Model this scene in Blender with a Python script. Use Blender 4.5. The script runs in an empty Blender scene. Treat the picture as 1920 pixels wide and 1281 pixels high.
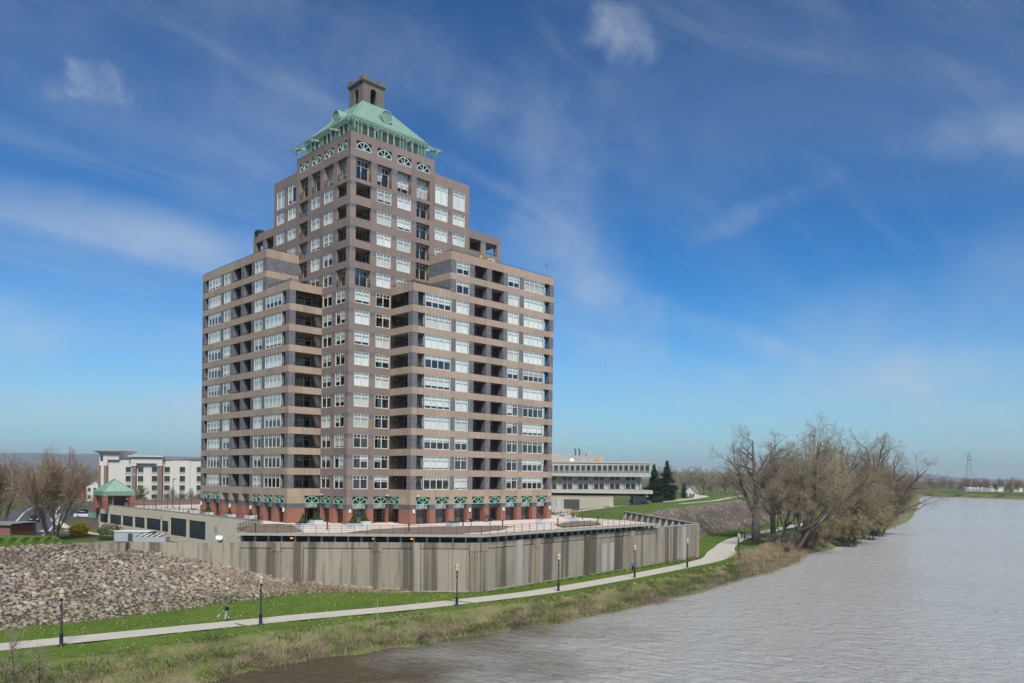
import bpy, bmesh, math, random
import numpy as np
from mathutils import Vector, Matrix

# ------------------------------------------------------------------ scene, camera, sky, sun, exposure
SC = bpy.context.scene
COL = SC.collection
R = math.radians

CAM = (-59.55, -93.14, 6.91)
cam_d = bpy.data.cameras.new("camera")
cam_d.sensor_width = 36.0
cam_d.lens = 27.55
cam_d.shift_y = 0.1317
cam_d.clip_start = 0.5
cam_d.clip_end = 60000.0
cam = bpy.data.objects.new("camera", cam_d)
COL.objects.link(cam)
_yaw = R(45.0) + 0.0090
_roll = 0.0118
_f = Vector((math.cos(_yaw), math.sin(_yaw), 0.0))
_r = Vector((_f.y, -_f.x, 0.0))
_u = Vector((0, 0, 1))
_r2 = _r * math.cos(_roll) + _u * math.sin(_roll)
_u2 = -_r * math.sin(_roll) + _u * math.cos(_roll)
m3 = Matrix((_r2, _u2, -_f)).transposed()
cam.matrix_world = Matrix.Translation(CAM) @ m3.to_4x4()
SC.camera = cam

SUN_AZ = R(-121.0)      # direction towards the sun in the ground plane (from +x)
SUN_EL = R(48.0)
world = bpy.data.worlds.new("World")
SC.world = world
world.use_nodes = True
SKY_STRENGTH = 0.075
HAZE = 0.00008


def build_sky():
    nt = world.node_tree
    nt.nodes.clear()
    N = nt.nodes.new
    L = nt.links.new

    def math_(op, a, b=None, clamp=False):
        n = N("ShaderNodeMath")
        n.operation = op
        n.use_clamp = clamp
        for i, v in enumerate((a, b)):
            if v is None:
                continue
            if isinstance(v, (int, float)):
                n.inputs[i].default_value = v
            else:
                L(v, n.inputs[i])
        return n.outputs[0]

    out = N("ShaderNodeOutputWorld")
    bg = N("ShaderNodeBackground")
    sky = N("ShaderNodeTexSky")
    sky.sky_type = 'NISHITA'
    sky.sun_disc = False
    sky.sun_elevation = SUN_EL
    sky.sun_rotation = R(90.0) - SUN_AZ
    sky.altitude = 0.0
    sky.air_density = 1.0
    sky.dust_density = 0.35
    sky.ozone_density = 1.6
    tc = N("ShaderNodeTexCoord")
    sep = N("ShaderNodeSeparateXYZ")
    L(tc.outputs["Generated"], sep.inputs[0])
    # cloud layer coordinates: direction projected on a flat layer overhead
    zz = math_('MAXIMUM', sep.outputs[2], 0.0)
    den = math_('ADD', zz, 0.16)
    px = math_('DIVIDE', sep.outputs[0], den)
    py = math_('DIVIDE', sep.outputs[1], den)
    comb = N("ShaderNodeCombineXYZ")
    L(px, comb.inputs[0])
    L(py, comb.inputs[1])

    def noise(scale, detail, rough, rot=0.0, sx=1.0, sy=1.0, off=(0, 0, 0), dist=0.0):
        mp = N("ShaderNodeMapping")
        mp.inputs["Rotation"].default_value = (0, 0, rot)
        mp.inputs["Scale"].default_value = (sx, sy, 1)
        mp.inputs["Location"].default_value = off
        L(comb.outputs[0], mp.inputs[0])
        n = N("ShaderNodeTexNoise")
        n.inputs["Scale"].default_value = scale
        n.inputs["Detail"].default_value = detail
        n.inputs["Roughness"].default_value = rough
        n.inputs["Distortion"].default_value = dist
        L(mp.outputs[0], n.inputs["Vector"])
        return n.outputs["Fac"]

    def ramp(v, lo, hi):
        n = N("ShaderNodeMapRange")
        n.interpolation_type = 'SMOOTHERSTEP'
        n.inputs["From Min"].default_value = lo
        n.inputs["From Max"].default_value = hi
        L(v, n.inputs["Value"])
        return n.outputs[0]

    broad = ramp(noise(0.55, 6, 0.55, R(20), 0.8, 1.5, (3.1, 1.7, 0), 0.6), 0.40, 0.74)
    wisp = ramp(noise(1.7, 8, 0.62, R(-12), 0.45, 1.6, (7.7, 2.2, 0), 1.1), 0.44, 0.80)
    veil = math_('MULTIPLY', broad, 0.13)
    fil = math_('MULTIPLY', wisp, 0.17)
    cov = math_('ADD', veil, fil)

    # single clouds that stand in this sky, each a soft patch round its own direction
    def patch(direction, along, w, h, edge, torn):
        d = Vector(direction).normalized()
        a = Vector(along)
        a = (a - d * a.dot(d)).normalized()
        b = d.cross(a)

        def dot(v):
            n = N("ShaderNodeVectorMath")
            n.operation = 'DOT_PRODUCT'
            n.inputs[1].default_value = v
            L(tc.outputs["Generated"], n.inputs[0])
            return n.outputs["Value"]
        da = math_('DIVIDE', dot(a), w)
        db = math_('DIVIDE', dot(b), h)
        r2 = math_('ADD', math_('MULTIPLY', da, da), math_('MULTIPLY', db, db))
        front = ramp(dot(d), 0.3, 0.6)
        n3 = N("ShaderNodeTexNoise")
        n3.inputs["Scale"].default_value = edge
        n3.inputs["Detail"].default_value = 7
        n3.inputs["Roughness"].default_value = 0.6
        L(tc.outputs["Generated"], n3.inputs["Vector"])
        v = math_('ADD', math_('SUBTRACT', 1.0, r2), math_('MULTIPLY', math_('SUBTRACT', n3.outputs["Fac"], 0.5), torn))
        return math_('MULTIPLY', math_('MULTIPLY', ramp(v, 0.0, 2.2), ramp(math_('SUBTRACT', 3.0, r2), 0.0, 2.2)), front)

    def pix(x, y):
        d = _f + _r2 * ((x - 960) / 1469.1) - _u2 * ((y - 893.3) / 1469.1)
        return d.normalized()
    soft = []
    for (px, py, dx, dy, w, hh, edge, torn, amt) in (
            (165, 155, 1, 0.1, 0.056, 0.026, 16.0, 5.0, 0.50),     # small torn cumulus
            (40, 400, 470, 85, 0.46, 0.052, 4.0, 1.8, 0.80),       # bright band on the left
            (330, 455, 470, 60, 0.20, 0.034, 6.0, 2.0, 0.55),
            (20, 620, 1, 0.1, 0.10, 0.050, 7.0, 2.5, 0.60),
            (780, 110, 1, 0.35, 0.36, 0.14, 4.5, 3.0, 0.38),       # veil above the tower
            (1160, 75, 1, 0.6, 0.058, 0.036, 13.0, 5.0, 0.42),
            (1060, 430, 0.5, 1, 0.24, 0.10, 6.0, 3.0, 0.44),       # veil right of the tower
            (1270, 590, 1, 0.35, 0.20, 0.030, 10.0, 3.5, 0.52),
            (1800, 560, 1, -0.25, 0.30, 0.090, 5.0, 2.2, 0.42),    # lilac bank on the right
            (1620, 700, 1, -0.1, 0.36, 0.045, 6.0, 2.6, 0.45),
            (1430, 390, 1, -0.45, 0.12, 0.022, 10.0, 4.0, 0.24),
            (1840, 250, 1, -0.1, 0.12, 0.035, 8.0, 3.5, 0.32),
            (250, 760, 1, 0.0, 0.36, 0.045, 6.0, 2.6, 0.45),
            (520, 300, 1, 0.3, 0.28, 0.11, 5.0, 2.6, 0.36)):
        al = pix(px + dx, py + dy) - pix(px, py)
        soft.append(math_('MULTIPLY', patch(pix(px, py), al, w, hh, edge, torn), amt))
    for extra in soft:
        # 1 - (1-a)(1-b): veils lie over one another
        cov = math_('SUBTRACT', 1.0, math_('MULTIPLY', math_('SUBTRACT', 1.0, cov), math_('SUBTRACT', 1.0, extra)))
    # thin bright air low over the ground, all round
    hz = math_('SUBTRACT', 1.0, ramp(sep.outputs[2], -0.02, 0.34))
    cov = math_('ADD', cov, math_('MULTIPLY', math_('MULTIPLY', hz, hz), 0.62), True)
    cov = math_('MULTIPLY', cov, 0.92)

    mix = N("ShaderNodeMix")
    mix.data_type = 'RGBA'
    L(cov, mix.inputs[0])
    tint = N("ShaderNodeMix")
    tint.data_type = 'RGBA'
    tint.blend_type = 'MULTIPLY'
    tint.inputs[0].default_value = 1.0
    pre = N("ShaderNodeMix")
    pre.data_type = 'RGBA'
    pre.blend_type = 'MULTIPLY'
    pre.inputs[0].default_value = 1.0
    L(sky.outputs[0], pre.inputs[6])
    pre.inputs[7].default_value = (0.122, 0.122, 0.122, 1)
    gam = N("ShaderNodeGamma")          # clear dry air: deeper blue overhead
    gam.inputs["Gamma"].default_value = 1.5
    L(pre.outputs[2], gam.inputs[0])
    L(gam.outputs[0], tint.inputs[6])
    tint.inputs[7].default_value = SKY_TINT
    L(tint.outputs[2], mix.inputs[6])
    mix.inputs[7].default_value = CLOUD
    L(mix.outputs[2], bg.inputs["Color"])
    bg.inputs["Strength"].default_value = SKY_STRENGTH
    L(bg.outputs[0], out.inputs[0])


SKY_TINT = (1.6, 6.9, 9.6, 1)
CLOUD = (4.6, 5.25, 5.9, 1)
build_sky()

sun_d = bpy.data.lights.new("sun", 'SUN')
sun_d.energy = 3.0
sun_d.angle = R(18.0)
sun_d.color = (1.0, 0.925, 0.81)
sun = bpy.data.objects.new("sun", sun_d)
COL.objects.link(sun)
_sd = Vector((math.cos(SUN_AZ) * math.cos(SUN_EL), math.sin(SUN_AZ) * math.cos(SUN_EL), math.sin(SUN_EL)))
sun.rotation_euler = _sd.to_track_quat('Z', 'Y').to_euler()

vs = SC.view_settings
vs.view_transform = 'Standard'
vs.look = 'None'
vs.exposure = 0.7
vs.gamma = 1.0
vs.use_curve_mapping = False
SC.cycles.max_bounces = 6
SC.cycles.transparent_max_bounces = 12
SC.cycles.use_denoising = True

# ------------------------------------------------------------------ materials


def lin(r, g, b):
    def f(c):
        c /= 255.0
        return c / 12.92 if c <= 0.04045 else ((c + 0.055) / 1.055) ** 2.4
    return (f(r), f(g), f(b))


class NT:
    def __init__(s, name):
        s.m = bpy.data.materials.new(name)
        s.m.use_nodes = True
        s.t = s.m.node_tree
        s.b = s.t.nodes["Principled BSDF"]
        s.out = s.t.nodes["Material Output"]

    def n(s, kind, **kw):
        o = s.t.nodes.new(kind)
        for k, v in kw.items():
            setattr(o, k, v)
        return o

    def l(s, a, b):
        s.t.links.new(a, b)

    def pos(s, scale=(1, 1, 1), rot=(0, 0, 0)):
        g = s.n("ShaderNodeNewGeometry")
        mp = s.n("ShaderNodeMapping")
        mp.inputs["Scale"].default_value = scale
        mp.inputs["Rotation"].default_value = rot
        s.l(g.outputs["Position"], mp.inputs[0])
        return mp.outputs[0]

    def noise(s, vec, scale, detail=4, rough=0.55, dist=0.0):
        n = s.n("ShaderNodeTexNoise")
        n.inputs["Scale"].default_value = scale
        n.inputs["Detail"].default_value = detail
        n.inputs["Roughness"].default_value = rough
        n.inputs["Distortion"].default_value = dist
        s.l(vec, n.inputs["Vector"])
        return n.outputs["Fac"]

    def ramp(s, v, lo, hi):
        n = s.n("ShaderNodeMapRange")
        n.inputs["From Min"].default_value = lo
        n.inputs["From Max"].default_value = hi
        s.l(v, n.inputs["Value"])
        return n.outputs[0]

    def mix(s, fac, a, b, mode='MIX'):
        n = s.n("ShaderNodeMix")
        n.data_type = 'RGBA'
        n.blend_type = mode
        for i, v in ((0, fac), (6, a), (7, b)):
            if isinstance(v, (int, float)):
                n.inputs[i].default_value = v
            elif isinstance(v, tuple):
                n.inputs[i].default_value = (*v, 1) if len(v) == 3 else v
            else:
                s.l(v, n.inputs[i])
        return n.outputs[2]

    def math(s, op, a, b=None):
        n = s.n("ShaderNodeMath")
        n.operation = op
        for i, v in enumerate((a, b)):
            if v is None:
                continue
            if isinstance(v, (int, float)):
                n.inputs[i].default_value = v
            else:
                s.l(v, n.inputs[i])
        return n.outputs[0]

    def bump(s, h, strength=0.3, dist=0.05):
        n = s.n("ShaderNodeBump")
        n.inputs["Strength"].default_value = strength
        n.inputs["Distance"].default_value = dist
        s.l(h, n.inputs["Height"])
        s.l(n.outputs[0], s.b.inputs["Normal"])

    def col(s, c):
        if isinstance(c, tuple):
            s.b.inputs["Base Color"].default_value = (*c, 1)
        else:
            s.l(c, s.b.inputs["Base Color"])


MAT = {}


def simple(name, c, rough=0.7, var=0.12, scale=1.5, metal=0.0, bump=0.0, objvar=0.0, spec=0.4, island=0.0):
    """A plain surface with slight uneven tone."""
    t = NT(name)
    v = t.noise(t.pos(), scale, 5, 0.6)
    lo = tuple(x * (1 - var) for x in c)
    hi = tuple(min(1, x * (1 + var)) for x in c)
    k = t.mix(v, lo, hi)
    if objvar:
        oi = t.n("ShaderNodeObjectInfo")
        k = t.mix(1.0, k, t.mix(oi.outputs["Random"], (1 - objvar,) * 3, (1 + objvar,) * 3), 'MULTIPLY')
    if island:
        g = t.n("ShaderNodeNewGeometry")
        k = t.mix(1.0, k, t.mix(g.outputs["Random Per Island"], (1 - island,) * 3, (1 + island,) * 3), 'MULTIPLY')
    t.col(k)
    t.b.inputs["Roughness"].default_value = rough
    t.b.inputs["Metallic"].default_value = metal
    t.b.inputs["Specular IOR Level"].default_value = spec
    if bump:
        t.bump(t.noise(t.pos(), scale * 6, 4, 0.6), bump, 0.05)
    MAT[name] = t.m
    return t.m


def precast(name, c, objvar=0.10):
    t = NT(name)
    a = t.noise(t.pos((1, 1, 0.25)), 0.8, 6, 0.65)
    s = t.noise(t.pos((3.0, 3.0, 0.15)), 1.0, 4, 0.6)
    g = t.noise(t.pos(), 14.0, 3, 0.7)
    k = t.mix(a, tuple(x * 0.86 for x in c), tuple(x * 1.12 for x in c))
    k = t.mix(t.math('MULTIPLY', t.ramp(s, 0.52, 0.74), 0.50), k, tuple(x * 0.50 for x in c))
    k = t.mix(t.math('MULTIPLY', g, 0.16), k, tuple(x * 1.35 for x in c))
    oi = t.n("ShaderNodeObjectInfo")
    k = t.mix(1.0, k, t.mix(oi.outputs["Random"], (1 - objvar, 1 - objvar, 1 - objvar), (1 + objvar, 1 + objvar * .8, 1 + objvar * .6)), 'MULTIPLY')
    t.col(k)
    t.b.inputs["Roughness"].default_value = 0.85
    t.b.inputs["Specular IOR Level"].default_value = 0.25
    t.bump(g, 0.12, 0.02)
    MAT[name] = t.m


def brick(name, c, mortar, objvar=0.05, scale=1.0):
    t = NT(name)
    # courses run along whichever way the wall runs: x+y works for both wall directions
    g = t.n("ShaderNodeNewGeometry")
    sp = t.n("ShaderNodeSeparateXYZ")
    t.l(g.outputs["Position"], sp.inputs[0])
    cb = t.n("ShaderNodeCombineXYZ")
    t.l(t.math('ADD', sp.outputs[0], sp.outputs[1]), cb.inputs[0])
    t.l(sp.outputs[2], cb.inputs[1])
    b = t.n("ShaderNodeTexBrick")
    b.inputs["Scale"].default_value = scale
    b.inputs["Brick Width"].default_value = 0.40
    b.inputs["Row Height"].default_value = 0.10
    b.inputs["Mortar Size"].default_value = 0.012
    b.inputs["Color1"].default_value = (*[x * 0.72 for x in c], 1)
    b.inputs["Color2"].default_value = (*[x * 1.30 for x in c], 1)
    b.inputs["Mortar"].default_value = (*mortar, 1)
    t.l(cb.outputs[0], b.inputs["Vector"])
    v = t.noise(t.pos((1, 1, 0.4)), 1.3, 5, 0.65)
    k = t.mix(1.0, b.outputs["Color"], t.mix(v, (0.72,) * 3, (1.3,) * 3), 'MULTIPLY')
    t.col(k)
    t.b.inputs["Roughness"].default_value = 0.85
    t.b.inputs["Specular IOR Level"].default_value = 0.25
    t.bump(b.outputs["Fac"], 0.25, -0.01)
    MAT[name] = t.m


def glass(name, tint, refl, rlo=0.0):
    t = NT(name)
    tr = t.n("ShaderNodeBsdfTransparent")
    tr.inputs[0].default_value = (*tint, 1)
    gl = t.n("ShaderNodeBsdfGlossy")
    gl.inputs["Color"].default_value = (0.93, 0.96, 0.96, 1)
    gl.inputs["Roughness"].default_value = 0.02
    wob = t.noise(t.pos(), 0.9, 2, 0.5)
    bn = t.n("ShaderNodeBump")
    bn.inputs["Strength"].default_value = 0.05
    bn.inputs["Distance"].default_value = 0.05
    t.l(wob, bn.inputs["Height"])
    t.l(bn.outputs[0], gl.inputs["Normal"])
    lw = t.n("ShaderNodeLayerWeight")
    lw.inputs["Blend"].default_value = 0.25
    oi = t.n("ShaderNodeObjectInfo")
    f = t.math('ADD', t.math('MULTIPLY', lw.outputs["Facing"], 0.22), t.math('ADD', t.math('MULTIPLY', oi.outputs["Random"], rlo), refl))
    mx = t.n("ShaderNodeMixShader")
    t.l(f, mx.inputs[0])
    t.l(tr.outputs[0], mx.inputs[1])
    t.l(gl.outputs[0], mx.inputs[2])
    t.l(mx.outputs[0], t.out.inputs[0])
    MAT[name] = t.m


precast('precast_tan', (0.350, 0.272, 0.210))
precast('precast_mauve', (0.222, 0.178, 0.156))
precast('precast_mauve_smooth', (0.240, 0.196, 0.168))
brick('grey_brick', (0.135, 0.135, 0.145), (0.16, 0.16, 0.165))
brick('red_brick', (0.235, 0.092, 0.068), (0.20, 0.12, 0.10))
simple('red_granite', (0.270, 0.118, 0.086), 0.6, 0.16, 2.5, objvar=0.07)
simple('grey_granite', (0.105, 0.110, 0.110), 0.6, 0.22, 5.0, objvar=0.05)
simple('window_white', (0.62, 0.61, 0.55), 0.5, 0.05, 2.0)
simple('frame_dark', (0.075, 0.072, 0.066), 0.5, 0.1, 3.0)
simple('frame_grey', (0.34, 0.335, 0.31), 0.5, 0.1, 3.0)
simple('rail_black', (0.030, 0.027, 0.025), 0.5, 0.2, 3.0)
simple('rail_brown', (0.075, 0.050, 0.038), 0.6, 0.2, 3.0)
simple('arch_green', (0.205, 0.455, 0.345), 0.55, 0.08, 3.0)
simple('arch_pale', (0.46, 0.58, 0.52), 0.55, 0.08, 3.0)
simple('copper_green', (0.160, 0.275, 0.210), 0.55, 0.28, 1.6)
simple('copper_light', (0.265, 0.385, 0.325), 0.5, 0.24, 1.6)
simple('louver_dark', (0.050, 0.066, 0.056), 0.6, 0.2, 2.0)
simple('panel_white', (0.50, 0.48, 0.46), 0.5, 0.06, 2.0)
simple('blind_white', (0.80, 0.80, 0.75), 0.8, 0.05, 1.0, objvar=0.10)
simple('curtain_cream', (0.62, 0.61, 0.55), 0.9, 0.10, 3.0, objvar=0.15)
simple('interior', (0.16, 0.135, 0.115), 0.9, 0.15, 0.7)
simple('soffit', (0.30, 0.26, 0.215), 0.9, 0.1, 1.0)
simple('roof_grey', (0.22, 0.21, 0.20), 0.9, 0.2, 0.8)
simple('lamp_white', (0.70, 0.72, 0.66), 0.4, 0.04, 2.0)
glass('glass_bright', (0.93, 0.96, 0.95), 0.07, 0.09)
glass('glass_dark', (0.42, 0.46, 0.45), 0.10, 0.08)
glass('glass_store', (0.30, 0.33, 0.33), 0.10, 0.06)

# ------------------------------------------------------------------ mesh helpers


def link(o, parent=None):
    COL.objects.link(o)
    if parent is not None:
        o.parent = parent
    return o


def tag(o, label=None, cat=None, group=None, kind=None):
    if label:
        o["label"] = label
    if cat:
        o["category"] = cat
    if group:
        o["group"] = group
    if kind:
        o["kind"] = kind
    return o


def empty(name, loc=(0, 0, 0), rz=0.0, parent=None):
    o = bpy.data.objects.new(name, None)
    o.location = loc
    o.rotation_euler = (0, 0, rz)
    o.empty_display_size = 0.5
    return link(o, parent)


class MB:
    """collects boxes, bars, tubes and sheets for one mesh"""

    def __init__(s):
        s.v = []
        s.f = []

    def box(s, x0, x1, y0, y1, z0, z1):
        b = len(s.v)
        s.v += [(x0, y0, z0), (x1, y0, z0), (x1, y1, z0), (x0, y1, z0), (x0, y0, z1), (x1, y0, z1), (x1, y1, z1), (x0, y1, z1)]
        s.f += [(b, b + 3, b + 2, b + 1), (b + 4, b + 5, b + 6, b + 7), (b, b + 1, b + 5, b + 4), (b + 1, b + 2, b + 6, b + 5), (b + 2, b + 3, b + 7, b + 6), (b + 3, b, b + 4, b + 7)]
        return s

    def poly(s, pts):
        b = len(s.v)
        s.v += [tuple(p) for p in pts]
        s.f.append(tuple(range(b, b + len(pts))))
        return s

    def bar(s, p, q, w, h=None, up=(0, 0, 1)):
        """square bar from p to q"""
        h = h or w
        p = Vector(p)
        q = Vector(q)
        d = (q - p).normalized()
        u = Vector(up)
        if abs(d.dot(u)) > 0.98:
            u = Vector((1, 0, 0))
        a = d.cross(u).normalized()
        c = a.cross(d).normalized()
        b = len(s.v)
        for e in (p, q):
            for i, j in ((-1, -1), (1, -1), (1, 1), (-1, 1)):
                s.v.append(tuple(e + a * (i * w / 2) + c * (j * h / 2)))
        s.f += [(b, b + 1, b + 2, b + 3), (b + 7, b + 6, b + 5, b + 4)]
        for i in range(4):
            j = (i + 1) % 4
            s.f.append((b + i, b + 4 + i, b + 4 + j, b + j))
        return s

    def tube(s, pts, rad, n=8, cap=True):
        pts = [Vector(p) for p in pts]
        if isinstance(rad, (int, float)):
            rad = [rad] * len(pts)
        b = len(s.v)
        prev = None
        for i, p in enumerate(pts):
            d = (pts[min(i + 1, len(pts) - 1)] - pts[max(i - 1, 0)]).normalized()
            u = Vector((0, 0, 1)) if abs(d.z) < 0.95 else Vector((1, 0, 0))
            a = d.cross(u).normalized()
            if prev is not None and a.dot(prev) < 0:
                a = -a
            prev = a
            c = d.cross(a)
            for k in range(n):
                t = 2 * math.pi * k / n
                s.v.append(tuple(p + (a * math.cos(t) + c * math.sin(t)) * rad[i]))
        for i in range(len(pts) - 1):
            for k in range(n):
                k2 = (k + 1) % n
                s.f.append((b + i * n + k, b + i * n + k2, b + (i + 1) * n + k2, b + (i + 1) * n + k))
        if cap:
            s.f.append(tuple(b + k for k in range(n)))
            s.f.append(tuple(b + (len(pts) - 1) * n + k for k in range(n)))
        return s

    def lathe(s, prof, n=16, c=(0, 0, 0)):
        b = len(s.v)
        for r, z in prof:
            for k in range(n):
                t = 2 * math.pi * k / n
                s.v.append((c[0] + r * math.cos(t), c[1] + r * math.sin(t), c[2] + z))
        for i in range(len(prof) - 1):
            for k in range(n):
                k2 = (k + 1) % n
                s.f.append((b + i * n + k, b + i * n + k2, b + (i + 1) * n + k2, b + (i + 1) * n + k))
        s.f.append(tuple(b + k for k in range(n)))
        s.f.append(tuple(b + (len(prof) - 1) * n + k for k in range(n)))
        return s

    def mesh(s, name):
        me = bpy.data.meshes.new(name)
        me.from_pydata(s.v, [], s.f)
        me.update()
        return me

    def build(s, name, mat, parent=None, loc=(0, 0, 0), rz=0.0, smooth=False):
        me = s.mesh(name)
        me.materials.append(MAT[mat])
        if smooth:
            me.polygons.foreach_set('use_smooth', [True] * len(me.polygons))
        o = bpy.data.objects.new(name, me)
        o.location = loc
        o.rotation_euler = (0, 0, rz)
        return link(o, parent)


def fast_mesh(name, verts, quads, mat, smooth=False):
    verts = np.asarray(verts, dtype=np.float32).reshape(-1, 3)
    quads = np.asarray(quads, dtype=np.int32)
    k = quads.shape[1]
    me = bpy.data.meshes.new(name)
    me.vertices.add(len(verts))
    me.vertices.foreach_set('co', verts.ravel())
    me.loops.add(quads.size)
    me.loops.foreach_set('vertex_index', quads.ravel())
    me.polygons.add(len(quads))
    me.polygons.foreach_set('loop_start', np.arange(0, quads.size, k, dtype=np.int32))
    me.polygons.foreach_set('loop_total', np.full(len(quads), k, dtype=np.int32))
    if smooth:
        me.polygons.foreach_set('use_smooth', np.ones(len(quads), dtype=bool))
    me.update(calc_edges=True)
    me.materials.append(MAT[mat])
    return me


_boxcache = {}


def cbox(name, mat, ext, parent, pos0=(0, 0, 0)):
    """a box part; alike boxes share their mesh"""
    x0, x1, y0, y1, z0, z1 = ext
    key = (mat, round(x1 - x0, 3), round(y1 - y0, 3), round(z1 - z0, 3))
    me = _boxcache.get(key)
    if me is None:
        b = MB().box(-(x1 - x0) / 2, (x1 - x0) / 2, -(y1 - y0) / 2, (y1 - y0) / 2, -(z1 - z0) / 2, (z1 - z0) / 2)
        me = b.mesh(name)
        me.materials.append(MAT[mat])
        _boxcache[key] = me
    o = bpy.data.objects.new(name, me)
    o.location = ((x0 + x1) / 2, (y0 + y1) / 2, (z0 + z1) / 2)
    return link(o, parent)


_mcache = {}


def cmesh(key, mat, fn):
    me = _mcache.get((key, mat))
    if me is None:
        b = MB()
        fn(b)
        me = b.mesh(str(key[0]))
        me.materials.append(MAT[mat])
        _mcache[(key, mat)] = me
    return me


def inst(name, me, parent, loc, rz=0.0):
    o = bpy.data.objects.new(name, me)
    o.location = loc
    o.rotation_euler = (0, 0, rz)
    return link(o, parent)
# ------------------------------------------------------------------ the apartment tower
rnd = random.Random(7)
WB = 3.5                      # bay
UB, UA, AV = 7.02, 13.86, 5.20  # wing corner, taller wing corner, wing projection
UE = 36.05
U4, U6, U8 = 14.79, 21.78, 28.67
ZT, Z1, Z2, ZA, ZB = 54.50, 52.60, 45.78, 39.75, 33.88
SILL = [4.86 + 2.885 * k for k in range(12)] + [39.60, 42.65, 45.75, 48.15]
HEAD = [s + 1.93 for s in SILL[:12]] + [41.45, 44.50, 47.60, 51.10]
OPW = 2.48

tower = empty('apartment_tower')
tag(tower, 'tall stepped brown apartment tower with green pyramid roof and grid of white windows', 'apartment building')


def E(m, u0, u1, v0, v1, z0, z1):
    """box extents; m=1 mirrors the right half of the building on to the left"""
    return (u0, u1, v0, v1, z0, z1) if not m else (v0, v1, u0, u1, z0, z1)


def P(m, u, v, z):
    return (u, v, z) if not m else (v, u, z)


def bx(m, name, mat, u0, u1, v0, v1, z0, z1, parent=tower):
    return cbox(name, mat, E(m, u0, u1, v0, v1, z0, z1), parent)


def frame_fn(w, h, n, tr):
    def fn(b):
        e = 0.085
        b.box(-w / 2, w / 2, -0.03, 0.07, 0, e + 0.02)
        b.box(-w / 2, w / 2, -0.03, 0.07, h - e, h)
        b.box(-w / 2, -w / 2 + e, -0.03, 0.07, e + 0.02, h - e)
        b.box(w / 2 - e, w / 2, -0.03, 0.07, e + 0.02, h - e)
        sw = (w - 2 * e) / n
        zt = h * tr
        for i in range(n):
            x0 = -w / 2 + e + i * sw
            if i:
                b.box(x0 - 0.05, x0 + 0.05, -0.025, 0.065, e + 0.02, h - e)
            b.box(x0 + (0.05 if i else 0), x0 + sw - (0.05 if i < n - 1 else 0), -0.015, 0.06, zt - 0.035, zt + 0.035)
            b.box(x0 + sw / 2 - 0.03, x0 + sw / 2 + 0.03, -0.01, 0.055, zt + 0.035, h - e)
    return fn


def pane_fn(x0, x1, h):
    def fn(b):
        b.poly([(x0, 0, 0.1), (x1, 0, 0.1), (x1, 0, h - 0.08), (x0, 0, h - 0.08)])
    return fn


def blind_fn(w, h, z0):
    def fn(b):
        # slightly folded sheet, so it catches light like cloth
        n = max(6, int(w / 0.22))
        xs = [-w / 2 + w * i / n for i in range(n + 1)]
        for i in range(n):
            y0 = 0.03 * (i % 2)
            y1 = 0.03 * ((i + 1) % 2)
            b.poly([(xs[i], y0, z0), (xs[i + 1], y1, z0), (xs[i + 1], y1, h), (xs[i], y0, h)])
    return fn


def window(m, face_v, u0, u1, z0, z1, n=2, inset=0.10, fmat='window_white', gl='glass_bright', shade=None, tr=0.73, cover=None):
    """a window in a wall that faces -v (mirrored: faces -u); frame mesh with panes and blind as its children"""
    w = u1 - u0
    h = z1 - z0
    rz = -math.pi / 2 if m else 0.0
    fm = cmesh(('window', round(w, 2), round(h, 2), n, tr), fmat, frame_fn(w, h, n, tr))
    o = inst('window', fm, tower, P(m, (u0 + u1) / 2, face_v + inset, z0), rz)
    if not m:
        sw = w / n
        for i in range(n):
            pm = cmesh(('pane', round(w, 2), round(h, 2), n, i), gl, pane_fn(-w / 2 + i * sw + 0.01, -w / 2 + (i + 1) * sw - 0.01, h))
            inst('pane', pm, o, (0, 0.03, 0))
    else:
        pm = cmesh(('glass', round(w, 2), round(h, 2)), gl, pane_fn(-w / 2 + 0.02, w / 2 - 0.02, h))
        inst('glass', pm, o, (0, 0.03, 0))
    if shade is None:
        shade = rnd.choice((1.0, 1.0, 1.0, 0.6, 0.45, 0.0))
    if shade > 0.05:
        half = n == 2 and shade < 0.95 and rnd.random() < 0.35
        bw = w * (0.5 if half else 0.98)
        bm = cmesh(('blind', round(bw, 2), round(h, 2), round(shade, 1)), cover or rnd.choice(('blind_white', 'blind_white', 'curtain_cream')),
                   blind_fn(bw, h - 0.03, h * (1 - shade) + 0.06))
        inst('blind', bm, o, ((rnd.choice((-1, 1)) * w * 0.24) if half else 0, 0.16, 0))
    return o


def railing(m, v, u0, u1, z0, h, bars, mat='rail_black', post=1.2, name='railing'):
    def fn(b):
        w = u1 - u0
        for i in range(bars):
            z = h * (i + 1) / bars
            t = 0.03 if i < bars - 1 else 0.045
            b.box(-w / 2, w / 2, -t / 2, t / 2, z - t, z)
        n = max(1, int(w / post))
        for i in range(n + 1):
            x = -w / 2 + w * i / n
            b.box(x - 0.02, x + 0.02, -0.021, 0.021, 0, h + 0.01)
    me = cmesh(('railing', round(u1 - u0, 2), round(h, 2), bars, round(post, 2)), mat, fn)
    return inst(name, me, tower, P(m, (u0 + u1) / 2, v, z0), -math.pi / 2 if m else 0)


def side_railing(m, u, v0, v1, z0, h, bars, mat='rail_black', post=1.2):
    """railing that runs the other way (along v)"""
    return railing(1 - m, u, v0, v1, z0, h, bars, mat, post)


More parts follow.
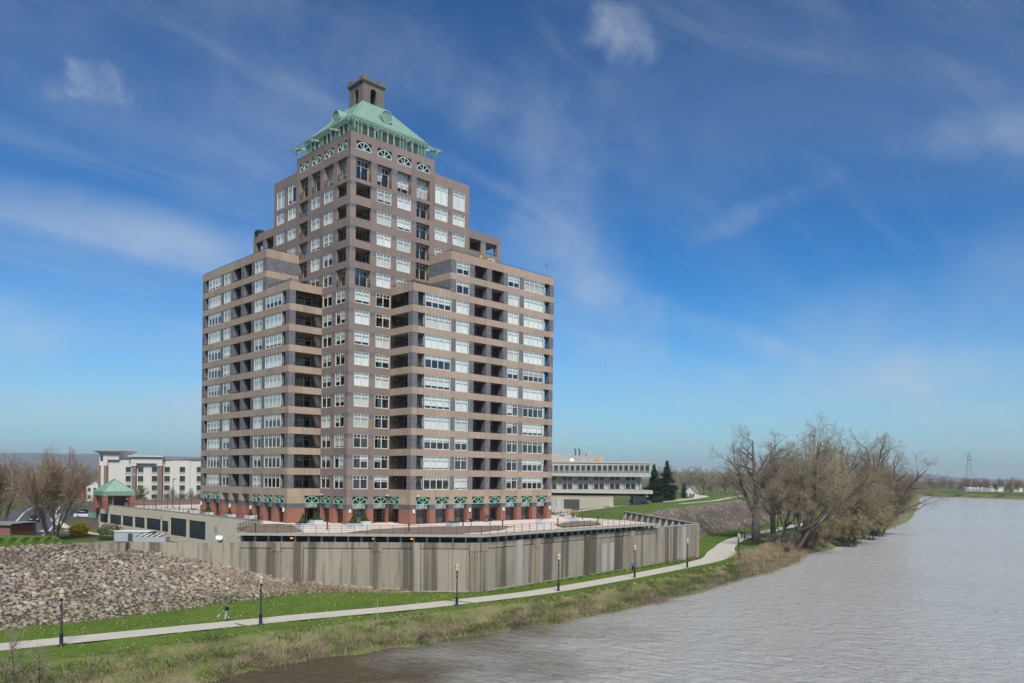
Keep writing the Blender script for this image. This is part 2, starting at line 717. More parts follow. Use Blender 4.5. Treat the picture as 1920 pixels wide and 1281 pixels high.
def arch(m, face_v, u0, u1, z0, z1, mat, inset=0.0, gl=True):
    """half-round fan light: ring, spokes, sill bar; dark glass behind"""
    w = u1 - u0
    h = z1 - z0

    def fn(b):
        n = 18
        t = 0.10
        R0 = w / 2 - 0.02
        pts = []
        for i in range(n + 1):
            a = math.pi * i / n
            pts.append((math.cos(a) * R0, math.sin(a) * (h - 0.22) + 0.20, math.cos(a) * (R0 - t * 1.2), math.sin(a) * (h - 0.22 - t) + 0.20))
        for i in range(n):
            p, q = pts[i], pts[i + 1]
            for y in (-0.05, 0.05):
                b.poly([(p[0], y, p[1]), (q[0], y, q[1]), (q[2], y, q[3]), (p[2], y, p[3])])
            b.poly([(p[0], -0.05, p[1]), (p[0], 0.05, p[1]), (q[0], 0.05, q[1]), (q[0], -0.05, q[1])])
            b.poly([(p[2], -0.05, p[3]), (p[2], 0.05, p[3]), (q[2], 0.05, q[3]), (q[2], -0.05, q[3])])
        b.box(-R0, R0, -0.06, 0.06, 0, 0.10)
        b.box(-R0, -R0 + 0.11, -0.05, 0.05, 0.10, 0.22)
        b.box(R0 - 0.11, R0, -0.05, 0.05, 0.10, 0.22)
        for a in (50, 90, 130):
            c, s_ = math.cos(R(a)), math.sin(R(a))
            b.bar((c * 0.05, 0, 0.10), (c * (R0 - 0.06), 0, 0.18 + s_ * (h - 0.30)), 0.09, 0.09, (0, 1, 0))
    me = cmesh(('fan_arch', round(w, 2), round(h, 2)), mat, fn)
    o = inst('fan_arch', me, tower, P(m, (u0 + u1) / 2, face_v + inset, z0), -math.pi / 2 if m else 0)
    if gl:
        pm = cmesh(('arch_glass', round(w, 2), round(h, 2)), 'glass_dark', lambda b: b.poly([(-w / 2, 0, 0), (w / 2, 0, 0), (w / 2, 0, h), (-w / 2, 0, h)]))
        inst('glass', pm, o, (0, 0.22, 0))
    return o


G = 0.018   # half joint between precast panels


def spandrel(m, face_v, cuts, z0, z1, mat, name='spandrel_panel', th=0.22):
    for a, b in zip(cuts[:-1], cuts[1:]):
        bx(m, name, mat, a + G, b - G, face_v, face_v + th, z0, z1)


def half(m):
    # ---------------- core walls and floors behind the facade
    z_lo = 0.0
    d = 0.03 * m           # keeps the two halves' hidden core faces from sharing a plane
    bx(m, 'core_wall', 'interior', 3.55, U4 - 0.4 - d, 2.45 + d, U4 - 0.5 - d, z_lo, ZT - 0.35 - d)
    bx(m, 'core_wall', 'interior', U4 - 0.4 + 0.01, U6 - 0.4, 2.45 + d, U4 - 0.6 - d, z_lo, Z1 - 0.4 - d)
    bx(m, 'core_wall', 'interior', U6 - 0.35, 25.2, 2.45 + d, U4 - 0.7 - d, z_lo, Z2 - 0.4 - d)
    bx(m, 'core_wall', 'interior', 25.21, U8 - 0.3, 4.6, U4 - 0.8 - d, z_lo, Z2 - 0.45 - d)
    bx(m, 'core_wall', 'interior', 9.45, UA + 0.3, -2.85, 2.3, z_lo, ZB - 0.4)
    bx(m, 'core_wall', 'interior', UA + 0.31, 33.65, -2.86, 2.31, z_lo, ZA - 0.4)
    bx(m, 'core_wall', 'interior', 28.8, 35.7, 2.4, 12.0, z_lo, ZA - 0.42)
    # ---------------- wing: spandrels, piers, windows, loggias
    jt = [UB] + [UB + 0.98 + 3.5 * j for j in range(0, 8)] + [UE - 1.0 + 0.03, UE]
    jt = [UB, 7.99, 11.5, 14.02, 17.5, 21.05, 24.56, 28.03, 31.5, 35.08, UE]
    jtA = [UA, 17.5, 21.05, 24.56, 28.03, 31.5, 35.08, UE]
    for k in range(12):
        cuts = jt if k < 10 else jtA
        z0 = HEAD[k - 1] if k else 3.80
        if k == 10:
            # the low wing stops here: its parapet is one piece with this band
            spandrel(m, -AV, [UA, 17.5, 21.05, 24.56, 28.03, 31.5, 35.08, UE], z0, SILL[k], 'precast_tan')
            spandrel(m, -AV, [UB, 7.99, 11.5, UA], z0, ZB, 'precast_tan', 'parapet_panel')
        else:
            spandrel(m, -AV, cuts, z0, SILL[k], 'precast_tan')
        # band on the outer end wall and on the inner return
        bx(m, 'end_band', 'precast_tan', UE - 0.22, UE - 0.004, -AV + 0.23, -0.3, z0 + 0.004, SILL[k] - 0.004)
        bx(m, 'end_wall', 'precast_tan', UE - 0.24, UE - 0.006, -0.29, 12.0, z0, SILL[k]) if k else None
        if k <= 10:
            zz1 = ZB if k == 10 else SILL[k]
            for a, b in ((-AV + 0.23, -3.05), (-3.03, -1.2), (-1.18, -0.01)):
                bx(m, 'return_band', 'precast_tan', UB + 0.003, UB + 0.22, a, b, z0 + 0.003, zz1 - 0.003)
        # floor slabs
        fz = SILL[k]
        if k < 10:
            bx(m, 'floor_slab', 'soffit', UB + 0.24, 35.75, -AV + 0.24, -2.84, z0 + 0.01, z0 + 0.2)
            bx(m, 'floor_slab', 'soffit', UB + 0.24, 9.44, -2.83, -0.02, z0 + 0.01, z0 + 0.2)
        else:
            bx(m, 'floor_slab', 'soffit', UA + 0.24, 35.75, -AV + 0.24, -2.84, z0 + 0.01, z0 + 0.2)
        bx(m, 'floor_slab', 'soffit', 33.66, 35.75, -2.83, 2.3, z0 + 0.01, z0 + 0.2)
        # piers (grey brick, window height)
        s, h = SILL[k], HEAD[k]
        piers = [(UB, 7.99)] if k < 10 else []
        piers += [(14.05 if k < 10 else UA, 14.98), (17.5, 18.53), (21.04, 22.06), (24.56, 25.53), (28.02, 29.07), (35.10, UE)]
        for a, b in piers:
            bx(m, 'brick_pier', 'grey_brick', a + 0.01, b - 0.01, -AV + 0.02, -AV + 0.99, s, h)
        # partitions between the bays
        for a in (14.45 if k < 10 else 14.3, 17.9, 21.5, 24.95, 28.45):
            bx(m, 'partition', 'interior', a, a + 0.2, -AV + 1.0, -2.84, s - 0.7, h)
        if k < 10:
            bx(m, 'partition', 'grey_brick', 9.27, 9.44, -AV + 0.12, -2.84, s - 0.7, h)
        bx(m, 'partition', 'grey_brick', 33.66, 33.78, -AV + 0.12, -2.84, s - 0.7, h)
        # windows
        dark = k < 3
        gl = 'glass_bright'

        def sh():
            if dark:
                return rnd.choice((0.0, 0.0, 0.25, 0.9, 0.5))
            if k < 5:
                return rnd.choice((0.0, 0.5, 0.8, 1.0, 1.0))
            return rnd.choice((1.0, 1.0, 1.0, 1.0, 0.85, 0.6, 0.4))
        if k < 10:
            window(m, -AV, 9.26, 14.04, s, h, 4, 0.07, gl=gl, shade=sh())
        window(m, -AV, 14.99, 17.49, s, h, 2, 0.07, gl=gl, shade=sh())
        window(m, -AV, 25.54, 28.01, s, h, 2, 0.07, gl=gl, shade=sh())
        window(m, -AV, 29.08, 33.77, s, h, 4, 0.07, gl=gl, shade=sh())
        # loggias: low rail on the spandrel, glazed door in the back wall
        for a, b in ((18.54, 21.03), (22.07, 24.55)):
            railing(m, -AV + 0.12, a, b, s, 0.22, 2)
            window(m, -2.86, a + 0.25, b - 0.5, s - 0.7, h - 0.1, 2, -0.09, 'frame_grey', 'glass_dark', rnd.choice((0, 0, 0.5, 1.0)), 0.78)
            bx(m, 'wall_lamp', 'lamp_white', b - 0.42, b - 0.32, -3.05, -2.97, h - 0.62, h - 0.38)
        railing(m, -AV + 0.12, 33.80, 35.08, s, 0.22, 2)
        side_railing(m, UE - 0.12, -AV + 1.0, -0.3, s, 0.22, 2)
        if k < 10:
            # corner balcony beside the tower
            railing(m, -AV + 0.12, 8.0, 9.24, s, 0.22, 2)
            side_railing(m, UB + 0.12, -AV + 1.0, -0.05, s, 0.22, 2)
            w = window(1 - m, 9.27, -4.9, -3.0, s - 0.7, h - 0.1, 2, -0.09, 'frame_grey', 'glass_dark', 0.0, 0.78)
            w = window(1 - m, 9.45, -2.75, -0.35, s - 0.7, h - 0.1, 2, -0.09, 'frame_grey', 'glass_dark', rnd.choice((0, 0, 0.5)), 0.78)
            bx(m, 'wall_lamp', 'lamp_white', 8.2, 8.3, -0.10, -0.03, h - 0.62, h - 0.38)
    # parapets and roofs of the wings
    spandrel(m, -AV, jtA, HEAD[11], ZA, 'precast_tan', 'parapet_panel')
    for a, b in ((-AV + 0.23, -3.0), (-2.98, -0.01)):
        bx(m, 'return_parapet', 'precast_tan', UA + 0.003, UA + 0.22, a, b, HEAD[11], ZA - 0.003)
        bx(m, 'return_band', 'precast_tan', UA + 0.003, UA + 0.22, a, b, HEAD[10], SILL[11])
    bx(m, 'return_brick', 'grey_brick', UA + 0.02, UA + 0.22, -AV + 0.23, -0.01, ZB - 0.5, HEAD[10] - 0.002)
    bx(m, 'return_brick', 'grey_brick', UA + 0.02, UA + 0.22, -AV + 0.23, -0.01, SILL[11] + 0.002, HEAD[11] - 0.002)
    bx(m, 'end_band', 'precast_tan', UE - 0.22, UE - 0.004, -AV + 0.23, 12.0, HEAD[11] + 0.004, ZA - 0.004)
    bx(m, 'roof_deck', 'roof_grey', UA + 0.23, UE - 0.23, -AV + 0.23, 11.9, ZA - 0.39, ZA - 0.30)
    bx(m, 'roof_deck', 'roof_grey', UB + 0.23, UA - 0.02, -AV + 0.23, -0.02, ZB - 0.39, ZB - 0.30)
    railing(m, -AV + 0.3, UB + 0.1, UA, ZB, 0.45, 3)
    side_railing(m, UB + 0.3, -AV + 0.1, -0.1, ZB, 0.45, 3)
    railing(m, -AV + 0.35, UA + 0.1, UE - 0.2, ZA, 0.28, 2, 'rail_brown', 2.4)
    side_railing(m, UA + 0.3, -AV + 0.2, -0.1, ZA, 0.28, 2, 'rail_brown', 2.4)
    # ---------------- tower face (the plane through the near corner)
    op = [(0.94 + 3.5 * j, 0.94 + 3.5 * j + OPW) for j in range(8)]

    def kindof(k, j):
        if k < 10:
            return 'win' if j < 2 else None
        if k == 10:
            return ('balc', 'win', 'win', 'balc')[j] if j < 4 else None
        if k in (11, 12, 13, 14):
            t = ('log', 'win', 'win', 'balc', 'win', 'win', 'log', 'log')[j]
            if k == 11 and j > 3:
                return None
            if k == 12 and j > 5:
                return 'plain'
            if k == 14 and j > 5:
                return None
            return t
        return 'balc' if j < 4 else ('win' if j < 6 else None)

    for k in range(16):
        js = [j for j in range(8) if kindof(k, j)]
        if not js:
            continue
        zb = HEAD[k - 1] if k else 3.80
        s, h = SILL[k], HEAD[k]
        # spandrels, one precast panel a bay
        for j in js:
            a = 0.0 if j == 0 else op[j][0] - 0.98 + G
            if j == 0:
                a = 0.226 * m       # the right face laps the left one at the corner
            if j in (4, 6):
                a = (U4, 0, U6)[j - 4] + 0.003
            b = op[j][1] + 0.04 - G if j not in (3, 5, 7) else (U4, 0, U6, 0, U8)[j - 3] - 0.003
            if k < 10 and j == 1:
                b = UB + 0.1
            if k in (10,) and j == 3:
                b = UA + 0.1
            s0 = s - (0.45 if kindof(k, j) == 'balc' and k < 15 else 0)
            bx(m, 'spandrel_panel', 'precast_mauve', a, b, 0, 0.22, zb, s0)
        for j in js:
            t = kindof(k, j)
            u0, u1 = op[j]
            # pier on the left of this opening
            a = 0.0 if j == 0 else op[j - 1][1]
            zs = s - (0.45 if t == 'balc' and k < 15 else 0)
            if j == 0:
                if not m or t != 'log':
                    pass
                if not m:
                    cbox('corner_pier', 'precast_mauve_smooth', (0.004, u0, 0.004, u0, SILL[k], HEAD[k] - 0.55), tower)
                    cbox('corner_block', 'grey_brick', (0.012, u0 - 0.008, 0.012, u0 - 0.008, HEAD[k] - 0.548, HEAD[k]), tower)
                    if k in (10,):
                        cbox('corner_pier', 'precast_mauve_smooth', (0.006, u0, 0.006, u0, SILL[k] - 0.46, SILL[k]), tower)
            else:
                if j in (4, 6):
                    a = (U4, 0, U6)[j - 4]
                if t != 'plain':
                    bx(m, 'pier_panel', 'precast_mauve', a, u0, 0.004, 0.30, zs if k < 15 else s, h - (0.58 if k < 15 else 0.9))
                    bx(m, 'brick_block', 'grey_brick', a, u0, 0.012, 0.30, h - (0.578 if k < 15 else 0.898), h)
                else:
                    bx(m, 'pier_panel', 'precast_mauve', a, u1 + 0.9, 0.004, 0.30, s, h)
            last = (j + 1 not in js)
            if (last or j in (3, 5)) and j in (3, 5, 7) and k > 10:
                e = (U4, 0, U6, 0, U8)[j - 3]
                bx(m, 'end_pier', 'precast_mauve', u1, e - 0.004, 0.005, 0.9 if last else 0.3, s - (0.45 if t == 'balc' and k < 15 else 0), h)
            elif last and j == 1:
                bx(m, 'pier_panel', 'precast_mauve', u1, UB + 0.05, 0.004, 0.30, s, h)
            elif last and j == 3:
                bx(m, 'pier_panel', 'precast_mauve', u1, UA + 0.1, 0.004, 0.30, s, h)
            # what fills the opening
            if t == 'win':
                if k < 3:
                    shd = rnd.choice((0.0, 0.5, 0.9, 0.5))
                elif k < 10 and j == 1:
                    shd = rnd.choice((0.0, 0.3, 0.6, 1.0))
                elif m and k < 12:
                    shd = rnd.choice((0.0, 0.5, 0.7, 1.0))
                else:
                    shd = rnd.choice((1.0, 1.0, 1.0, 0.8))
                zw = 48.20 if k == 15 else s
                window(m, 0.0, u0 + 0.01, u1 - 0.01, zw, h - (0.0 if k < 15 else 0.02), 2, 0.07, shade=shd, tr=0.73 if k < 15 else 0.84)
                if k == 15:
                    pass
            elif t == 'balc':
                # window door set back in the opening, slatted rail in front
                zb0 = s - 0.45 if k < 15 else s
                top = h
                d_in = 0.78
                window(m, d_in, u0 + 0.02, u1 - 0.02, zb0, top - 0.02, 2, 0.0, shade=rnd.choice((0.0, 0.7, 1.0)) if k != 11 else 0.0, tr=0.70)
                railing(m, 0.12, u0 + 0.01, u1 - 0.01, zb0, 1.02, 6, post=0.8)
                for a0, a1 in ((u0 - 0.25, u0 - 0.004), (u1 + 0.004, u1 + 0.25)):
                    bx(m, 'reveal', 'precast_mauve_smooth', a0, a1, 0.31, 0.95, zb0, top)
                bx(m, 'reveal', 'precast_mauve_smooth', u0 - 0.2, u1 + 0.2, 0.23, 0.95, zb0 - 0.18, zb0 - 0.004)
                bx(m, 'reveal', 'precast_mauve_smooth', u0 - 0.2, u1 + 0.2, 0.23, 0.95, top + 0.004, top + 0.2)
            elif t == 'log':
                railing(m, 0.12, u0, u1, s, 0.25, 2)
                if j == 0:
                    window(m, 3.55, 1.2, 3.1, s - 0.6, h - 0.1, 2, -0.06, 'frame_grey', 'glass_dark', 0.0, 0.78)
                elif j == 6:
                    window(m, 2.45, u0 + 0.3, u1 - 0.3, s - 0.6, h - 0.1, 2, -0.06, 'frame_grey', 'glass_dark', 0.5, 0.78)
        # floor of this storey inside the facade
        umax = op[js[-1]][1] + 0.6
        bx(m, 'floor_slab', 'soffit', 0.24 if not m else 2.45, umax, 0.24, 2.44 + 1.09 * (not m and False), zb + 0.01, zb + 0.2)
        if k == 13:
            bx(m, 'floor_slab', 'soffit', 25.0, U8 - 0.25, 0.24, 4.59, zb + 0.02, zb + 0.2)
            bx(m, 'floor_slab', 'soffit', 21.9, U8 - 0.25, 0.25, 4.58, h + 0.02, h + 0.2)
            bx(m, 'partition', 'precast_mauve', 24.8, 25.0, 0.32, 4.5, s - 0.7, h)
            bx(m, 'partition', 'precast_mauve', 21.3, 21.5, 0.32, 2.4, s - 0.7, h)
            side_railing(m, U8 - 0.12, 0.95, 4.5, s, 0.4, 3)
        # partitions between rooms
        for j in js:
            if j:
                bx(m, 'partition', 'interior', op[j][0] - 0.6, op[j][0] - 0.4, 0.32, 2.44, s - 0.7, h)
    if not m:
        for k in (11, 12, 13, 14):
            zb = HEAD[k - 1]
            cbox('floor_slab', 'soffit', (2.46, 3.54, 2.46, 3.54, zb + 0.01, zb + 0.2), tower)
            cbox('floor_slab', 'soffit', (2.46, 3.54, 2.46, 3.54, HEAD[k] + 0.01, HEAD[k] + 0.2), tower)
    # shoulder parapets
    for a, b in ((UA if False else U4 + 0.003, 18.4), (18.42, U6)):
        bx(m, 'parapet_panel', 'precast_mauve', a, b, 0, 0.22, HEAD[15], Z1)
    for a, b in ((U6 + 0.003, 24.9), (24.92, U8)):
        bx(m, 'parapet_panel', 'precast_mauve', a, b, 0, 0.22, HEAD[13], Z2)
    # shoulder end walls
    bx(m, 'end_wall', 'precast_mauve', U6 - 0.22, U6 - 0.004, 0.91, U4 - 0.6, Z2 - 0.5, Z1 - 0.003)
    bx(m, 'end_band', 'precast_mauve', U8 - 0.22, U8 - 0.004, 0.23, 4.58, HEAD[13] + 0.003, Z2 - 0.003)
    bx(m, 'end_band', 'precast_mauve', U8 - 0.22, U8 - 0.006, 0.23, 4.58, 38.8, SILL[13] - 0.003)
    bx(m, 'end_wall', 'precast_mauve', U8 - 0.22, U8 - 0.005, 4.59, U4 - 0.8, 38.8, Z2 - 0.004)
    bx(m, 'roof_deck', 'roof_grey', U4 + 0.01, U6 - 0.23, 0.23, U4 - 0.61, Z1 - 0.39, Z1 - 0.30)
    bx(m, 'roof_deck', 'roof_grey', U6 + 0.01, U8 - 0.23, 0.23, U4 - 0.81, Z2 - 0.39, Z2 - 0.30)
    railing(m, 0.3, U4 + 0.2, U6 - 0.1, Z1, 0.12, 1, 'rail_brown', 2.4)
    railing(m, 0.3, U6 + 0.2, U8 - 0.1, Z2, 0.12, 1, 'rail_brown', 2.4)
    # ---------------- crown storey with fan lights
    for j in range(4):
        u0, u1 = op[j]
        a = 0.226 * m if j == 0 else op[j - 1][1]
        bx(m, 'spandrel_panel', 'precast_mauve', (0.226 * m if j == 0 else op[j - 1][1] + 0.04 + G), (u1 + 0.04 - G if j < 3 else U4 - 0.003), 0, 0.30, HEAD[15], 52.22)
        bx(m, 'pier_panel', 'precast_mauve', a if j else 0.004 + 0.226 * m, u0, 0.004, 0.40, 52.224, 53.42)
        arch(m, 0.02, u0, u1, 52.24, 53.40, 'arch_pale', 0.06)
        bx(m, 'crown_panel', 'precast_mauve', (0.226 * m if j == 0 else op[j - 1][1] + 0.04 + G), (u1 + 0.04 - G if j < 3 else U4 - 0.003), 0, 0.30, 53.424, ZT)
    bx(m, 'pier_panel', 'precast_mauve', op[3][1], U4 - 0.006, 0.004, 0.40, 52.224, 53.42)
    bx(m, 'end_wall', 'precast_mauve', U4 - 0.24, U4 - 0.006, 0.41, U4 - 0.3, Z1 - 0.5, ZT - 0.004)
    bx(m, 'attic_back', 'interior', 0.9, U4 - 0.5, 1.2 + d, 1.4 + d, 51.4, 54.0)
    # ---------------- ground storey: red piers, grey band, fan lights, shop windows
    def pier(a, b, v0, v1, name='pier'):
        bx(m, name + '_base', 'red_granite', a, b, v0 - 0.0, v1, -0.35, 2.05)
        bx(m, name + '_band', 'grey_granite', a + 0.006, b - 0.006, v0 + 0.006, v1 - 0.006, 2.05, 2.74)
        bx(m, name + '_cap', 'precast_tan' if v0 < -1 else 'precast_mauve', a + 0.002, b - 0.002, v0 + 0.002, v1 - 0.002, 2.742, 3.798)

    def shop(u0, u1, v, kind='shop'):
        arch(m, v, u0, u1, 2.74, 3.76, 'arch_green', 0.08, gl=False)
        dz = 0.78
        bx(m, 'transom_panel', 'panel_white' if kind == 'shop' else 'frame_dark', u0 + 0.005, u1 - 0.005, v + dz - 0.05, v + dz, 2.06, 2.78)
        for x in (u0 + (u1 - u0) * 0.36, u0 + (u1 - u0) * 0.83):
            bx(m, 'mullion', 'frame_dark', x - 0.03, x + 0.03, v + dz - 0.09, v + dz - 0.052, 0.02, 2.78)
        bx(m, 'transom_bar', 'frame_dark', u0, u1, v + dz - 0.10, v + dz - 0.02, 1.98, 2.055)
        if kind == 'shop':
            pm = cmesh(('shop_glass', round(u1 - u0, 2)), 'glass_store', lambda b: b.poly([(-(u1 - u0) / 2, 0, 0), ((u1 - u0) / 2, 0, 0), ((u1 - u0) / 2, 0, 1.98), (-(u1 - u0) / 2, 0, 1.98)]))
            inst('shop_glass', pm, tower, P(m, (u0 + u1) / 2, v + dz - 0.03, 0.02), -math.pi / 2 if m else 0)
            for zz in (0.55, 1.02, 1.5):
                bx(m, 'glazing_bar', 'frame_dark', u0, u1, v + dz - 0.062, v + dz - 0.034, zz, zz + 0.035)
        bx(m, 'arch_glass', 'louver_dark', u0 - 0.2, u1 + 0.2, v + dz + 0.02, v + dz + 0.06, 2.79, 3.79)

    wing_op = [(8.0 + 3.5 * j, 8.0 + 3.5 * j + OPW) for j in range(8)]
    prev = UB
    for j, (a, b) in enumerate(wing_op):
        pier(prev, a, -AV, -AV + 0.95, 'pier' if j else 'corner')
        prev = b
        blind = m and j in (3, 4, 5)
        if blind:
            bx(m, 'niche_base', 'red_granite', a - 0.05, b + 0.05, -AV + 0.78, -AV + 0.98, -0.3, 2.05)
            bx(m, 'niche_band', 'grey_granite', a - 0.05, b + 0.05, -AV + 0.784, -AV + 0.98, 2.052, 2.74)
            bx(m, 'niche_wall', 'precast_tan', a - 0.05, b + 0.05, -AV + 0.782, -AV + 0.98, 2.742, 3.80)
        else:
            shop(a, b, -AV, 'door' if (not m and j in (3, 4)) else 'shop')
    pier(prev, UE, -AV, -AV + 0.95, 'corner')
    for j in range(2):
        a = 0.0 if j == 0 else op[j - 1][1]
        if j == 0:
            if not m:
                pier(0.0, op[0][0], 0.0, op[0][0], 'corner')
        else:
            pier(a, op[j][0], 0.0, 0.95)
        shop(op[j][0], op[j][1], 0.0)
    pier(op[1][1], UB - 0.01, 0.0, 0.9)
    # return wall beside the tower: one fan light, then the solid corner
    m2 = 1 - m

    def ret():
        nonlocal m
        keep = m
        m = m2
        arch(m, UB, -2.45, -0.1, 2.74, 3.76, 'arch_green', 0.08, gl=False)
        bx(m, 'transom_panel', 'panel_white', -2.44, -0.1, UB + 0.72, UB + 0.78, 2.06, 2.78)
        bx(m, 'transom_bar', 'frame_dark', -2.45, -0.1, UB + 0.68, UB + 0.76, 1.98, 2.055)
        bx(m, 'arch_glass', 'louver_dark', -2.6, -0.05, UB + 0.80, UB + 0.84, 2.79, 3.79)
        for x in (-1.7, -0.55):
            bx(m, 'mullion', 'frame_dark', x - 0.03, x + 0.03, UB + 0.67, UB + 0.715, 0.02, 2.78)
        pm = cmesh(('shop_glass', 2.35), 'glass_store', lambda b: b.poly([(-1.17, 0, 0), (1.17, 0, 0), (1.17, 0, 1.98), (-1.17, 0, 1.98)]))
        inst('shop_glass', pm, tower, P(m, -1.28, UB + 0.75, 0.02), -math.pi / 2 if m else 0)
        m = keep
    ret()
    for nm, mt, z0, z1, o in (('corner_base', 'red_granite', -0.35, 2.05, 0), ('corner_band', 'grey_granite', 2.052, 2.74, 0.006), ('corner_cap', 'precast_tan', 2.742, 3.798, 0.002)):
        bx(m, nm, mt, UB + o, UB + 0.95, -AV + 0.955, -2.46, z0, z1)
    bx(m, 'arcade_floor', 'roof_grey', UB + 0.1, UE - 0.1, -AV + 0.1, -2.85, -0.3, 0.012)
    bx(m, 'end_wall', 'red_granite', UE - 0.3, UE - 0.005, -AV + 0.955, 12.0, -0.3, 2.05)
    bx(m, 'end_wall', 'grey_granite', UE - 0.3, UE - 0.008, -AV + 0.955, 12.0, 2.052, 2.74)
    bx(m, 'end_wall', 'precast_tan', UE - 0.3, UE - 0.006, -AV + 0.955, 12.0, 2.742, SILL[0])
    for k in range(12):
        bx(m, 'end_wall', 'grey_brick', UE - 0.24, UE - 0.02, -0.29, 12.0, SILL[k] + 0.002, HEAD[k] - 0.002)


half(0)
half(1)
cbox('core_wall', 'interior', (3.6, 14.2, 3.6, 14.2, 0, 54.0), tower)

# wall lamps and cameras of the ground storey
for (m, u, v) in ((0, 7.55, -AV), (0, 18.0, -AV), (0, 25.0, -AV), (0, 35.6, -AV), (1, 7.9, -AV), (1, 14.4 + 3.5, -AV), (1, 21.4 + 3.5, -AV), (1, 35.6, -AV)):
    b = MB()
    b.box(-0.13, 0.13, -0.16, 0.0, 0.0, 0.46)
    b.box(-0.09, 0.09, -0.20, 0.0, 0.46, 0.52)
    b.box(-0.09, 0.09, -0.20, 0.0, -0.06, 0.0)
    b.build('wall_sconce', 'lamp_white', tower, P(m, u, v, 1.62), -math.pi / 2 if m else 0)
b = MB()
b.box(-0.12, 0.12, -0.16, 0.0, 0.0, 0.46)
b.build('wall_sconce', 'lamp_white', tower, (0.5, 0.0, 1.62))
b.build('wall_sconce', 'lamp_white', tower, (UB, -4.5, 1.62), -math.pi / 2) if False else None
for p in ((8.2, -AV, 3.95), (35.3, -AV, 3.95), (6.7, 0.0, 3.95), (0.0, 6.7, 3.95)):
    b = MB()
    b.bar((0, 0, 0), (-0.12, -0.45, 0.1), 0.10)
    b.bar((-0.10, -0.42, 0.02), (-0.38, -0.58, 0.06), 0.14)
    b.build('security_camera', 'lamp_white', tower, p)

# ------------------------------------------------------------------ crown: copper green attic, pyramid roof, belfry
CX = CY = U4 / 2
HP, ZE = 6.40, 57.05
HC = 1.84


def quad_ring(b, h0, z0, h1, z1):
    for (sx0, sy0), (sx1, sy1) in (((-1, -1), (1, -1)), ((1, -1), (1, 1)), ((1, 1), (-1, 1)), ((-1, 1), (-1, -1))):
        b.poly([(CX + sx0 * h0, CY + sy0 * h0, z0), (CX + sx1 * h0, CY + sy1 * h0, z0), (CX + sx1 * h1, CY + sy1 * h1, z1), (CX + sx0 * h1, CY + sy0 * h1, z1)])


b = MB()
b.box(CX - HP + 0.08, CX + HP - 0.08, CY - HP + 0.08, CY + HP - 0.08, ZT - 0.4, ZE - 0.05)
attic = b.build('attic_wall', 'louver_dark', tower)
# standing mullions round the attic
for m in (0, 1):
    for i in range(23):
        t = -HP + 0.25 + i * (2 * HP - 0.5) / 22
        wide = i in (0, 1, 2, 7, 8, 14, 15, 20, 21, 22)
        w = 0.14 if wide else 0.11
        if i % 2 == 1 and not wide:
            continue
        ext = (CX + t - w, CX + t + w, CY - HP - 0.03, CY - HP + 0.10, ZT - 0.2, ZE - 0.02)
        cbox('attic_mullion', 'copper_light' if not wide else 'copper_green', ext if not m else (ext[2], ext[3], ext[0], ext[1], ext[4], ext[5]), attic)
b = MB()
quad_ring(b, HP + 0.10, ZE, HC + 0.10, 62.12)
b.poly([(CX - HP - .1, CY - HP - .1, ZE - 0.02), (CX + HP + .1, CY - HP - .1, ZE - 0.02), (CX + HP + .1, CY + HP + .1, ZE - 0.02), (CX - HP - .1, CY + HP + .1, ZE - 0.02)])
roof = b.build('pyramid_roof', 'copper_light', tower)
# standing seams on the two slopes in view and on those behind
dz = 62.12 - ZE
for side in range(4):
    ca, sa = math.cos(side * math.pi / 2), math.sin(side * math.pi / 2)

    def T(x, y, z):
        return (CX + x * ca - y * sa, CY + x * sa + y * ca, z)
    seams = MB()
    n = 30
    for i in range(n + 1):
        x = -HP + 0.05 + i * (2 * HP - 0.1) / n
        if abs(x) < HC:
            t = 1.0
        else:
            t = 1 - (abs(x) - HC) / (HP - HC)
        if t < 0.03:
            continue
        y0, z0 = -HP - 0.10, ZE
        y1, z1 = -HP - 0.10 + t * (HP - HC), ZE + t * dz
        seams.bar(T(x, y0, z0 + 0.02), T(x, y1, z1 + 0.02), 0.07, 0.10)
    seams.build('standing_seams', 'copper_green', roof)
    # hip cap
    h = MB()
    h.bar(T(-HP - 0.1, -HP - 0.1, ZE + 0.03), T(-HC - 0.1, -HC - 0.1, 62.15), 0.20, 0.12)
    h.build('hip_cap', 'copper_light', roof)
    # round dormer
    zc = 59.35
    hh = HP + 0.1 - (zc - ZE) * (HP - HC) / dz
    d = MB()
    nseg = 24
    rr = 0.98
    yf = -hh - 0.95
    for k in range(nseg):
        a0, a1 = 2 * math.pi * k / nseg, 2 * math.pi * (k + 1) / nseg
        p0 = (rr * math.cos(a0), rr * math.sin(a0))
        p1 = (rr * math.cos(a1), rr * math.sin(a1))
        q0 = (p0[0] * 0.86, p0[1] * 0.86)
        q1 = (p1[0] * 0.86, p1[1] * 0.86)
        d.poly([T(p0[0], yf, zc + p0[1]), T(p1[0], yf, zc + p1[1]), T(p1[0], yf + 3.0, zc + p1[1]), T(p0[0], yf + 3.0, zc + p0[1])])
        d.poly([T(p0[0], yf, zc + p0[1]), T(p1[0], yf, zc + p1[1]), T(q1[0], yf, zc + q1[1]), T(q0[0], yf, zc + q0[1])])
        d.poly([T(q0[0], yf, zc + q0[1]), T(q1[0], yf, zc + q1[1]), T(q1[0], yf + 0.15, zc + q1[1]), T(q0[0], yf + 0.15, zc + q0[1])])
    dm = d.build('round_dormer', 'copper_light', roof)
    d = MB()
    d.poly([T(0.85 * math.cos(2 * math.pi * k / nseg), yf + 0.12, zc + 0.85 * math.sin(2 * math.pi * k / nseg)) for k in range(nseg)])
    d.build('dormer_louver', 'copper_green', roof)
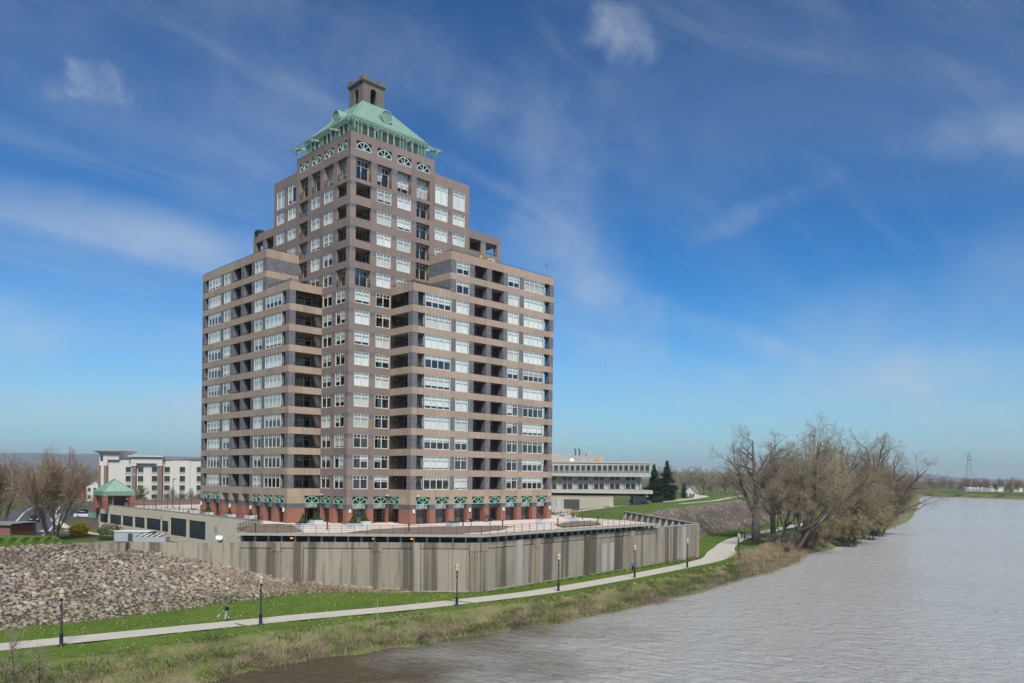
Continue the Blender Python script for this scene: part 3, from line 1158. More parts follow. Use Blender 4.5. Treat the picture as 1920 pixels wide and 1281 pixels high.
# eaves fringe and trellis frame
for side in range(4):
    ca, sa = math.cos(side * math.pi / 2), math.sin(side * math.pi / 2)

    def T(x, y, z):
        return (CX + x * ca - y * sa, CY + x * sa + y * ca, z)
    b = MB()
    HTR, ZTR = 8.10, 55.95
    b.bar(T(-HTR, -HTR, ZTR), T(HTR, -HTR, ZTR), 0.12)
    b.bar(T(-HTR + 0.55, -HTR + 0.55, ZTR + 0.0), T(HTR - 0.55, -HTR + 0.55, ZTR), 0.07)
    for x in (-HTR + 0.9, -2.6, 2.6, HTR - 0.9):
        b.bar(T(x, -HTR, ZTR), T(x, -HP, ZTR + 0.25), 0.12, 0.26)
        b.bar(T(x, -HTR + 0.1, ZTR - 0.1), T(x, -HTR + 0.35, ZTR - 0.85), 0.09)
        b.bar(T(x, -HTR + 0.35, ZTR - 0.85), T(x, -HP - 0.5, ZTR - 1.35), 0.09)
    b.bar(T(-HTR, -HTR, ZTR), T(-HP, -HP, ZTR + 0.2), 0.13, 0.3)
    b.build('eaves_trellis', 'copper_light', tower)
    b = MB()
    n = 46
    for i in range(n + 1):
        x = -HP - 0.1 + i * (2 * HP + 0.2) / n
        b.bar(T(x, -HP - 0.18, ZE - 0.65), T(x, -HP - 0.18, ZE + 0.22), 0.05)
    b.bar(T(-HP - .2, -HP - 0.18, ZE - 0.05), T(HP + .2, -HP - 0.18, ZE - 0.05), 0.10, 0.16)
    b.bar(T(-HP - .2, -HP - 0.18, ZE - 0.62), T(HP + .2, -HP - 0.18, ZE - 0.62), 0.06)
    b.build('eaves_fringe', 'copper_green', tower)
b = MB()
b.box(CX - HP - 0.5, CX + HP + 0.5, CY - HP - 0.5, CY + HP + 0.5, ZT - 0.42, ZT - 0.32)
b.build('roof_deck', 'roof_grey', tower)

# belfry
simple('belfry_stone', (0.150, 0.130, 0.108), 0.9, 0.22, 1.6)
belfry = empty('belfry', (0, 0, 0), 0, tower)
zb0, zb1 = 61.3, 65.15
aw = 0.55
for side in range(4):
    ca, sa = math.cos(side * math.pi / 2), math.sin(side * math.pi / 2)

    def T(x, y, z):
        return (CX + x * ca - y * sa, CY + x * sa + y * ca, z)
    b = MB()
    zs = 64.05
    n = 12
    y0, y1 = -HC, -HC + 0.35
    for y in (y0, y1):
        b.poly([T(-HC, y, zb0), T(-aw, y, zb0), T(-aw, y, zb1), T(-HC, y, zb1)])
        b.poly([T(aw, y, zb0), T(HC, y, zb0), T(HC, y, zb1), T(aw, y, zb1)])
        for i in range(n):
            a0, a1 = math.pi * i / n, math.pi * (i + 1) / n
            x0, x1 = aw * math.cos(a0), aw * math.cos(a1)
            b.poly([T(x0, y, zs + aw * math.sin(a0)), T(x1, y, zs + aw * math.sin(a1)), T(x1, y, zb1), T(x0, y, zb1)])
    b.poly([T(-aw, y0, zb0), T(-aw, y1, zb0), T(-aw, y1, zs), T(-aw, y0, zs)])
    b.poly([T(aw, y0, zb0), T(aw, y1, zb0), T(aw, y1, zs), T(aw, y0, zs)])
    for i in range(n):
        a0, a1 = math.pi * i / n, math.pi * (i + 1) / n
        p = [(aw * math.cos(a), zs + aw * math.sin(a)) for a in (a0, a1)]
        b.poly([T(p[0][0], y0, p[0][1]), T(p[1][0], y0, p[1][1]), T(p[1][0], y1, p[1][1]), T(p[0][0], y1, p[0][1])])
    b.build('belfry_wall', 'belfry_stone', belfry)
b = MB()
for h, z0, z1 in ((HC + 0.06, 65.05, 65.2), (HC + 0.16, 65.2, 65.36), (HC + 0.27, 65.36, 65.62)):
    b.box(CX - h, CX + h, CY - h, CY + h, z0, z1)
b.build('cornice', 'belfry_stone', belfry)
for sx in (-1, 0, 1):
    for sy in (-1, 0, 1):
        if sx == 0 and sy == 0:
            continue
        if sx and sy:
            b = MB()
            x, y = CX + sx * 1.45, CY + sy * 1.45
            b.box(x - 0.58, x + 0.58, y - 0.58, y + 0.58, 65.62, 66.08)
            b.build('merlon', 'belfry_stone', belfry)
b = MB()
b.box(CX - HC - 0.15, CX + HC + 0.15, CY - HC - 0.15, CY + HC + 0.15, 61.95, 62.2)
b.build('roof_collar', 'copper_light', belfry)
# ------------------------------------------------------------------ ground: river, banks, levee, hinterland
ZP, ZW, ZH = -7.29, -9.30, -4.5
nrng = np.random.default_rng(11)


def soil_mat(name, layers, bump=0.4, rough=0.95):
    """layers: (colour, noise scale, lo, hi) painted one over the other by natural patchiness"""
    t = NT(name)
    k = layers[0][0]
    for c, sc, lo, hi in layers[1:]:
        f = t.ramp(t.noise(t.pos(), sc, 6, 0.68, 0.3), lo, hi)
        k = t.mix(f, k, c)
    fine = t.noise(t.pos(), 9.0, 5, 0.75)
    k = t.mix(1.0, k, t.mix(fine, (0.55,) * 3, (1.4,) * 3), 'MULTIPLY')
    t.col(k)
    t.b.inputs["Roughness"].default_value = rough
    t.b.inputs["Specular IOR Level"].default_value = 0.15
    t.bump(fine, bump, 0.15)
    MAT[name] = t.m


soil_mat('lawn', [((0.090, 0.150, 0.024), 0, 0, 0), ((0.130, 0.180, 0.034), 0.35, 0.42, 0.66), ((0.185, 0.165, 0.075), 0.6, 0.55, 0.75), ((0.070, 0.115, 0.024), 0.15, 0.50, 0.70)])
soil_mat('dry_bank', [((0.215, 0.185, 0.100), 0, 0, 0), ((0.120, 0.155, 0.038), 0.30, 0.40, 0.58), ((0.270, 0.225, 0.140), 1.4, 0.52, 0.74), ((0.120, 0.095, 0.060), 2.6, 0.60, 0.80)])
soil_mat('mud', [((0.105, 0.080, 0.052), 0, 0, 0), ((0.190, 0.150, 0.100), 1.2, 0.45, 0.70), ((0.055, 0.042, 0.030), 2.2, 0.55, 0.75)])
soil_mat('field', [((0.085, 0.120, 0.030), 0, 0, 0), ((0.145, 0.130, 0.070), 0.03, 0.46, 0.62), ((0.105, 0.095, 0.070), 0.09, 0.52, 0.70)])
soil_mat('riprap_bed', [((0.110, 0.095, 0.078), 0, 0, 0), ((0.060, 0.050, 0.042), 1.1, 0.45, 0.70)], 0.8)
simple('asphalt', (0.075, 0.075, 0.076), 0.9, 0.25, 0.5)
simple('path_concrete', (0.480, 0.445, 0.380), 0.9, 0.14, 0.6)
simple('path_edge', (0.55, 0.52, 0.43), 0.9, 0.14, 0.9)
simple('paint_white', (0.62, 0.62, 0.60), 0.8, 0.12, 2.0)

# river water: silty, rippled
t = NT('river_water')
wv = t.pos((1, 1, 1), (0, 0, R(8)))
big = t.noise(t.pos((1.0, 0.55, 1), (0, 0, R(20))), 0.85, 5, 0.62, 0.4)
sml = t.noise(t.pos((1.0, 0.42, 1), (0, 0, R(28))), 2.1, 6, 0.66, 0.5)
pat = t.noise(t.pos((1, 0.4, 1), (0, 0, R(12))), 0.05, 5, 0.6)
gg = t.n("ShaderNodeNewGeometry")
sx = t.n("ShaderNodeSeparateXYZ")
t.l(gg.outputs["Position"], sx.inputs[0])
# silt colour with bank reflection painted dark, sky reflection painted pale farther out
reflect_mask = t.math('SUBTRACT', t.math('MULTIPLY', t.math('ADD', sx.outputs[0], 20.0), 0.5), t.math('ADD', sx.outputs[1], 35.0))
reflect_mask = t.math('ADD', reflect_mask, t.math('MULTIPLY', t.math('SUBTRACT', t.noise(t.pos(), 0.09, 4, 0.6), 0.5), 34.0))
silt_sheen = t.mix(pat, (0.400, 0.395, 0.365), (0.500, 0.500, 0.475))
t.col(t.mix(t.ramp(reflect_mask, 2.0, 24.0), (0.105, 0.082, 0.055), silt_sheen))
t.b.inputs["Roughness"].default_value = 0.17
t.b.inputs["IOR"].default_value = 1.333
h = t.math('ADD', t.math('MULTIPLY', big, 0.9), t.math('MULTIPLY', sml, 0.45))
t.bump(h, 1.0, 0.9)
MAT['river_water'] = t.m
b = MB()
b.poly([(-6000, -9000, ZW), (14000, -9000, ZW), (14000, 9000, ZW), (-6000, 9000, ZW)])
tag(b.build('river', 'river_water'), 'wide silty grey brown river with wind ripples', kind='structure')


def resample(pts, n):
    pts = np.array(pts, float)
    d = np.r_[0, np.cumsum(np.linalg.norm(np.diff(pts[:, :2], axis=0), axis=1))]
    s = np.linspace(0, d[-1], n)
    return np.stack([np.interp(s, d, pts[:, i]) for i in range(pts.shape[1])], 1)


def smooth_line(pts, n, it=2):
    p = resample(pts, n)
    for _ in range(it):
        q = p.copy()
        q[1:-1] = (p[:-2] + 2 * p[1:-1] + p[2:]) / 4
        p = q
    return p


# stations along the bank: water edge, bank top, lawn end / levee toe, crest, behind crest, hinterland
ST = [
    # water edge        bank top              toe                    crest                 behind                far
    ((-190, -20), (-190, -14, -7.33), (-190, 2, ZP), (-180, 14, -1.6), (-178, 24, -1.6), (-170, 60, ZH)),
    ((-110, -30), (-110, -25, -7.33), (-105, -9, ZP), (-98, 6, -1.6), (-96, 16, -0.9), (-90, 50, ZH)),
    ((-70, -33.5), (-70, -28, -7.33), (-66, -10.5, ZP), (-60, 4.5, -1.6), (-57, 15, -0.9), (-50, 40, ZH)),
    ((-48, -34.0), (-48, -27.5, -7.33), (-46, -11.2, ZP), (-42, 6.5, -1.6), (-39, 17, -0.8), (-33, 30, ZH)),
    ((-34, -33.2), (-34, -27.3, -7.33), (-36, -11.7, ZP), (-34, 9.6, -1.6), (-31.5, 17, -1.2), (-27, 26, ZH)),
    ((-29, -32.5), (-29, -27.6, -7.33), (-31, -11.4, ZP), (-30.3, 7.2, -1.9), (-28, 10.5, ZH), (-20, 20, ZH)),
    ((-25.5, -31.9), (-25, -27.8, -7.33), (-27, -10.8, ZP), (-27.2, 4.6, -2.2), (-25.5, 7, ZH), (-16, 18, ZH)),
    ((-21.5, -32.7), (-21, -28.3, -7.33), (-22.5, -10.6, ZP), (-23.8, 1.75, -2.7), (-22, 4, ZH), (-14, 14, ZH)),
    ((-18.2, -33.2), (-17, -28.8, -7.33), (-18.3, -10.4, ZP), (-20.3, -1.2, -3.6), (-19, 1, ZH), (-12, 10, ZH)),
    ((-13, -33.8), (-12, -29.4, -7.33), (-14.5, -9.4, ZP), (-16.9, -4.05, -4.7), (-15.5, -2, -5), (-9, 6, ZH)),
    ((-8.7, -34.0), (-7, -30, -7.33), (-11.0, -9.6, -7.25), (-13.0, -7.35, -5.8), (-12, -5.5, -6), (-5, 3, ZH)),
    ((-4, -34.2), (-2, -30.3, -7.33), (-6.5, -13.2, -7.2), (-8.0, -11.6, -6.6), (-7, -10, -7), (0, 0, ZH)),
    ((0.5, -34.3), (3, -30.8, -7.33), (-2, -17.0, ZP), (-1.6, -16.6, -7.1), (0, -14, -7.2), (8, 0, ZH)),
    ((5.6, -34.4), (8, -31.2, -7.33), (4.2, -22.6, ZP), (4.9, -21.9, -7.2), (6, -19, -7.2), (14, 0, ZH)),
    ((16.4, -34.0), (19, -30.6, -7.33), (16, -21.4, ZP), (16, -20.8, -7.2), (18, -12, -6), (24, 6, ZH)),
    ((29.2, -33.4), (32, -29.2, -7.33), (30, -20.1, ZP), (30, -19.6, -7.2), (36, -8, -6), (40, 16, ZH)),
    ((42, -31.5), (45, -27.6, -7.33), (45, -18.8, ZP), (45, -18.2, -6.5), (49, -4, -2.2), (56, 26, -3.6)),
    ((57.3, -29.0), (59, -25.6, -7.33), (61, -17.4, ZP), (61, -16.8, -5.0), (58, 2, -1.1), (70, 36, -3.9)),
    ((70, -26.9), (71, -22.8, -7.33), (67.5, -14.0, ZP), (67.4, -1.0, -1.7), (70, 11, -1.0), (88, 48, -4.2)),
    ((80.2, -24.6), (82, -20.5, -7.33), (79, -5.0, ZP), (78, 7.0, -1.2), (78, 18, -1.2), (100, 58, ZH)),
    ((90, -21.0), (91, -16.8, -7.6), (92, 3.5, ZP), (92, 14.0, -1.0), (92, 26, -1.2), (116, 68, ZH)),
    ((102, -17.0), (104, -12.5, -7.7), (106, 10.0, ZP), (104, 20.0, -1.0), (104, 32, -1.2), (130, 78, ZH)),
    ((118, -15.5), (119, -10.0, -7.8), (126, 16.7, ZP), (120, 26.0, -1.0), (120, 38, -1.2), (150, 88, ZH)),
    ((140, -11.5), (141, -5.0, -7.8), (142.5, 20.7, ZP), (138, 32.5, -1.0), (138, 45, -1.2), (175, 100, ZH)),
    ((160, -7.0), (161, 0, -7.8), (168, 28, ZP), (160, 40, -1.0), (160, 52, -1.2), (205, 112, ZH)),
    ((191, -0.4), (192, 6, -7.8), (196, 37, ZP), (190, 50.5, -1.0), (190, 63, -1.2), (245, 130, ZH)),
    ((264, 17), (265, 24, -7.6), (262, 58, -7), (254, 76, -1.0), (252, 90, -1.2), (320, 170, ZH)),
    ((400, 58), (401, 66, -7), (395, 100, -6), (385, 125, -1.2), (380, 140, -1.5), (470, 230, ZH)),
    ((560, 108), (562, 118, -6), (560, 140, -5), (545, 175, -2.0), (540, 190, -2.5), (620, 300, ZH)),
    ((722, 161), (725, 172, -6), (730, 190, -5), (735, 220, ZH), (740, 240, ZH), (800, 360, ZH)),
    ((868, 206), (876, 216, -6), (886, 226, -5), (900, 250, ZH), (910, 260, ZH), (1000, 380, ZH)),
    ((822, 140), (834, 142, -6), (850, 146, -5), (880, 152, ZH), (900, 156, ZH), (1200, 250, ZH)),
    ((797, 92), (808, 92, -6), (825, 92, -5), (860, 92, ZH), (880, 92, ZH), (1300, 140, ZH)),
    ((745, 0), (756, -2, -6), (775, -4, -5), (810, -8, ZH), (830, -10, ZH), (1300, -20, ZH)),
    ((700, -200), (712, -203, -6), (730, -207, -5), (770, -214, ZH), (790, -220, ZH), (1300, -300, ZH)),
    ((640, -900), (652, -905, -6), (670, -910, -5), (710, -920, ZH), (730, -930, ZH), (1300, -1200, ZH)),
]
NS = len(ST)
lines = []
for li in range(6):
    pts = []
    for s_ in ST:
        p = s_[li]
        pts.append((p[0], p[1], ZW - 0.05) if li == 0 else p)
    lines.append(np.array(pts, float))
# subdivide each span of stations so the shore can wander
SUBD = 6


def sub(line, jitter, dz, seed):
    rg = np.random.default_rng(seed)
    out = []
    n = len(line)
    for i in range(n - 1):
        for k in range(SUBD):
            out.append(line[i] * (1 - k / SUBD) + line[i + 1] * k / SUBD)
    out.append(line[-1])
    out = np.array(out)
    j = np.cumsum(rg.normal(0, 1, (len(out), 2)), 0)
    j -= np.linspace(0, 1, len(out))[:, None] * j[-1]
    jj = rg.normal(0, 1, (len(out), 2))
    for _ in range(2):
        jj[1:-1] = (jj[:-2] + jj[1:-1] * 2 + jj[2:]) / 4
    out[:, :2] += jj * jitter
    out[:, 2] += rg.normal(0, 1, len(out)) * dz
    return out


L1 = sub(lines[0], 0.75, 0.0, 1)
L0 = L1.copy()
L0[:, 2] -= 1.6
L0[:, 1] -= 3.0
L2 = sub(lines[1], 0.35, 0.05, 2)
L3 = sub(lines[2], 0.0, 0.0, 3)
L4 = sub(lines[3], 0.0, 0.0, 4)
L5 = sub(lines[4], 0.0, 0.0, 5)
L6 = sub(lines[5], 0.0, 0.0, 6)


def loft(name, A, B, n, mat, bulge=0.0, rough=0.0, seed=0, i0=0, i1=None, smooth=True, kind='structure', label=None):
    A = A[i0:i1]
    B = B[i0:i1]
    rg = np.random.default_rng(seed)
    m = len(A)
    V = np.zeros((m, n + 1, 3))
    for j in range(n + 1):
        t = j / n
        V[:, j] = A * (1 - t) + B * t
        V[:, j, 2] += bulge * math.sin(math.pi * t)
        if rough and 0 < j < n:
            V[:, j, 2] += rg.normal(0, rough, m)
    idx = np.arange(m * (n + 1)).reshape(m, n + 1)
    q = np.stack([idx[:-1, :-1], idx[1:, :-1], idx[1:, 1:], idx[:-1, 1:]], -1).reshape(-1, 4)
    me = fast_mesh(name, V.reshape(-1, 3), q, mat, smooth)
    o = bpy.data.objects.new(name, me)
    link(o)
    return tag(o, label, kind=kind)


loft('river_shore', L0, L1, 2, 'mud', label='muddy shore at the water line')
loft('river_bank', L1, L2, 4, 'dry_bank', 0.25, 0.10, 3, label='sloping river bank of dry grass')
LM = L2 * 0.62 + L3 * 0.38
loft('lawn', L2, L3, 8, 'lawn', 0.0, 0.006, 4, label='green riverside lawn either side of the path')
i_wall = 5 * SUBD
loft('riprap_slope', L3, L4, 8, 'riprap_bed', 0.0, 0.05, 5, 0, 13 * SUBD + 1, label='earth bed under the stone slope')
loft('wall_footing_ground', L3, L4, 1, 'mud', 0, 0, 6, 13 * SUBD, 18 * SUBD + 1, label='ground at the foot of the concrete wall')
loft('levee_slope', L3, L4, 6, 'riprap_bed', 0.15, 0.05, 7, 18 * SUBD, 27 * SUBD + 1, label='stony slope of the levee')
loft('far_bank', L3, L4, 2, 'field', 0, 0, 7, 27 * SUBD, None, label='low far bank of the river')
loft('levee_top', L4, L5, 3, 'lawn', 0, 0, 8, label='grassy top of the levee')
loft('levee_back', L5, L6, 4, 'lawn', 0, 0, 9, label='grass falling away behind the levee')
# hinterland out to the horizon
c2 = np.array(CAM[:2])
dirs = L6[:, :2] - c2
dirs /= np.linalg.norm(dirs, axis=1)[:, None]
L7 = L6.copy()
L7[:, :2] = c2 + dirs * np.maximum(900, np.linalg.norm(L6[:, :2] - c2, axis=1) + 200)[:, None]
L8 = L7.copy()
L8[:, :2] = c2 + dirs * 14000
loft('plain', L6, L7, 6, 'field', label='flat land behind the river')
loft('far_plain', L7, L8, 4, 'field', label='flat land out to the hills')

# ------------------------------------------------------------------ riverside path
PC = smooth_line([(-190, 0), (-120, -12.5), (-80, -17), (-60, -18.2), (-45, -19.6), (-37.1, -20.8), (-28.3, -22.1), (-18, -23.6), (-9.8, -25.6), (-2, -26.3), (8.8, -27.3), (20.2, -26.3), (34.1, -24.7),
                  (52, -22.0), (63, -19.6), (72, -15.6), (82, -10.2), (92, -5.2), (104, -0.2), (124, 6.9), (164, 16), (200, 24), (262, 44), (390, 84)], 260, 3)
tang = np.gradient(PC, axis=0)
tang /= np.linalg.norm(tang, axis=1)[:, None]
nor = np.stack([-tang[:, 1], tang[:, 0]], 1)


def ribbon(name, off0, off1, z, mat, parent=None):
    V = np.zeros((len(PC), 2, 3))
    V[:, 0, :2] = PC + nor * off0
    V[:, 1, :2] = PC + nor * off1
    V[:, :, 2] = z
    idx = np.arange(len(PC) * 2).reshape(-1, 2)
    q = np.stack([idx[:-1, 0], idx[1:, 0], idx[1:, 1], idx[:-1, 1]], -1)
    o = bpy.data.objects.new(name, fast_mesh(name, V.reshape(-1, 3), q, mat))
    return link(o, parent)


# the wide bend beside the end of the wall
pw = np.interp(PC[:, 0], [-200, 50, 64, 74, 84, 400], [1.5, 1.5, 2.0, 2.6, 1.9, 1.5])
nor = nor * (pw / 1.5)[:, None]
path = tag(ribbon('path', -1.42, 1.42, ZP + 0.055, 'path_concrete'), 'pale asphalt footpath winding along the river', kind='structure')
ribbon('path_edge', -1.56, -1.42, ZP + 0.050, 'path_edge', path)
ribbon('path_edge', 1.42, 1.56, ZP + 0.050, 'path_edge', path)

# ------------------------------------------------------------------ concrete flood wall
t = NT('wall_concrete')
big = t.noise(t.pos((1, 1, 0.6)), 0.35, 5, 0.6)
st1 = t.noise(t.pos((1.0, 1.0, 0.03)), 0.50, 4, 0.55)
st2 = t.noise(t.pos((1.0, 1.0, 0.05)), 2.2, 5, 0.65)
fine = t.noise(t.pos(), 7.0, 5, 0.7)
k = t.mix(big, (0.225, 0.196, 0.152), (0.335, 0.297, 0.232))
k = t.mix(t.math('MULTIPLY', t.ramp(st1, 0.50, 0.58), 0.80), k, (0.075, 0.062, 0.050))
k = t.mix(t.math('MULTIPLY', t.ramp(st2, 0.52, 0.68), 0.55), k, (0.085, 0.075, 0.062))
k = t.mix(t.math('MULTIPLY', t.ramp(st2, 0.30, 0.42), -0.25), k, (0.36, 0.34, 0.30))
k = t.mix(1.0, k, t.mix(fine, (0.82,) * 3, (1.18,) * 3), 'MULTIPLY')
oi = t.n("ShaderNodeObjectInfo")
k = t.mix(1.0, k, t.mix(oi.outputs["Random"], (0.86,) * 3, (1.14,) * 3), 'MULTIPLY')
t.col(k)
t.b.inputs["Roughness"].default_value = 0.92
t.b.inputs["Specular IOR Level"].default_value = 0.2
t.bump(fine, 0.2, 0.04)
MAT['wall_concrete'] = t.m
simple('concrete_light', (0.33, 0.315, 0.28), 0.9, 0.22, 1.3)
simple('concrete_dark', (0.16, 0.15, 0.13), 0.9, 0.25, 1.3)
simple('chalk_patch', (0.33, 0.32, 0.29), 0.9, 0.25, 0.8)

WA = Vector((4.7, -22.25, 0))
WL = (Vector((-17.0, -4.0, 0)) - WA).normalized()
WR = (Vector((61.5, -17.2, 0)) - WA).normalized()
flood = empty('flood_wall', WA + Vector((0, 0, ZP)))
tag(flood, 'long stained concrete flood wall with pilasters below the plaza railing', 'wall')
ang_l = math.atan2(WL.y, WL.x)
ang_r = math.atan2(WR.y, WR.x)
ZTOP = -1.25


def wall_run(name, ang, flip, s0, s1, z0, z1, th, mat='wall_concrete', out=0.0):
    """a length of wall: s along the run, outward side towards the river"""
    b = MB()
    sg = 1 if flip else -1
    y0, y1 = sorted((sg * out, -sg * th))
    b.box(s0, s1, y0, y1, z0, z1)
    return b.build(name, mat, flood, (0, 0, -ZP), ang)


def pilaster(ang, flip, s, w, z0, z1, out, flutes, mat='wall_concrete'):
    b = MB()
    sg = 1 if flip else -1

    def bb(a, c, o0, o1, za, zb):
        y0, y1 = sorted((sg * o0, sg * o1))
        b.box(a, c, y0, y1, za, zb)
    if not flutes:
        bb(s - w / 2, s + w / 2, -0.1, out, z0, z1)
    else:
        bb(s - w / 2 - 0.05, s + w / 2 + 0.05, -0.1, out + 0.03, z1 - 1.05, z1)
        bb(s - w / 2, s + w / 2, -0.1, out - 0.10, z0, z1 - 1.06)
        n = flutes
        g = 0.09
        bw = (w - (n - 1) * g) / n
        for i in range(n):
            a = s - w / 2 + i * (bw + g)
            bb(a, a + bw, out - 0.12, out, z0, z1 - 1.06)
    return b.build('pilaster', mat, flood, (0, 0, -ZP), ang)


# left run (faces the camera); panels between joints
cutsL = [0.0, 3.8, 7.1, 12.0, 16.6, 21.8, 24.7, 28.6]
for a, c in zip(cutsL[:-1], cutsL[1:]):
    wall_run('wall_panel', ang_l, True, a + 0.015, c - 0.015, ZP - 0.6, ZTOP - 0.72, 0.5)
for a, c in zip([0.0, 7.2, 14.5, 21.9], [7.18, 14.48, 21.88, 28.6]):
    wall_run('wall_cap', ang_l, True, a, c, ZTOP - 0.70, ZTOP, 0.6, out=0.10)
wall_run('wall_foot', ang_l, True, 0.4, 13.0, ZP - 0.5, ZP + 0.18, 0.3, 'concrete_light', 0.10)
for s_, w, fl in ((12.3, 0.95, 4), (24.3, 0.95, 4)):
    pilaster(ang_l, True, s_, w, ZP - 0.5, ZTOP - 0.05, 0.32, fl)
for s_, w in ((7.7, 1.0), (21.7, 1.05)):
    pilaster(ang_l, True, s_, w, ZP - 0.5, ZTOP - 0.02, 0.36, 0, 'concrete_light' if False else 'wall_concrete')
# low wall on to the left
for a, c, zt in ((28.62, 36.4, ZTOP - 0.18), (36.42, 41.4, ZTOP - 0.14)):
    wall_run('wall_panel', ang_l, True, a, c, ZP - 0.5, zt, 0.5)
b = MB()
b.box(41.42, 45.6, -1.6, 0.9, -5.5, -1.42)
b.build('wall_block', 'wall_concrete', flood, (0, 0, -ZP), ang_l)
wall_run('wall_panel', ang_l, True, 45.62, 50.0, -5.5, -1.5, 0.5)
# right run
cutsR = [0.0, 7.0, 11.0, 16.0, 22.4, 28.5, 34.6, 42.0]
for a, c in zip(cutsR[:-1], cutsR[1:]):
    wall_run('wall_panel', ang_r, False, a + 0.015, c - 0.015, ZP - 0.6, ZTOP - 0.72, 0.5)
    wall_run('wall_cap', ang_r, False, a + 0.01, c - 0.01, ZTOP - 0.70, ZTOP, 0.6, out=0.10)
for a, c, zt in ((42.0, 45.5, ZTOP + 0.02), (45.52, 51.2, ZTOP + 0.03), (51.22, 56.5, ZTOP + 0.04)):
    wall_run('wall_panel', ang_r, False, a, c, ZP - 0.6, zt, 0.5)
    wall_run('wall_coping', ang_r, False, a, c, zt + 0.002, zt + 0.12, 0.55, 'concrete_light', 0.06)
wall_run('wall_foot', ang_r, False, 0.4, 56.0, ZP - 0.5, ZP + 0.20, 0.3, 'concrete_light', 0.10)
for s_, fl in ((11.1, 3), (22.6, 3), (34.7, 3), (45.5, 3), (56.4, 3)):
    pilaster(ang_r, False, s_, 0.85, ZP - 0.5, ZTOP - 0.05, 0.30, fl)
for s_ in (7.2, 51.2):
    pilaster(ang_r, False, s_, 1.1, ZP - 0.5, ZTOP - 0.02, 0.42, 0, 'concrete_light')
# corner pier, two fluted faces
for ang, flip in ((ang_l, True), (ang_r, False)):
    pilaster(ang, flip, 0.62, 1.15, ZP - 0.5, ZTOP + 0.03, 0.36, 4)
b = MB()
b.box(0.30, 0.64, 0.03, 0.30, 0, 1)
# pale painted-over patches on the right run
for a, c in ((26.7, 27.9), (28.7, 29.9)):
    wall_run('painted_patch', ang_r, False, a, c, ZP + 0.25, -2.9, 0.02, 'chalk_patch', 0.006)

# retaining return with fins beyond the plaza
b = MB()
B1 = WA + WR * 56.6
B2 = Vector((66.5, 2.9, 0))
d = (B2 - B1).normalized()
n_ = Vector((-d.y, d.x, 0))
L_ = (B2 - B1).length
angf = math.atan2(d.y, d.x)
fw = MB()
fw.v += [tuple(Vector((s_, y, z))) for s_, y, z in ((0, -0.25, -7.6), (L_, -0.25, -4), (L_, -0.25, 0.05), (0, -0.25, -1.15), (0, 0.12, -7.6), (L_, 0.12, -4), (L_, 0.12, 0.05), (0, 0.12, -1.15))]
fw.f += [(0, 1, 2, 3), (7, 6, 5, 4), (3, 2, 6, 7), (0, 3, 7, 4), (1, 5, 6, 2), (0, 4, 5, 1)]
fw.build('return_wall', 'concrete_dark', flood, B1 - WA - Vector((0, 0, ZP)), angf)
cp = MB()
cp.bar((0, -0.06, -1.10), (L_, -0.06, 0.10), 0.55, 0.16)
cp.build('return_coping', 'concrete_light', flood, B1 - WA - Vector((0, 0, ZP)), angf)
for i in range(12):
    s_ = 0.9 + i * (L_ - 1.6) / 11
    zt = -1.15 + (1.2) * s_ / L_
    f = MB()
    f.v += [(s_ - 0.11, 0.12, zt), (s_ + 0.11, 0.12, zt), (s_ + 0.11, 2.4, zt - 3.4), (s_ - 0.11, 2.4, zt - 3.4), (s_ - 0.11, 0.12, zt - 3.5), (s_ + 0.11, 0.12, zt - 3.5)]
    f.f += [(0, 1, 2, 3), (0, 3, 4), (1, 5, 2), (3, 2, 5, 4), (0, 4, 5, 1)]
    f.build('fin', 'concrete_light', flood, B1 - WA - Vector((0, 0, ZP)), angf)

# ------------------------------------------------------------------ plaza deck on the wall
t = NT('plaza_paving')
nn = t.noise(t.pos(), 0.25, 3, 0.5)
g = t.n("ShaderNodeTexBrick")
g.inputs["Scale"].default_value = 1.0
g.inputs["Brick Width"].default_value = 0.9
g.inputs["Row Height"].default_value = 0.9
g.inputs["Mortar Size"].default_value = 0.02
g.inputs["Color1"].default_value = (0.62, 0.52, 0.445, 1)
g.inputs["Color2"].default_value = (0.69, 0.60, 0.52, 1)
g.inputs["Mortar"].default_value = (0.46, 0.38, 0.32, 1)
t.l(t.pos(), g.inputs["Vector"])
t.col(t.mix(1.0, g.outputs["Color"], t.mix(nn, (0.85,) * 3, (1.15,) * 3), 'MULTIPLY'))
t.b.inputs["Roughness"].default_value = 0.9
MAT['plaza_paving'] = t.m
simple('gravel_brown', (0.20, 0.150, 0.118), 0.95, 0.55, 6.0, bump=1.0)

EDGE = [(-8.6, 8.0), (-17.75, -3.9), (4.55, -23.0), (46.2, -19.4), (44.3, 34.0)]
EZ = [0.0, -0.28, -0.32, -0.52, -0.05]
INN = [(-7.8, 9.0), (-13.2, -1.6), (5.4, -18.6), (42.5, -15.4), (43.3, 34.0)]
plaza = empty('plaza_deck')
tag(plaza, 'pale pink paved plaza deck round the tower', kind='structure')
b = MB()
b.poly([(x, y, 0.0) for x, y in INN] + [(-7.8, 34.0, 0.0)])
b.poly([(-7.8, 34.0, 0.0), (43.3, 34.0, 0), (43.3, 90, 0), (-7.8, 90, 0)])
for i in range(4):
    b.poly([(*INN[i], 0.0), (*INN[i + 1], 0.0), (*EDGE[i + 1], EZ[i + 1]), (*EDGE[i], EZ[i])])
b.build('paving', 'plaza_paving', plaza)
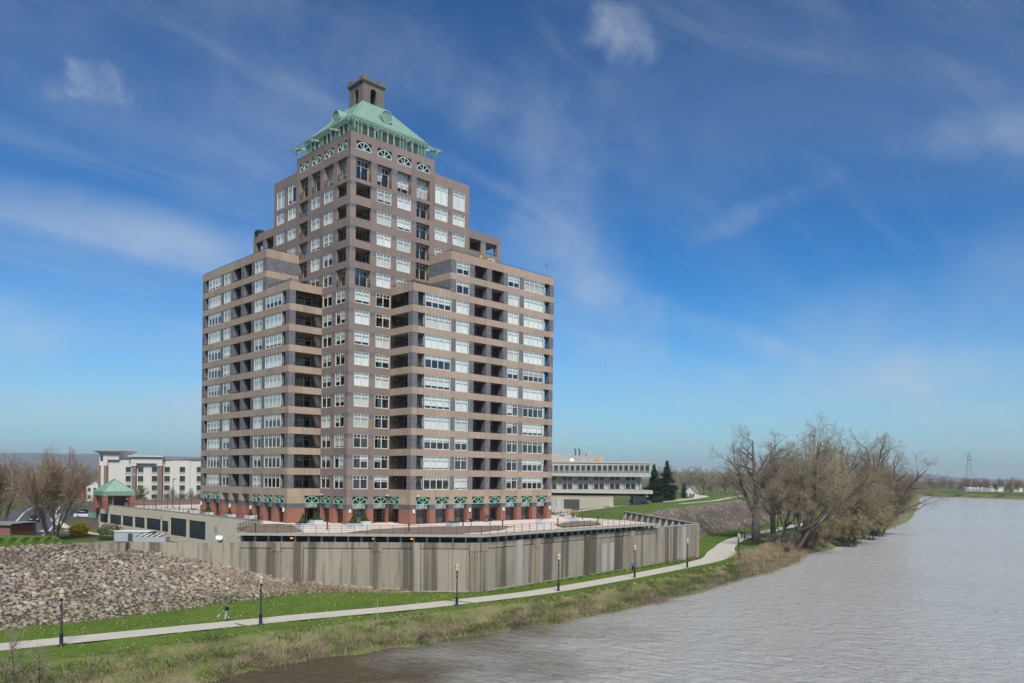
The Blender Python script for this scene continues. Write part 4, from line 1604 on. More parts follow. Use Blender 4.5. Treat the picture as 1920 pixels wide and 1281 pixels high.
# concrete border and slab edge along the two river sides
for (i, j) in ((1, 2), (2, 3)):
    p, q = Vector((*EDGE[i], EZ[i])), Vector((*EDGE[j], EZ[j]))
    d = (q - p).normalized()
    nn_ = Vector((-d.y, d.x, 0))
    nseg = max(1, int((q - p).length / 4.0))
    for k in range(nseg):
        a = p + d * ((q - p).length * k / nseg + 0.012)
        c = p + d * ((q - p).length * (k + 1) / nseg - 0.012)
        s_ = MB()
        s_.v += [tuple(v) for v in (a + Vector((0, 0, -0.20)), c + Vector((0, 0, -0.20)), c + nn_ * 1.15 + Vector((0, 0, -0.20)), a + nn_ * 1.15 + Vector((0, 0, -0.20)),
                                    a + Vector((0, 0, 0.03)), c + Vector((0, 0, 0.03)), c + nn_ * 1.15 + Vector((0, 0, 0.10)), a + nn_ * 1.15 + Vector((0, 0, 0.10)))]
        s_.f += [(0, 3, 2, 1), (4, 5, 6, 7), (0, 1, 5, 4), (1, 2, 6, 5), (2, 3, 7, 6), (3, 0, 4, 7)]
        s_.build('edge_slab', 'concrete_light', plaza)
    # short posts and dark void under the slab
    ang = math.atan2(d.y, d.x)
    ln = (q - p).length
    npost = int(ln / 1.55)
    for k in range(npost + 1):
        c = p + d * (0.5 + (ln - 1.0) * k / npost) + nn_ * 0.95
        cc = MB()
        zt_ = EZ[i] + (EZ[j] - EZ[i]) * k / npost - 0.19
        cc.box(-0.11, 0.11, -0.22, 0.22, ZTOP - 0.02, zt_)
        cc.build('slab_post', 'concrete_light', plaza, (c.x, c.y, 0), ang)
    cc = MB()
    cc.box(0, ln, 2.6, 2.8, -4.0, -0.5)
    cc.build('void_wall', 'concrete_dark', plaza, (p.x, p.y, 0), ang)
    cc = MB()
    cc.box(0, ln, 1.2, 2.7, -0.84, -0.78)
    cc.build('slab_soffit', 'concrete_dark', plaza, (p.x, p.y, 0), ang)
# orange service lamps glowing under the slab
t = NT('orange_glow')
t.b.inputs["Base Color"].default_value = (0.9, 0.35, 0.05, 1)
t.b.inputs["Emission Color"].default_value = (1.0, 0.38, 0.06, 1)
t.b.inputs["Emission Strength"].default_value = 1.0
MAT['orange_glow'] = t.m
_lp = Vector((*EDGE[1], 0))
_ld = (Vector((*EDGE[2], 0)) - _lp).normalized()
for s_ in (6.3, 16.1, 20.7):
    c = _lp + _ld * s_ + Vector((-_ld.y, _ld.x, 0)) * 1.15
    b = MB()
    b.box(-0.13, 0.13, -0.1, 0.1, -0.07, 0.07)
    b.build('slab_lamp', 'orange_glow', plaza, (c.x, c.y, -0.86), math.atan2(_ld.y, _ld.x))

BEDS = [
    [(-16.0, 0.2), (-12.1, 4.4), (-9.1, 6.5), (-6.7, 5.4), (-6.6, 3.0), (-8.6, -3.2), (-10.9, -7.4), (-13.9, -5.6), (-16.2, -3.4)],
    [(-7.2, -11.0), (-2.6, -10.2), (3.4, -10.7), (10.9, -13.3), (15.4, -14.4), (16.8, -16.3), (11.2, -19.3), (6.3, -20.6), (3.2, -20.4), (-0.5, -17.4)],
    [(24.0, -16.7), (31.2, -14.5), (35.5, -15.7), (32.6, -18.6), (22.8, -19.4)],
]
for pts in BEDS:
    b = MB()
    cx = sum(p[0] for p in pts) / len(pts)
    cy = sum(p[1] for p in pts) / len(pts)

    def pz(x, y):
        # height of the sloping deck under (x, y)
        dmin = 99.0
        for i, j in ((1, 2), (2, 3)):
            p, q = Vector(EDGE[i]), Vector(EDGE[j])
            d = (q - p).normalized()
            dmin = min(dmin, (Vector((x, y)) - p).dot(Vector((-d.y, d.x))))
        return -0.30 * max(0.0, 1 - dmin / 4.2)
    ring = [(x, y, pz(x, y) + 0.02) for x, y in pts]
    mid = [(cx + (x - cx) * 0.6, cy + (y - cy) * 0.6, pz(cx + (x - cx) * 0.6, cy + (y - cy) * 0.6) + 0.22) for x, y in pts]
    n = len(pts)
    for i in range(n):
        j = (i + 1) % n
        b.poly([ring[i], ring[j], mid[j], mid[i]])
    b.poly(mid)
    bed = b.build('gravel_bed', 'gravel_brown', plaza)
# ------------------------------------------------------------------ parking podium left of the tower
simple('beige_render', (0.56, 0.49, 0.38), 0.9, 0.10, 0.5)
simple('screen_cloth', (0.022, 0.034, 0.038), 0.8, 0.25, 0.8)
simple('brown_brick_far', (0.175, 0.130, 0.110), 0.9, 0.15, 1.0)
simple('hotel_cream', (0.54, 0.52, 0.47), 0.9, 0.06, 0.3)
simple('hotel_brown', (0.20, 0.140, 0.105), 0.9, 0.10, 0.8)
simple('hotel_glass', (0.035, 0.036, 0.036), 0.2, 0.5, 0.9, spec=0.7, objvar=0.4)
simple('office_concrete', (0.40, 0.39, 0.35), 0.9, 0.14, 0.5)
simple('office_beige', (0.38, 0.345, 0.285), 0.9, 0.10, 0.6)
simple('metal_grey', (0.34, 0.37, 0.39), 0.5, 0.12, 1.0)
simple('steel_dark', (0.06, 0.06, 0.06), 0.5, 0.2, 1.0)
simple('orange_paint', (0.50, 0.20, 0.05), 0.6, 0.1, 1.0)
simple('house_white', (0.58, 0.57, 0.54), 0.8, 0.08, 0.5)
simple('house_roof', (0.20, 0.185, 0.17), 0.9, 0.15, 0.8)
simple('sign_green', (0.010, 0.125, 0.075), 0.5, 0.1, 1.0)
simple('wood_pole', (0.095, 0.075, 0.060), 0.9, 0.25, 2.0)

garage = empty('parking_podium', (-8.6, 11.5, ZH))
tag(garage, 'beige parking podium wall with dark screened openings left of the tower', 'parking garage')
GZ = -ZH
FT = 0.38


def gbox(name, mat, v0, v1, u0, u1, z0, z1):
    """v along the podium, u towards the plaza, world heights"""
    return cbox(name, mat, (u0, u1, v0 - 11.5, v1 - 11.5, z0 + GZ, z1 + GZ), garage)


gaps = [(71.2, 76.0, -1.40, -3.15), (63.7, 70.1, -1.33, -3.15), (57.5, 63.0, -1.28, -3.15), (51.6, 56.6, -1.22, -3.12), (44.2, 50.8, -1.15, -3.15), (40.8, 43.7, -1.3, -3.15), (33.3, 39.9, -0.62, -3.5), (26.0, 32.3, -0.66, -3.5)]
edges = [76.3] + [x for g in gaps for x in (g[1], g[0])] + [8.2]
gbox('parapet_wall', 'beige_render', 8.2, 76.3, 0, 0.3, -0.60, FT)
for a, b2, zt, zb in gaps:
    gbox('lintel', 'beige_render', a - 0.4, b2 + 0.4, 0.002, 0.3, zt, -0.602)
for i in range(0, len(edges), 2):
    v1, v0 = edges[i], edges[i + 1]
    gbox('wall_pier', 'beige_render', v0, v1, 0.004, 0.3, -5.0, -0.604)
for a, b2, zt, zb in gaps:
    gbox('sill_wall', 'beige_render', a - 0.01, b2 + 0.01, 0.006, 0.29, -5.0, zb)
    # screen that bellies out a little in the wind
    b = MB()
    n, mm = 10, 4
    for i in range(n):
        for j in range(mm):
            q = []
            for (ii, jj) in ((i, j), (i + 1, j), (i + 1, j + 1), (i, j + 1)):
                x = ii / n
                z = jj / mm
                bul = -0.18 * math.sin(math.pi * x) * math.sin(math.pi * z) * (0.6 + 0.4 * math.sin(x * 17 + a))
                q.append((0.10 + bul, a - 11.5 + (b2 - a) * x, GZ + zb + (zt - zb) * z))
            b.poly(q)
    b.build('screen', 'screen_cloth', garage)
gbox('void', 'concrete_dark', 8.3, 76.0, 1.2, 1.4, -5.0, -0.7)
gbox('louver', 'frame_grey', 21.7, 22.8, -0.03, 0.05, -2.0, -1.05)
gbox('coping', 'concrete_light', 8.2, 76.3, -0.04, 0.34, FT + 0.002, FT + 0.08)
gbox('end_tower', 'brown_brick_far', 76.31, 82.5, -0.25, 6.0, -5.2, 0.50)
gbox('end_tower', 'brown_brick_far', 76.31, 82.5, -0.24, 0.6, 0.50, 1.30) if False else None
for i in range(3):
    v = 77.3 + i * 1.7
    gbox('vent_grille', 'louver_dark', v, v + 1.2, -0.29, -0.2, -2.6, -1.2)
    for k in range(3):
        gbox('grille_bar', 'arch_green', v + 0.1 + k * 0.4, v + 0.22 + k * 0.4, -0.34, -0.292, -2.5, -1.3)
    gbox('vent_grille', 'red_granite', v, v + 1.2, -0.29, -0.2, -4.9, -4.1)
for v in (20.6, 21.4):
    b = MB()
    b.lathe([(0.02, 0.0), (0.22, 0.05), (0.36, 0.16), (0.34, 0.16), (0.2, 0.08)], 14)
    o = b.build('satellite_dish', 'lamp_white', garage, (-0.35, v - 11.5 - 0.8, GZ - 2.75))
    o.rotation_euler = (R(60), 0, R(-40))

# pavilion with green pyramid roof standing on the podium
pav = empty('pavilion', (-6.9, 73.0, 0.0))
tag(pav, 'small brick pavilion with light green pyramid metal roof on the podium', 'pavilion')
b = MB()
hw = 2.9
for (ax, ay, bx_, by_) in ((-1, -1, 1, -1), (1, -1, 1, 1), (1, 1, -1, 1), (-1, 1, -1, -1)):
    b.poly([(ax * hw, ay * hw, 3.05), (bx_ * hw, by_ * hw, 3.05), (0, 0, 5.45)])
b.poly([(-hw, -hw, 3.03), (hw, -hw, 3.03), (hw, hw, 3.03), (-hw, hw, 3.03)])
prf = b.build('roof', 'copper_light', pav)
for side in range(4):
    ca, sa = math.cos(side * math.pi / 2), math.sin(side * math.pi / 2)
    s_ = MB()
    for i in range(13):
        x = -hw + 0.1 + i * (2 * hw - 0.2) / 12
        t_ = 1 - abs(x) / hw
        p0 = (x, -hw, 3.07)
        p1 = (x, -hw + t_ * hw, 3.07 + t_ * 2.4)
        rot = lambda p: (p[0] * ca - p[1] * sa, p[0] * sa + p[1] * ca, p[2])
        s_.bar(rot(p0), rot(p1), 0.05, 0.09)
    s_.bar((-hw * ca + hw * sa, -hw * sa - hw * ca, 3.08), (0, 0, 5.5), 0.12)
    s_.build('standing_seams', 'copper_green', prf)
b = MB()
b.box(-hw - .05, hw + .05, -hw - .05, hw + .05, 2.25, 3.02)
b.build('fascia', 'copper_green', pav)
for x, y in ((-2.5, -2.5), (2.5, -2.5), (-2.5, 2.5), (2.5, 2.5)):
    cbox('column', 'red_brick', (x - 0.45, x + 0.45, y - 0.45, y + 0.45, -0.3, 2.25), pav)
cbox('rear_wall', 'brown_brick_far', (-2.0, 2.0, 1.8, 2.0, 0, 2.24), pav)
cbox('door_frame', 'frame_grey', (-1.9, -0.9, -2.3, -2.2, 0, 2.1), pav)
cbox('glazing', 'hotel_glass', (-1.8, -1.0, -2.32, -2.301, 0.1, 2.0), pav)
cbox('glazing', 'glass_bright', (1.2, 2.0, -2.32, -2.301, 0.1, 2.0), pav)

# ------------------------------------------------------------------ cream hotel behind the podium
RZ = math.atan2(-_r.x * 0 + _r.y, _r.x)


def at(px, py, D):
    """a point at picture column/row of the survey sketch, at depth D from the camera"""
    d = _f + _r2 * ((px - 960) / 1469.1) - _u2 * ((py - 893.3) / 1469.1)
    return Vector(CAM) + d * D


class Facade:
    """builds a block that faces the bridge; x0 = survey column of its origin"""

    def __init__(s, root, px0, D):
        s.root, s.px0, s.k = root, px0, D / 1469.1

    def X(s, px):
        return (px - s.px0) * s.k

    def Z(s, px, py):
        return CAM[2] + (893.3 + 0.0118 * (px - 960) - py) * s.k - s.root.location.z

    def box(s, name, mat, p0, p1, y0, y1, zt, zb, parent=None):
        px = (p0 + p1) / 2
        z1 = s.Z(px, zt)
        z0 = s.Z(px, zb) if zb is not None else 0.0
        return cbox(name, mat, (s.X(p0), s.X(p1), y0, y1, z0, z1), parent or s.root)


o_ = at(185, 885, 259)
hotel = empty('hotel', (o_.x, o_.y, ZH), RZ)
tag(hotel, 'cream hotel block with brown brick strips and dark windows', 'hotel')
F = Facade(hotel, 185, 259)
F.box('wall', 'hotel_cream', 203, 250, 0.4, 16, 861, None)
F.box('wall', 'hotel_cream', 250, 307, 0.2, 16, 863, None)
F.box('wall', 'hotel_cream', 307, 400, 0.5, 16, 863.5, None)
F.box('wall_rib', 'hotel_cream', 324, 356, 0.1, 0.49, 864, None)
F.box('parapet_cap', 'brown_brick_far', 203, 250, 0.2, 0.7, 860.3, 861.2)
F.box('parapet_cap', 'brown_brick_far', 307, 400, 0.3, 0.8, 862.8, 863.6)
F.box('stair_tower', 'hotel_cream', 188, 203, -0.6, 8, 852, None)
F.box('stair_tower', 'hotel_cream', 203.05, 224, -0.5, 8, 852, 862)
b = MB()
k_ = F.k
for (e0, z0), (e1, z1) in (((0, 852), (0.5, 849)), ((0.5, 849), (1.4, 846.4)), ((1.4, 846.4), (1.5, 845))):
    za, zb_ = F.Z(205, z0), F.Z(205, z1)
    x0, x1 = F.X(188), F.X(224)
    A_ = [(x0 - e0, -0.6 - e0), (x1 + e0, -0.6 - e0), (x1 + e0, 8 + e0), (x0 - e0, 8 + e0)]
    B_ = [(x0 - e1, -0.6 - e1), (x1 + e1, -0.6 - e1), (x1 + e1, 8 + e1), (x0 - e1, 8 + e1)]
    for i in range(4):
        j = (i + 1) % 4
        b.poly([(*A_[i], za), (*A_[j], za), (*B_[j], zb_), (*B_[i], zb_)])
    if z1 == 845:
        b.poly([(*p, zb_) for p in B_])
b.build('cornice', 'hotel_cream', hotel)
F.box('brick_strip', 'hotel_brown', 186.5, 191, -0.75, -0.2, 873, None)
F.box('brick_strip', 'hotel_brown', 197, 203, -0.75, -0.2, 873, None)
F.box('wall_sign', 'steel_dark', 190, 194.8, -0.72, -0.6, 854, 864)
# portal frame
F.box('portal_head', 'hotel_cream', 248, 306.5, -1.0, 1.0, 857, 869)
F.box('portal_leg', 'hotel_cream', 247, 258, -1.0, 1.0, 869.02, 874)
F.box('portal_leg', 'hotel_cream', 296, 306.5, -1.0, 1.0, 869.02, 874)
F.box('brick_strip', 'hotel_brown', 247.5, 256.5, -0.8, 0.39, 874.02, None)
F.box('brick_strip', 'hotel_brown', 297.5, 306, -0.8, 0.39, 874.02, None)
F.box('portal_cornice', 'hotel_cream', 244, 310.5, -1.8, 1.6, 854.6, 856.9)
for c0, c1 in ((235, 245), (258.5, 268.5), (284.5, 294.5), (307.5, 317.5), (337, 347), (368, 378), (388, 398)):
    for zt, zb_ in ((875.6, 888), (892.5, 905.6), (910, 922.5), (927, 938)):
        yy = 0.35 if c0 < 250 else (0.15 if c0 < 300 else (0.45 if c0 not in (337,) else 0.06))
        w = F.box('window', 'hotel_glass', c0, c1, yy - 0.06, yy + 0.02, zt, zb_ - 3.0)
        F.box('frame', 'frame_grey', c0 - 0.5, c1 + 0.5, yy - 0.04, yy + 0.03, zb_ - 3.0, zb_) if False else None
        F.box('air_unit', 'frame_grey', c0, c1, yy - 0.07, yy + 0.02, zb_ - 2.95, zb_)
for p0, p1, yy in ((226, 247, 860), (330, 376, 861)):
    b = MB()
    z = F.Z(p0, yy)
    for i in range(6):
        x = F.X(p0 + (p1 - p0) * i / 5)
        b.bar((x, 6, z - 1.2), (x, 6, z), 0.15)
    b.bar((F.X(p0), 6, z), (F.X(p1), 6, z), 0.18)
    b.bar((F.X(p0), 6, z - 0.5), (F.X(p1), 6, z - 0.5), 0.12)
    b.build('roof_rail', 'steel_dark', hotel)

# ------------------------------------------------------------------ concrete office block right of the tower
o_ = at(1000, 895, 280)
office = empty('office_block', (o_.x, o_.y, ZH), RZ)
tag(office, 'weathered concrete office block with overhanging top floor behind the plaza', 'office building')
F = Facade(office, 1000, 280)
F.box('upper_floor', 'office_concrete', 995, 1218.5, -1.6, 14, 867.5, 893)
F.box('roof_fascia', 'office_concrete', 994, 1219.3, -1.9, 14.2, 865.2, 868.2)
F.box('base_fascia', 'office_concrete', 994, 1218.9, -1.75, 14.1, 890.5, 893.4)
x = 1008.0
wpx = []
while x < 1216:
    wpx.append(x)
    x += 10.25 - 0.0022 * (x - 1000)
for x in wpx:
    yo = 0.012 * (x - 1035) * 0.0
    s_ = F.box('window_surround', 'office_concrete', x - 0.6, x + 7.4, -1.85, -1.55, 872.0, 884.3)
    F.box('window', 'hotel_glass', x, x + 6.6, -1.90, -1.86, 872.8, 882.9)
    F.box('sill', 'office_concrete', x - 0.8, x + 7.6, -2.0, -1.86, 882.95, 884.0)
    F.box('rib', 'office_concrete', x + 8.0, x + 9.0, -1.82, -1.6, 870, 890)
F.box('middle_floors', 'office_beige', 995, 1202, 1.2, 13, 893.5, 918)
x = 1006.0
i = 0
while x < 1198:
    for zt, zb_ in ((893.9, 900.2), (908.0, 917.2)):
        F.box('window', 'hotel_glass' if (i * 7 + int(zt)) % 3 else 'office_concrete', x, x + 7.4, 1.13, 1.18, zt, zb_)
    F.box('fin', 'office_concrete', x + 8.0, x + 9.2 if i % 3 else x + 9.8, 0.6, 1.19, 893.6, 917.9)
    x += 9.9
    i += 1
F.box('corner_post', 'office_concrete', 1201, 1203.3, 0.4, 1.5, 893.5, 918)
F.box('terrace', 'office_concrete', 994, 1221.5, -3.2, 14, 918.2, 924.6)
F.box('shadow_gap', 'steel_dark', 1005, 1212, 2.0, 10, 924.7, 929)
F.box('base_wall', 'office_beige', 995, 1149, -2.2, 8, 928.0, None)
F.box('base_wall', 'office_concrete', 1190, 1215, 3.0, 9, 925.0, None)
F.box('garage_opening', 'steel_dark', 1057, 1086, -2.28, -2.21, 936, None)
F.box('garage_opening', 'frame_grey', 1035, 1043, -2.28, -2.21, 936, None)
F.box('pier', 'office_concrete', 1044, 1050, -2.5, -2.0, 936, None)
F.box('penthouse', 'office_beige', 995, 1135, 8, 20, 853.2, 866)
F.box('penthouse', 'office_concrete', 995, 1055, 12, 20, 849, 853.1)
F.box('plant_unit', 'metal_grey', 1088, 1104, 3, 6, 860, 865.1)
F.box('plant_unit', 'metal_grey', 1105, 1116, 3, 5.5, 861.5, 865.1)
F.box('plant_unit', 'orange_paint', 1116.5, 1124, 3, 5.5, 861.5, 865.1)
F.box('plant_unit', 'metal_grey', 1104, 1113, 10, 14, 848.5, 853.1)
for px_, zt in ((1083, 840), (1091, 840.5), (1099, 843)):
    b = MB()
    X_ = F.X(px_)
    z0, z1 = F.Z(px_, 853), F.Z(px_, zt)
    b.tube([(X_, 11, z0), (X_, 11, z1 - 0.4), (X_ - 0.25, 11, z1), (X_ - 0.6, 11, z1 + 0.1)], 0.24, 8)
    b.build('exhaust_stack', 'wood_pole' if px_ < 1095 else 'office_concrete', office)
b = MB()
X_ = F.X(1074)
b.lathe([(0.02, 0), (0.5, 0.1), (0.85, 0.35), (0.8, 0.36)], 14)
o = b.build('satellite_dish', 'lamp_white', office, (X_, 6.5, F.Z(1074, 863)))
o.rotation_euler = (R(70), 0, R(20))
b = MB()
X_ = F.X(1063)
for sx in (-0.35, 0.35):
    b.bar((X_ + sx, 13, F.Z(1063, 851)), (X_ + sx * 0.5, 13, F.Z(1063, 828)), 0.05)
for i in range(9):
    z0 = F.Z(1063, 851) + i * 0.48
    b.bar((X_ - 0.33, 13, z0), (X_ + 0.33, 13, z0 + 0.45), 0.03)
b.build('lattice_mast', 'metal_grey', office)
b = MB()
b.bar((F.X(1124.3), 4, F.Z(1124, 866)), (F.X(1124.3), 4, F.Z(1124, 850)), 0.07)
b.build('flag_pole', 'steel_dark', office)

# ------------------------------------------------------------------ houses, small buildings, road on the land side


def house(name, px, py, D, w, dep, hw_, hr, label, wall='house_white', roof_='house_roof', rz=0.0, windows=True):
    p = at(px, py, D)
    root = empty(name, (p.x, p.y, ZH), RZ + rz)
    tag(root, label, 'house')
    b = MB()
    b.box(-w / 2, w / 2, 0, dep, 0, hw_)
    b.v += [(-w / 2, 0.002, hw_), (w / 2, 0.002, hw_), (0, 0.002, hw_ + hr), (-w / 2, dep, hw_), (w / 2, dep, hw_), (0, dep, hw_ + hr)]
    n = len(b.v)
    b.f += [(n - 6, n - 5, n - 4), (n - 3, n - 1, n - 2)]
    b.build('wall', wall, root)
    b = MB()
    for sx in (-1, 1):
        e = 0.4
        b.poly([(0, -e, hw_ + hr + 0.1), (sx * (w / 2 + e), -e, hw_ - hr * e / (w / 2) + 0.1), (sx * (w / 2 + e), dep + e, hw_ - hr * e / (w / 2) + 0.1), (0, dep + e, hw_ + hr + 0.1)])
        b.poly([(0, -e, hw_ + hr + 0.3), (sx * (w / 2 + e), -e, hw_ - hr * e / (w / 2) + 0.3), (sx * (w / 2 + e), dep + e, hw_ - hr * e / (w / 2) + 0.3), (0, dep + e, hw_ + hr + 0.3)])
        b.poly([(0, -e, hw_ + hr + 0.1), (sx * (w / 2 + e), -e, hw_ - hr * e / (w / 2) + 0.1), (sx * (w / 2 + e), -e, hw_ - hr * e / (w / 2) + 0.3), (0, -e, hw_ + hr + 0.3)])
    b.build('roof', roof_, root)
    if windows:
        nrow = 2 if hw_ > 4.5 else 1
        for r_ in range(nrow):
            for i in range(3):
                x = (-0.32 + 0.32 * i) * w
                cbox('window', 'hotel_glass', (x - 0.5, x + 0.5, -0.06, -0.004, 1.0 + 2.8 * r_, 2.3 + 2.8 * r_), root)
        cbox('door', 'hotel_brown', (0.12 * w, 0.12 * w + 0.9, -0.07, -0.006, 0, 2.0), root)
    return root


house('white_house', 178, 905, 300, 6.5, 9, 5.6, 2.4, 'white two storey gabled house beside the cream hotel')
house('gabled_house', 1294, 925, 470, 6.5, 10, 3.0, 3.6, 'white house with steep gable beyond the evergreens', rz=R(-25))
house('hipped_house', 1235, 922, 400, 11.0, 9, 2.8, 2.6, 'low tan roofed house behind the tall evergreen', 'hotel_cream', 'office_beige', rz=R(80))
house('brick_shed', -9, 1000, 116, 4.4, 6, 3.2, 0.01, 'red brick shed with flat grey roof at the left edge', 'red_brick', 'roof_grey', windows=False)
house('long_store', 72, 900, 360, 30, 14, 3.6, 0.3, 'long low white store beyond the bare trees', 'house_white', 'house_roof')
house('motel_row', 40, 905, 330, 20, 8, 2.6, 1.2, 'low red brown roadside building behind the road bend', 'brown_brick_far', 'hotel_brown')
# glass pyramid canopy
p = at(141, 898, 330)
can = empty('pyramid_canopy', (p.x, p.y, ZH), RZ)
tag(can, 'white pyramid shaped roof frame on a low brick building', 'canopy')
cbox('base', 'red_brick', (-4.0, 4.0, 0, 7, 0, 8.0 - 1.0), can)
b = MB()
for i in range(9):
    t_ = -3.4 + 6.8 * i / 8
    b.bar((t_, 0, 7.0), (0, 3.5, 10.4), 0.14)
for z_ in (7.0, 8.2, 9.3):
    k_ = 3.4 * (10.4 - z_) / 3.4
    b.bar((-k_, 3.5 - 3.5 * k_ / 3.4, z_), (k_, 3.5 - 3.5 * k_ / 3.4, z_), 0.14)
    b.bar((-k_, 3.5 - 3.5 * k_ / 3.4, z_), (-k_, 3.5 + 3.5 * k_ / 3.4, z_), 0.14)
b.build('roof_frame', 'house_white', can)

# road, parking, side path
def ribbon2(name, pts, w, z, mat, n=60, label=None, parent=None, off=0.0):
    p = smooth_line(pts, n, 3)
    tg = np.gradient(p, axis=0)
    tg /= np.linalg.norm(tg, axis=1)[:, None]
    nr = np.stack([-tg[:, 1], tg[:, 0]], 1)
    V = np.zeros((n, 2, 3))
    V[:, 0, :2] = p + nr * (off - w / 2)
    V[:, 1, :2] = p + nr * (off + w / 2)
    V[:, :, 2] = z
    idx = np.arange(n * 2).reshape(-1, 2)
    q = np.stack([idx[:-1, 0], idx[1:, 0], idx[1:, 1], idx[:-1, 1]], -1)
    o = link(bpy.data.objects.new(name, fast_mesh(name, V.reshape(-1, 3), q, mat)), parent)
    if label:
        tag(o, label, kind='structure')
    return o


RD = [(-40, 35), (-28, 60), (-20, 85), (-12, 115), (-3, 150), (10, 195), (32, 245), (80, 310), (150, 360)]
road = ribbon2('road', RD, 12, ZH + 0.05, 'asphalt', label='asphalt street curving past the podium')
ribbon2('lane_line', RD, 0.35, ZH + 0.056, 'paint_white', parent=road, off=2.2)
ribbon2('lane_line', RD, 0.3, ZH + 0.056, 'paint_white', parent=road, off=-5.2)
for i in range(7):
    cbox('crosswalk_bar', 'paint_white', (-27.5 + i * 2.0, -26.5 + i * 2.0, 74.6 - i * 0.5, 77.4 - i * 0.5, ZH + 0.052, ZH + 0.06), road)
ribbon2('side_walk', [(-13, 52), (-14.2, 66), (-12.5, 85), (-8, 110), (0, 140)], 1.8, ZH + 0.09, 'path_edge', label='pale concrete sidewalk beside the podium')
ribbon2('parking_lot', [(-6, 110), (0, 130), (10, 155), (22, 185)], 18, ZH + 0.045, 'asphalt', label='asphalt parking lot left of the hotel')


# pale drives and lanes laid over the grass on the right
from mathutils.bvhtree import BVHTree
_trees = []
for o in bpy.data.objects:
    if o.name.split('.')[0] in ('levee_top', 'levee_back', 'plain'):
        _trees.append(BVHTree.FromPolygons([v.co for v in o.data.vertices], [tuple(p_.vertices) for p_ in o.data.polygons]))


def ground_z(x, y):
    z = None
    for bt in _trees:
        h_ = bt.ray_cast(Vector((x, y, 50)), Vector((0, 0, -1)))
        if h_[0] is not None:
            z = h_[0].z if z is None else max(z, h_[0].z)
    return ZH if z is None else z


def draped(name, pts, w, mat, label, n=70, lift=0.07):
    p = smooth_line(pts, n, 3)
    tg = np.gradient(p, axis=0)
    tg /= np.linalg.norm(tg, axis=1)[:, None]
    nr = np.stack([-tg[:, 1], tg[:, 0]], 1)
    m_ = 6
    V = np.zeros((n, m_ + 1, 3))
    for j in range(m_ + 1):
        xy = p + nr * (-w / 2 + w * j / m_)
        V[:, j, :2] = xy
        V[:, j, 2] = [ground_z(x, y) + lift for x, y in xy]
    idx = np.arange(n * (m_ + 1)).reshape(n, m_ + 1)
    q = np.stack([idx[:-1, :-1], idx[1:, :-1], idx[1:, 1:], idx[:-1, 1:]], -1).reshape(-1, 4)
    o = link(bpy.data.objects.new(name, fast_mesh(name, V.reshape(-1, 3), q, mat)))
    return tag(o, label, kind='structure')


draped('driveway', [(70, 42), (95, 50), (122, 62), (150, 74), (182, 84), (215, 92), (250, 112)], 8, 'path_concrete', 'pale driveway curving up past the office block')
draped('driveway', [(122, 62), (128, 74), (140, 86), (152, 96)], 7, 'path_concrete', 'short pale drive to the office garage')
draped('lane', [(200, 86), (230, 94), (270, 112), (330, 150), (420, 215)], 7, 'path_edge', 'pale lane beyond the levee crest')
draped('levee_path', [(150, 45), (190, 57), (250, 84), (320, 112), (380, 132)], 2.2, 'path_edge', 'pale path along the top of the levee')

# utility enclosure behind the low wall
p = at(214, 1016, 125)
ub = empty('utility_enclosure', (p.x, p.y, ZH), RZ)
tag(ub, 'pale grey metal utility box behind the low concrete wall', 'utility box')
b = MB()
b.box(0, 5.6, 0, 2.6, 0, 1.85)
b.build('body', 'metal_grey', ub)
cbox('roof', 'lamp_white', (-0.1, 5.7, -0.1, 2.7, 1.852, 1.95), ub)
cbox('door', 'steel_dark', (2.2, 2.95, -0.04, -0.004, 0.1, 1.6), ub)
p = at(255, 1014, 121)
sk = empty('skylight_rack', (p.x, p.y, ZH), RZ)
tag(sk, 'rack of white and dark slats beside the utility box', 'rack')
for i in range(9):
    b = MB()
    b.bar((i * 0.45, 0, 1.45), (i * 0.45 + 0.5, 1.4, 1.85), 0.2, 0.06)
    b.build('slat', 'lamp_white' if i % 2 else 'steel_dark', sk)
cbox('frame', 'metal_grey', (-0.1, 4.6, -0.1, 1.5, 0, 1.40), sk)

# street furniture far left
p = at(66, 1007, 130)
up = empty('utility_pole', (p.x, p.y, ZH))
tag(up, 'dark wooden pole in front of the bare multi-stemmed tree', 'pole')
b = MB()
b.tube([(0, 0, -0.3), (0, 0, 5.2), (0.05, 0, 9.2)], [0.17, 0.14, 0.11], 8)
b.build('shaft', 'wood_pole', up)
b = MB()
b.bar((-0.9, 0, 8.6), (0.9, 0, 8.6), 0.10)
b.build('cross_arm', 'wood_pole', up)
p = at(246, 940, 170)
up = empty('power_pole', (p.x, p.y, ZH))
tag(up, 'grey pole with cross arm and insulators behind the pavilion', 'pole')
b = MB()
b.tube([(0, 0, -0.3), (0, 0, 12.2)], [0.18, 0.13], 8)
b.build('shaft', 'metal_grey', up)
b = MB()
b.bar((-1.2, 0.6, 10.8), (1.2, -0.6, 10.8), 0.12)
for k in (-1.1, -0.4, 0.4, 1.1):
    b.tube([(k, -k / 2, 10.8), (k, -k / 2, 11.2)], 0.1, 6)
b.build('cross_arm', 'metal_grey', up)
p = at(131, 880, 700)
b = MB()
b.tube([(0, 0, 0), (0, 0, 34)], [0.6, 0.25], 6)
o = b.build('radio_mast', 'steel_dark', None, (p.x, p.y, ZH))
tag(o, 'thin dark mast rising above the distant trees on the left', 'mast')
gs = empty('gantry_sign', (*at(40, 885, 420).xy, ZH), RZ)
tag(gs, 'pair of green highway signs on a gantry beyond the trees', 'road sign')
cbox('sign_panel', 'sign_green', (-4.2, -0.7, 0, 0.2, 9.6, 11.8), gs)
cbox('sign_panel', 'sign_green', (1.4, 4.2, 0, 0.2, 9.4, 12.0), gs)
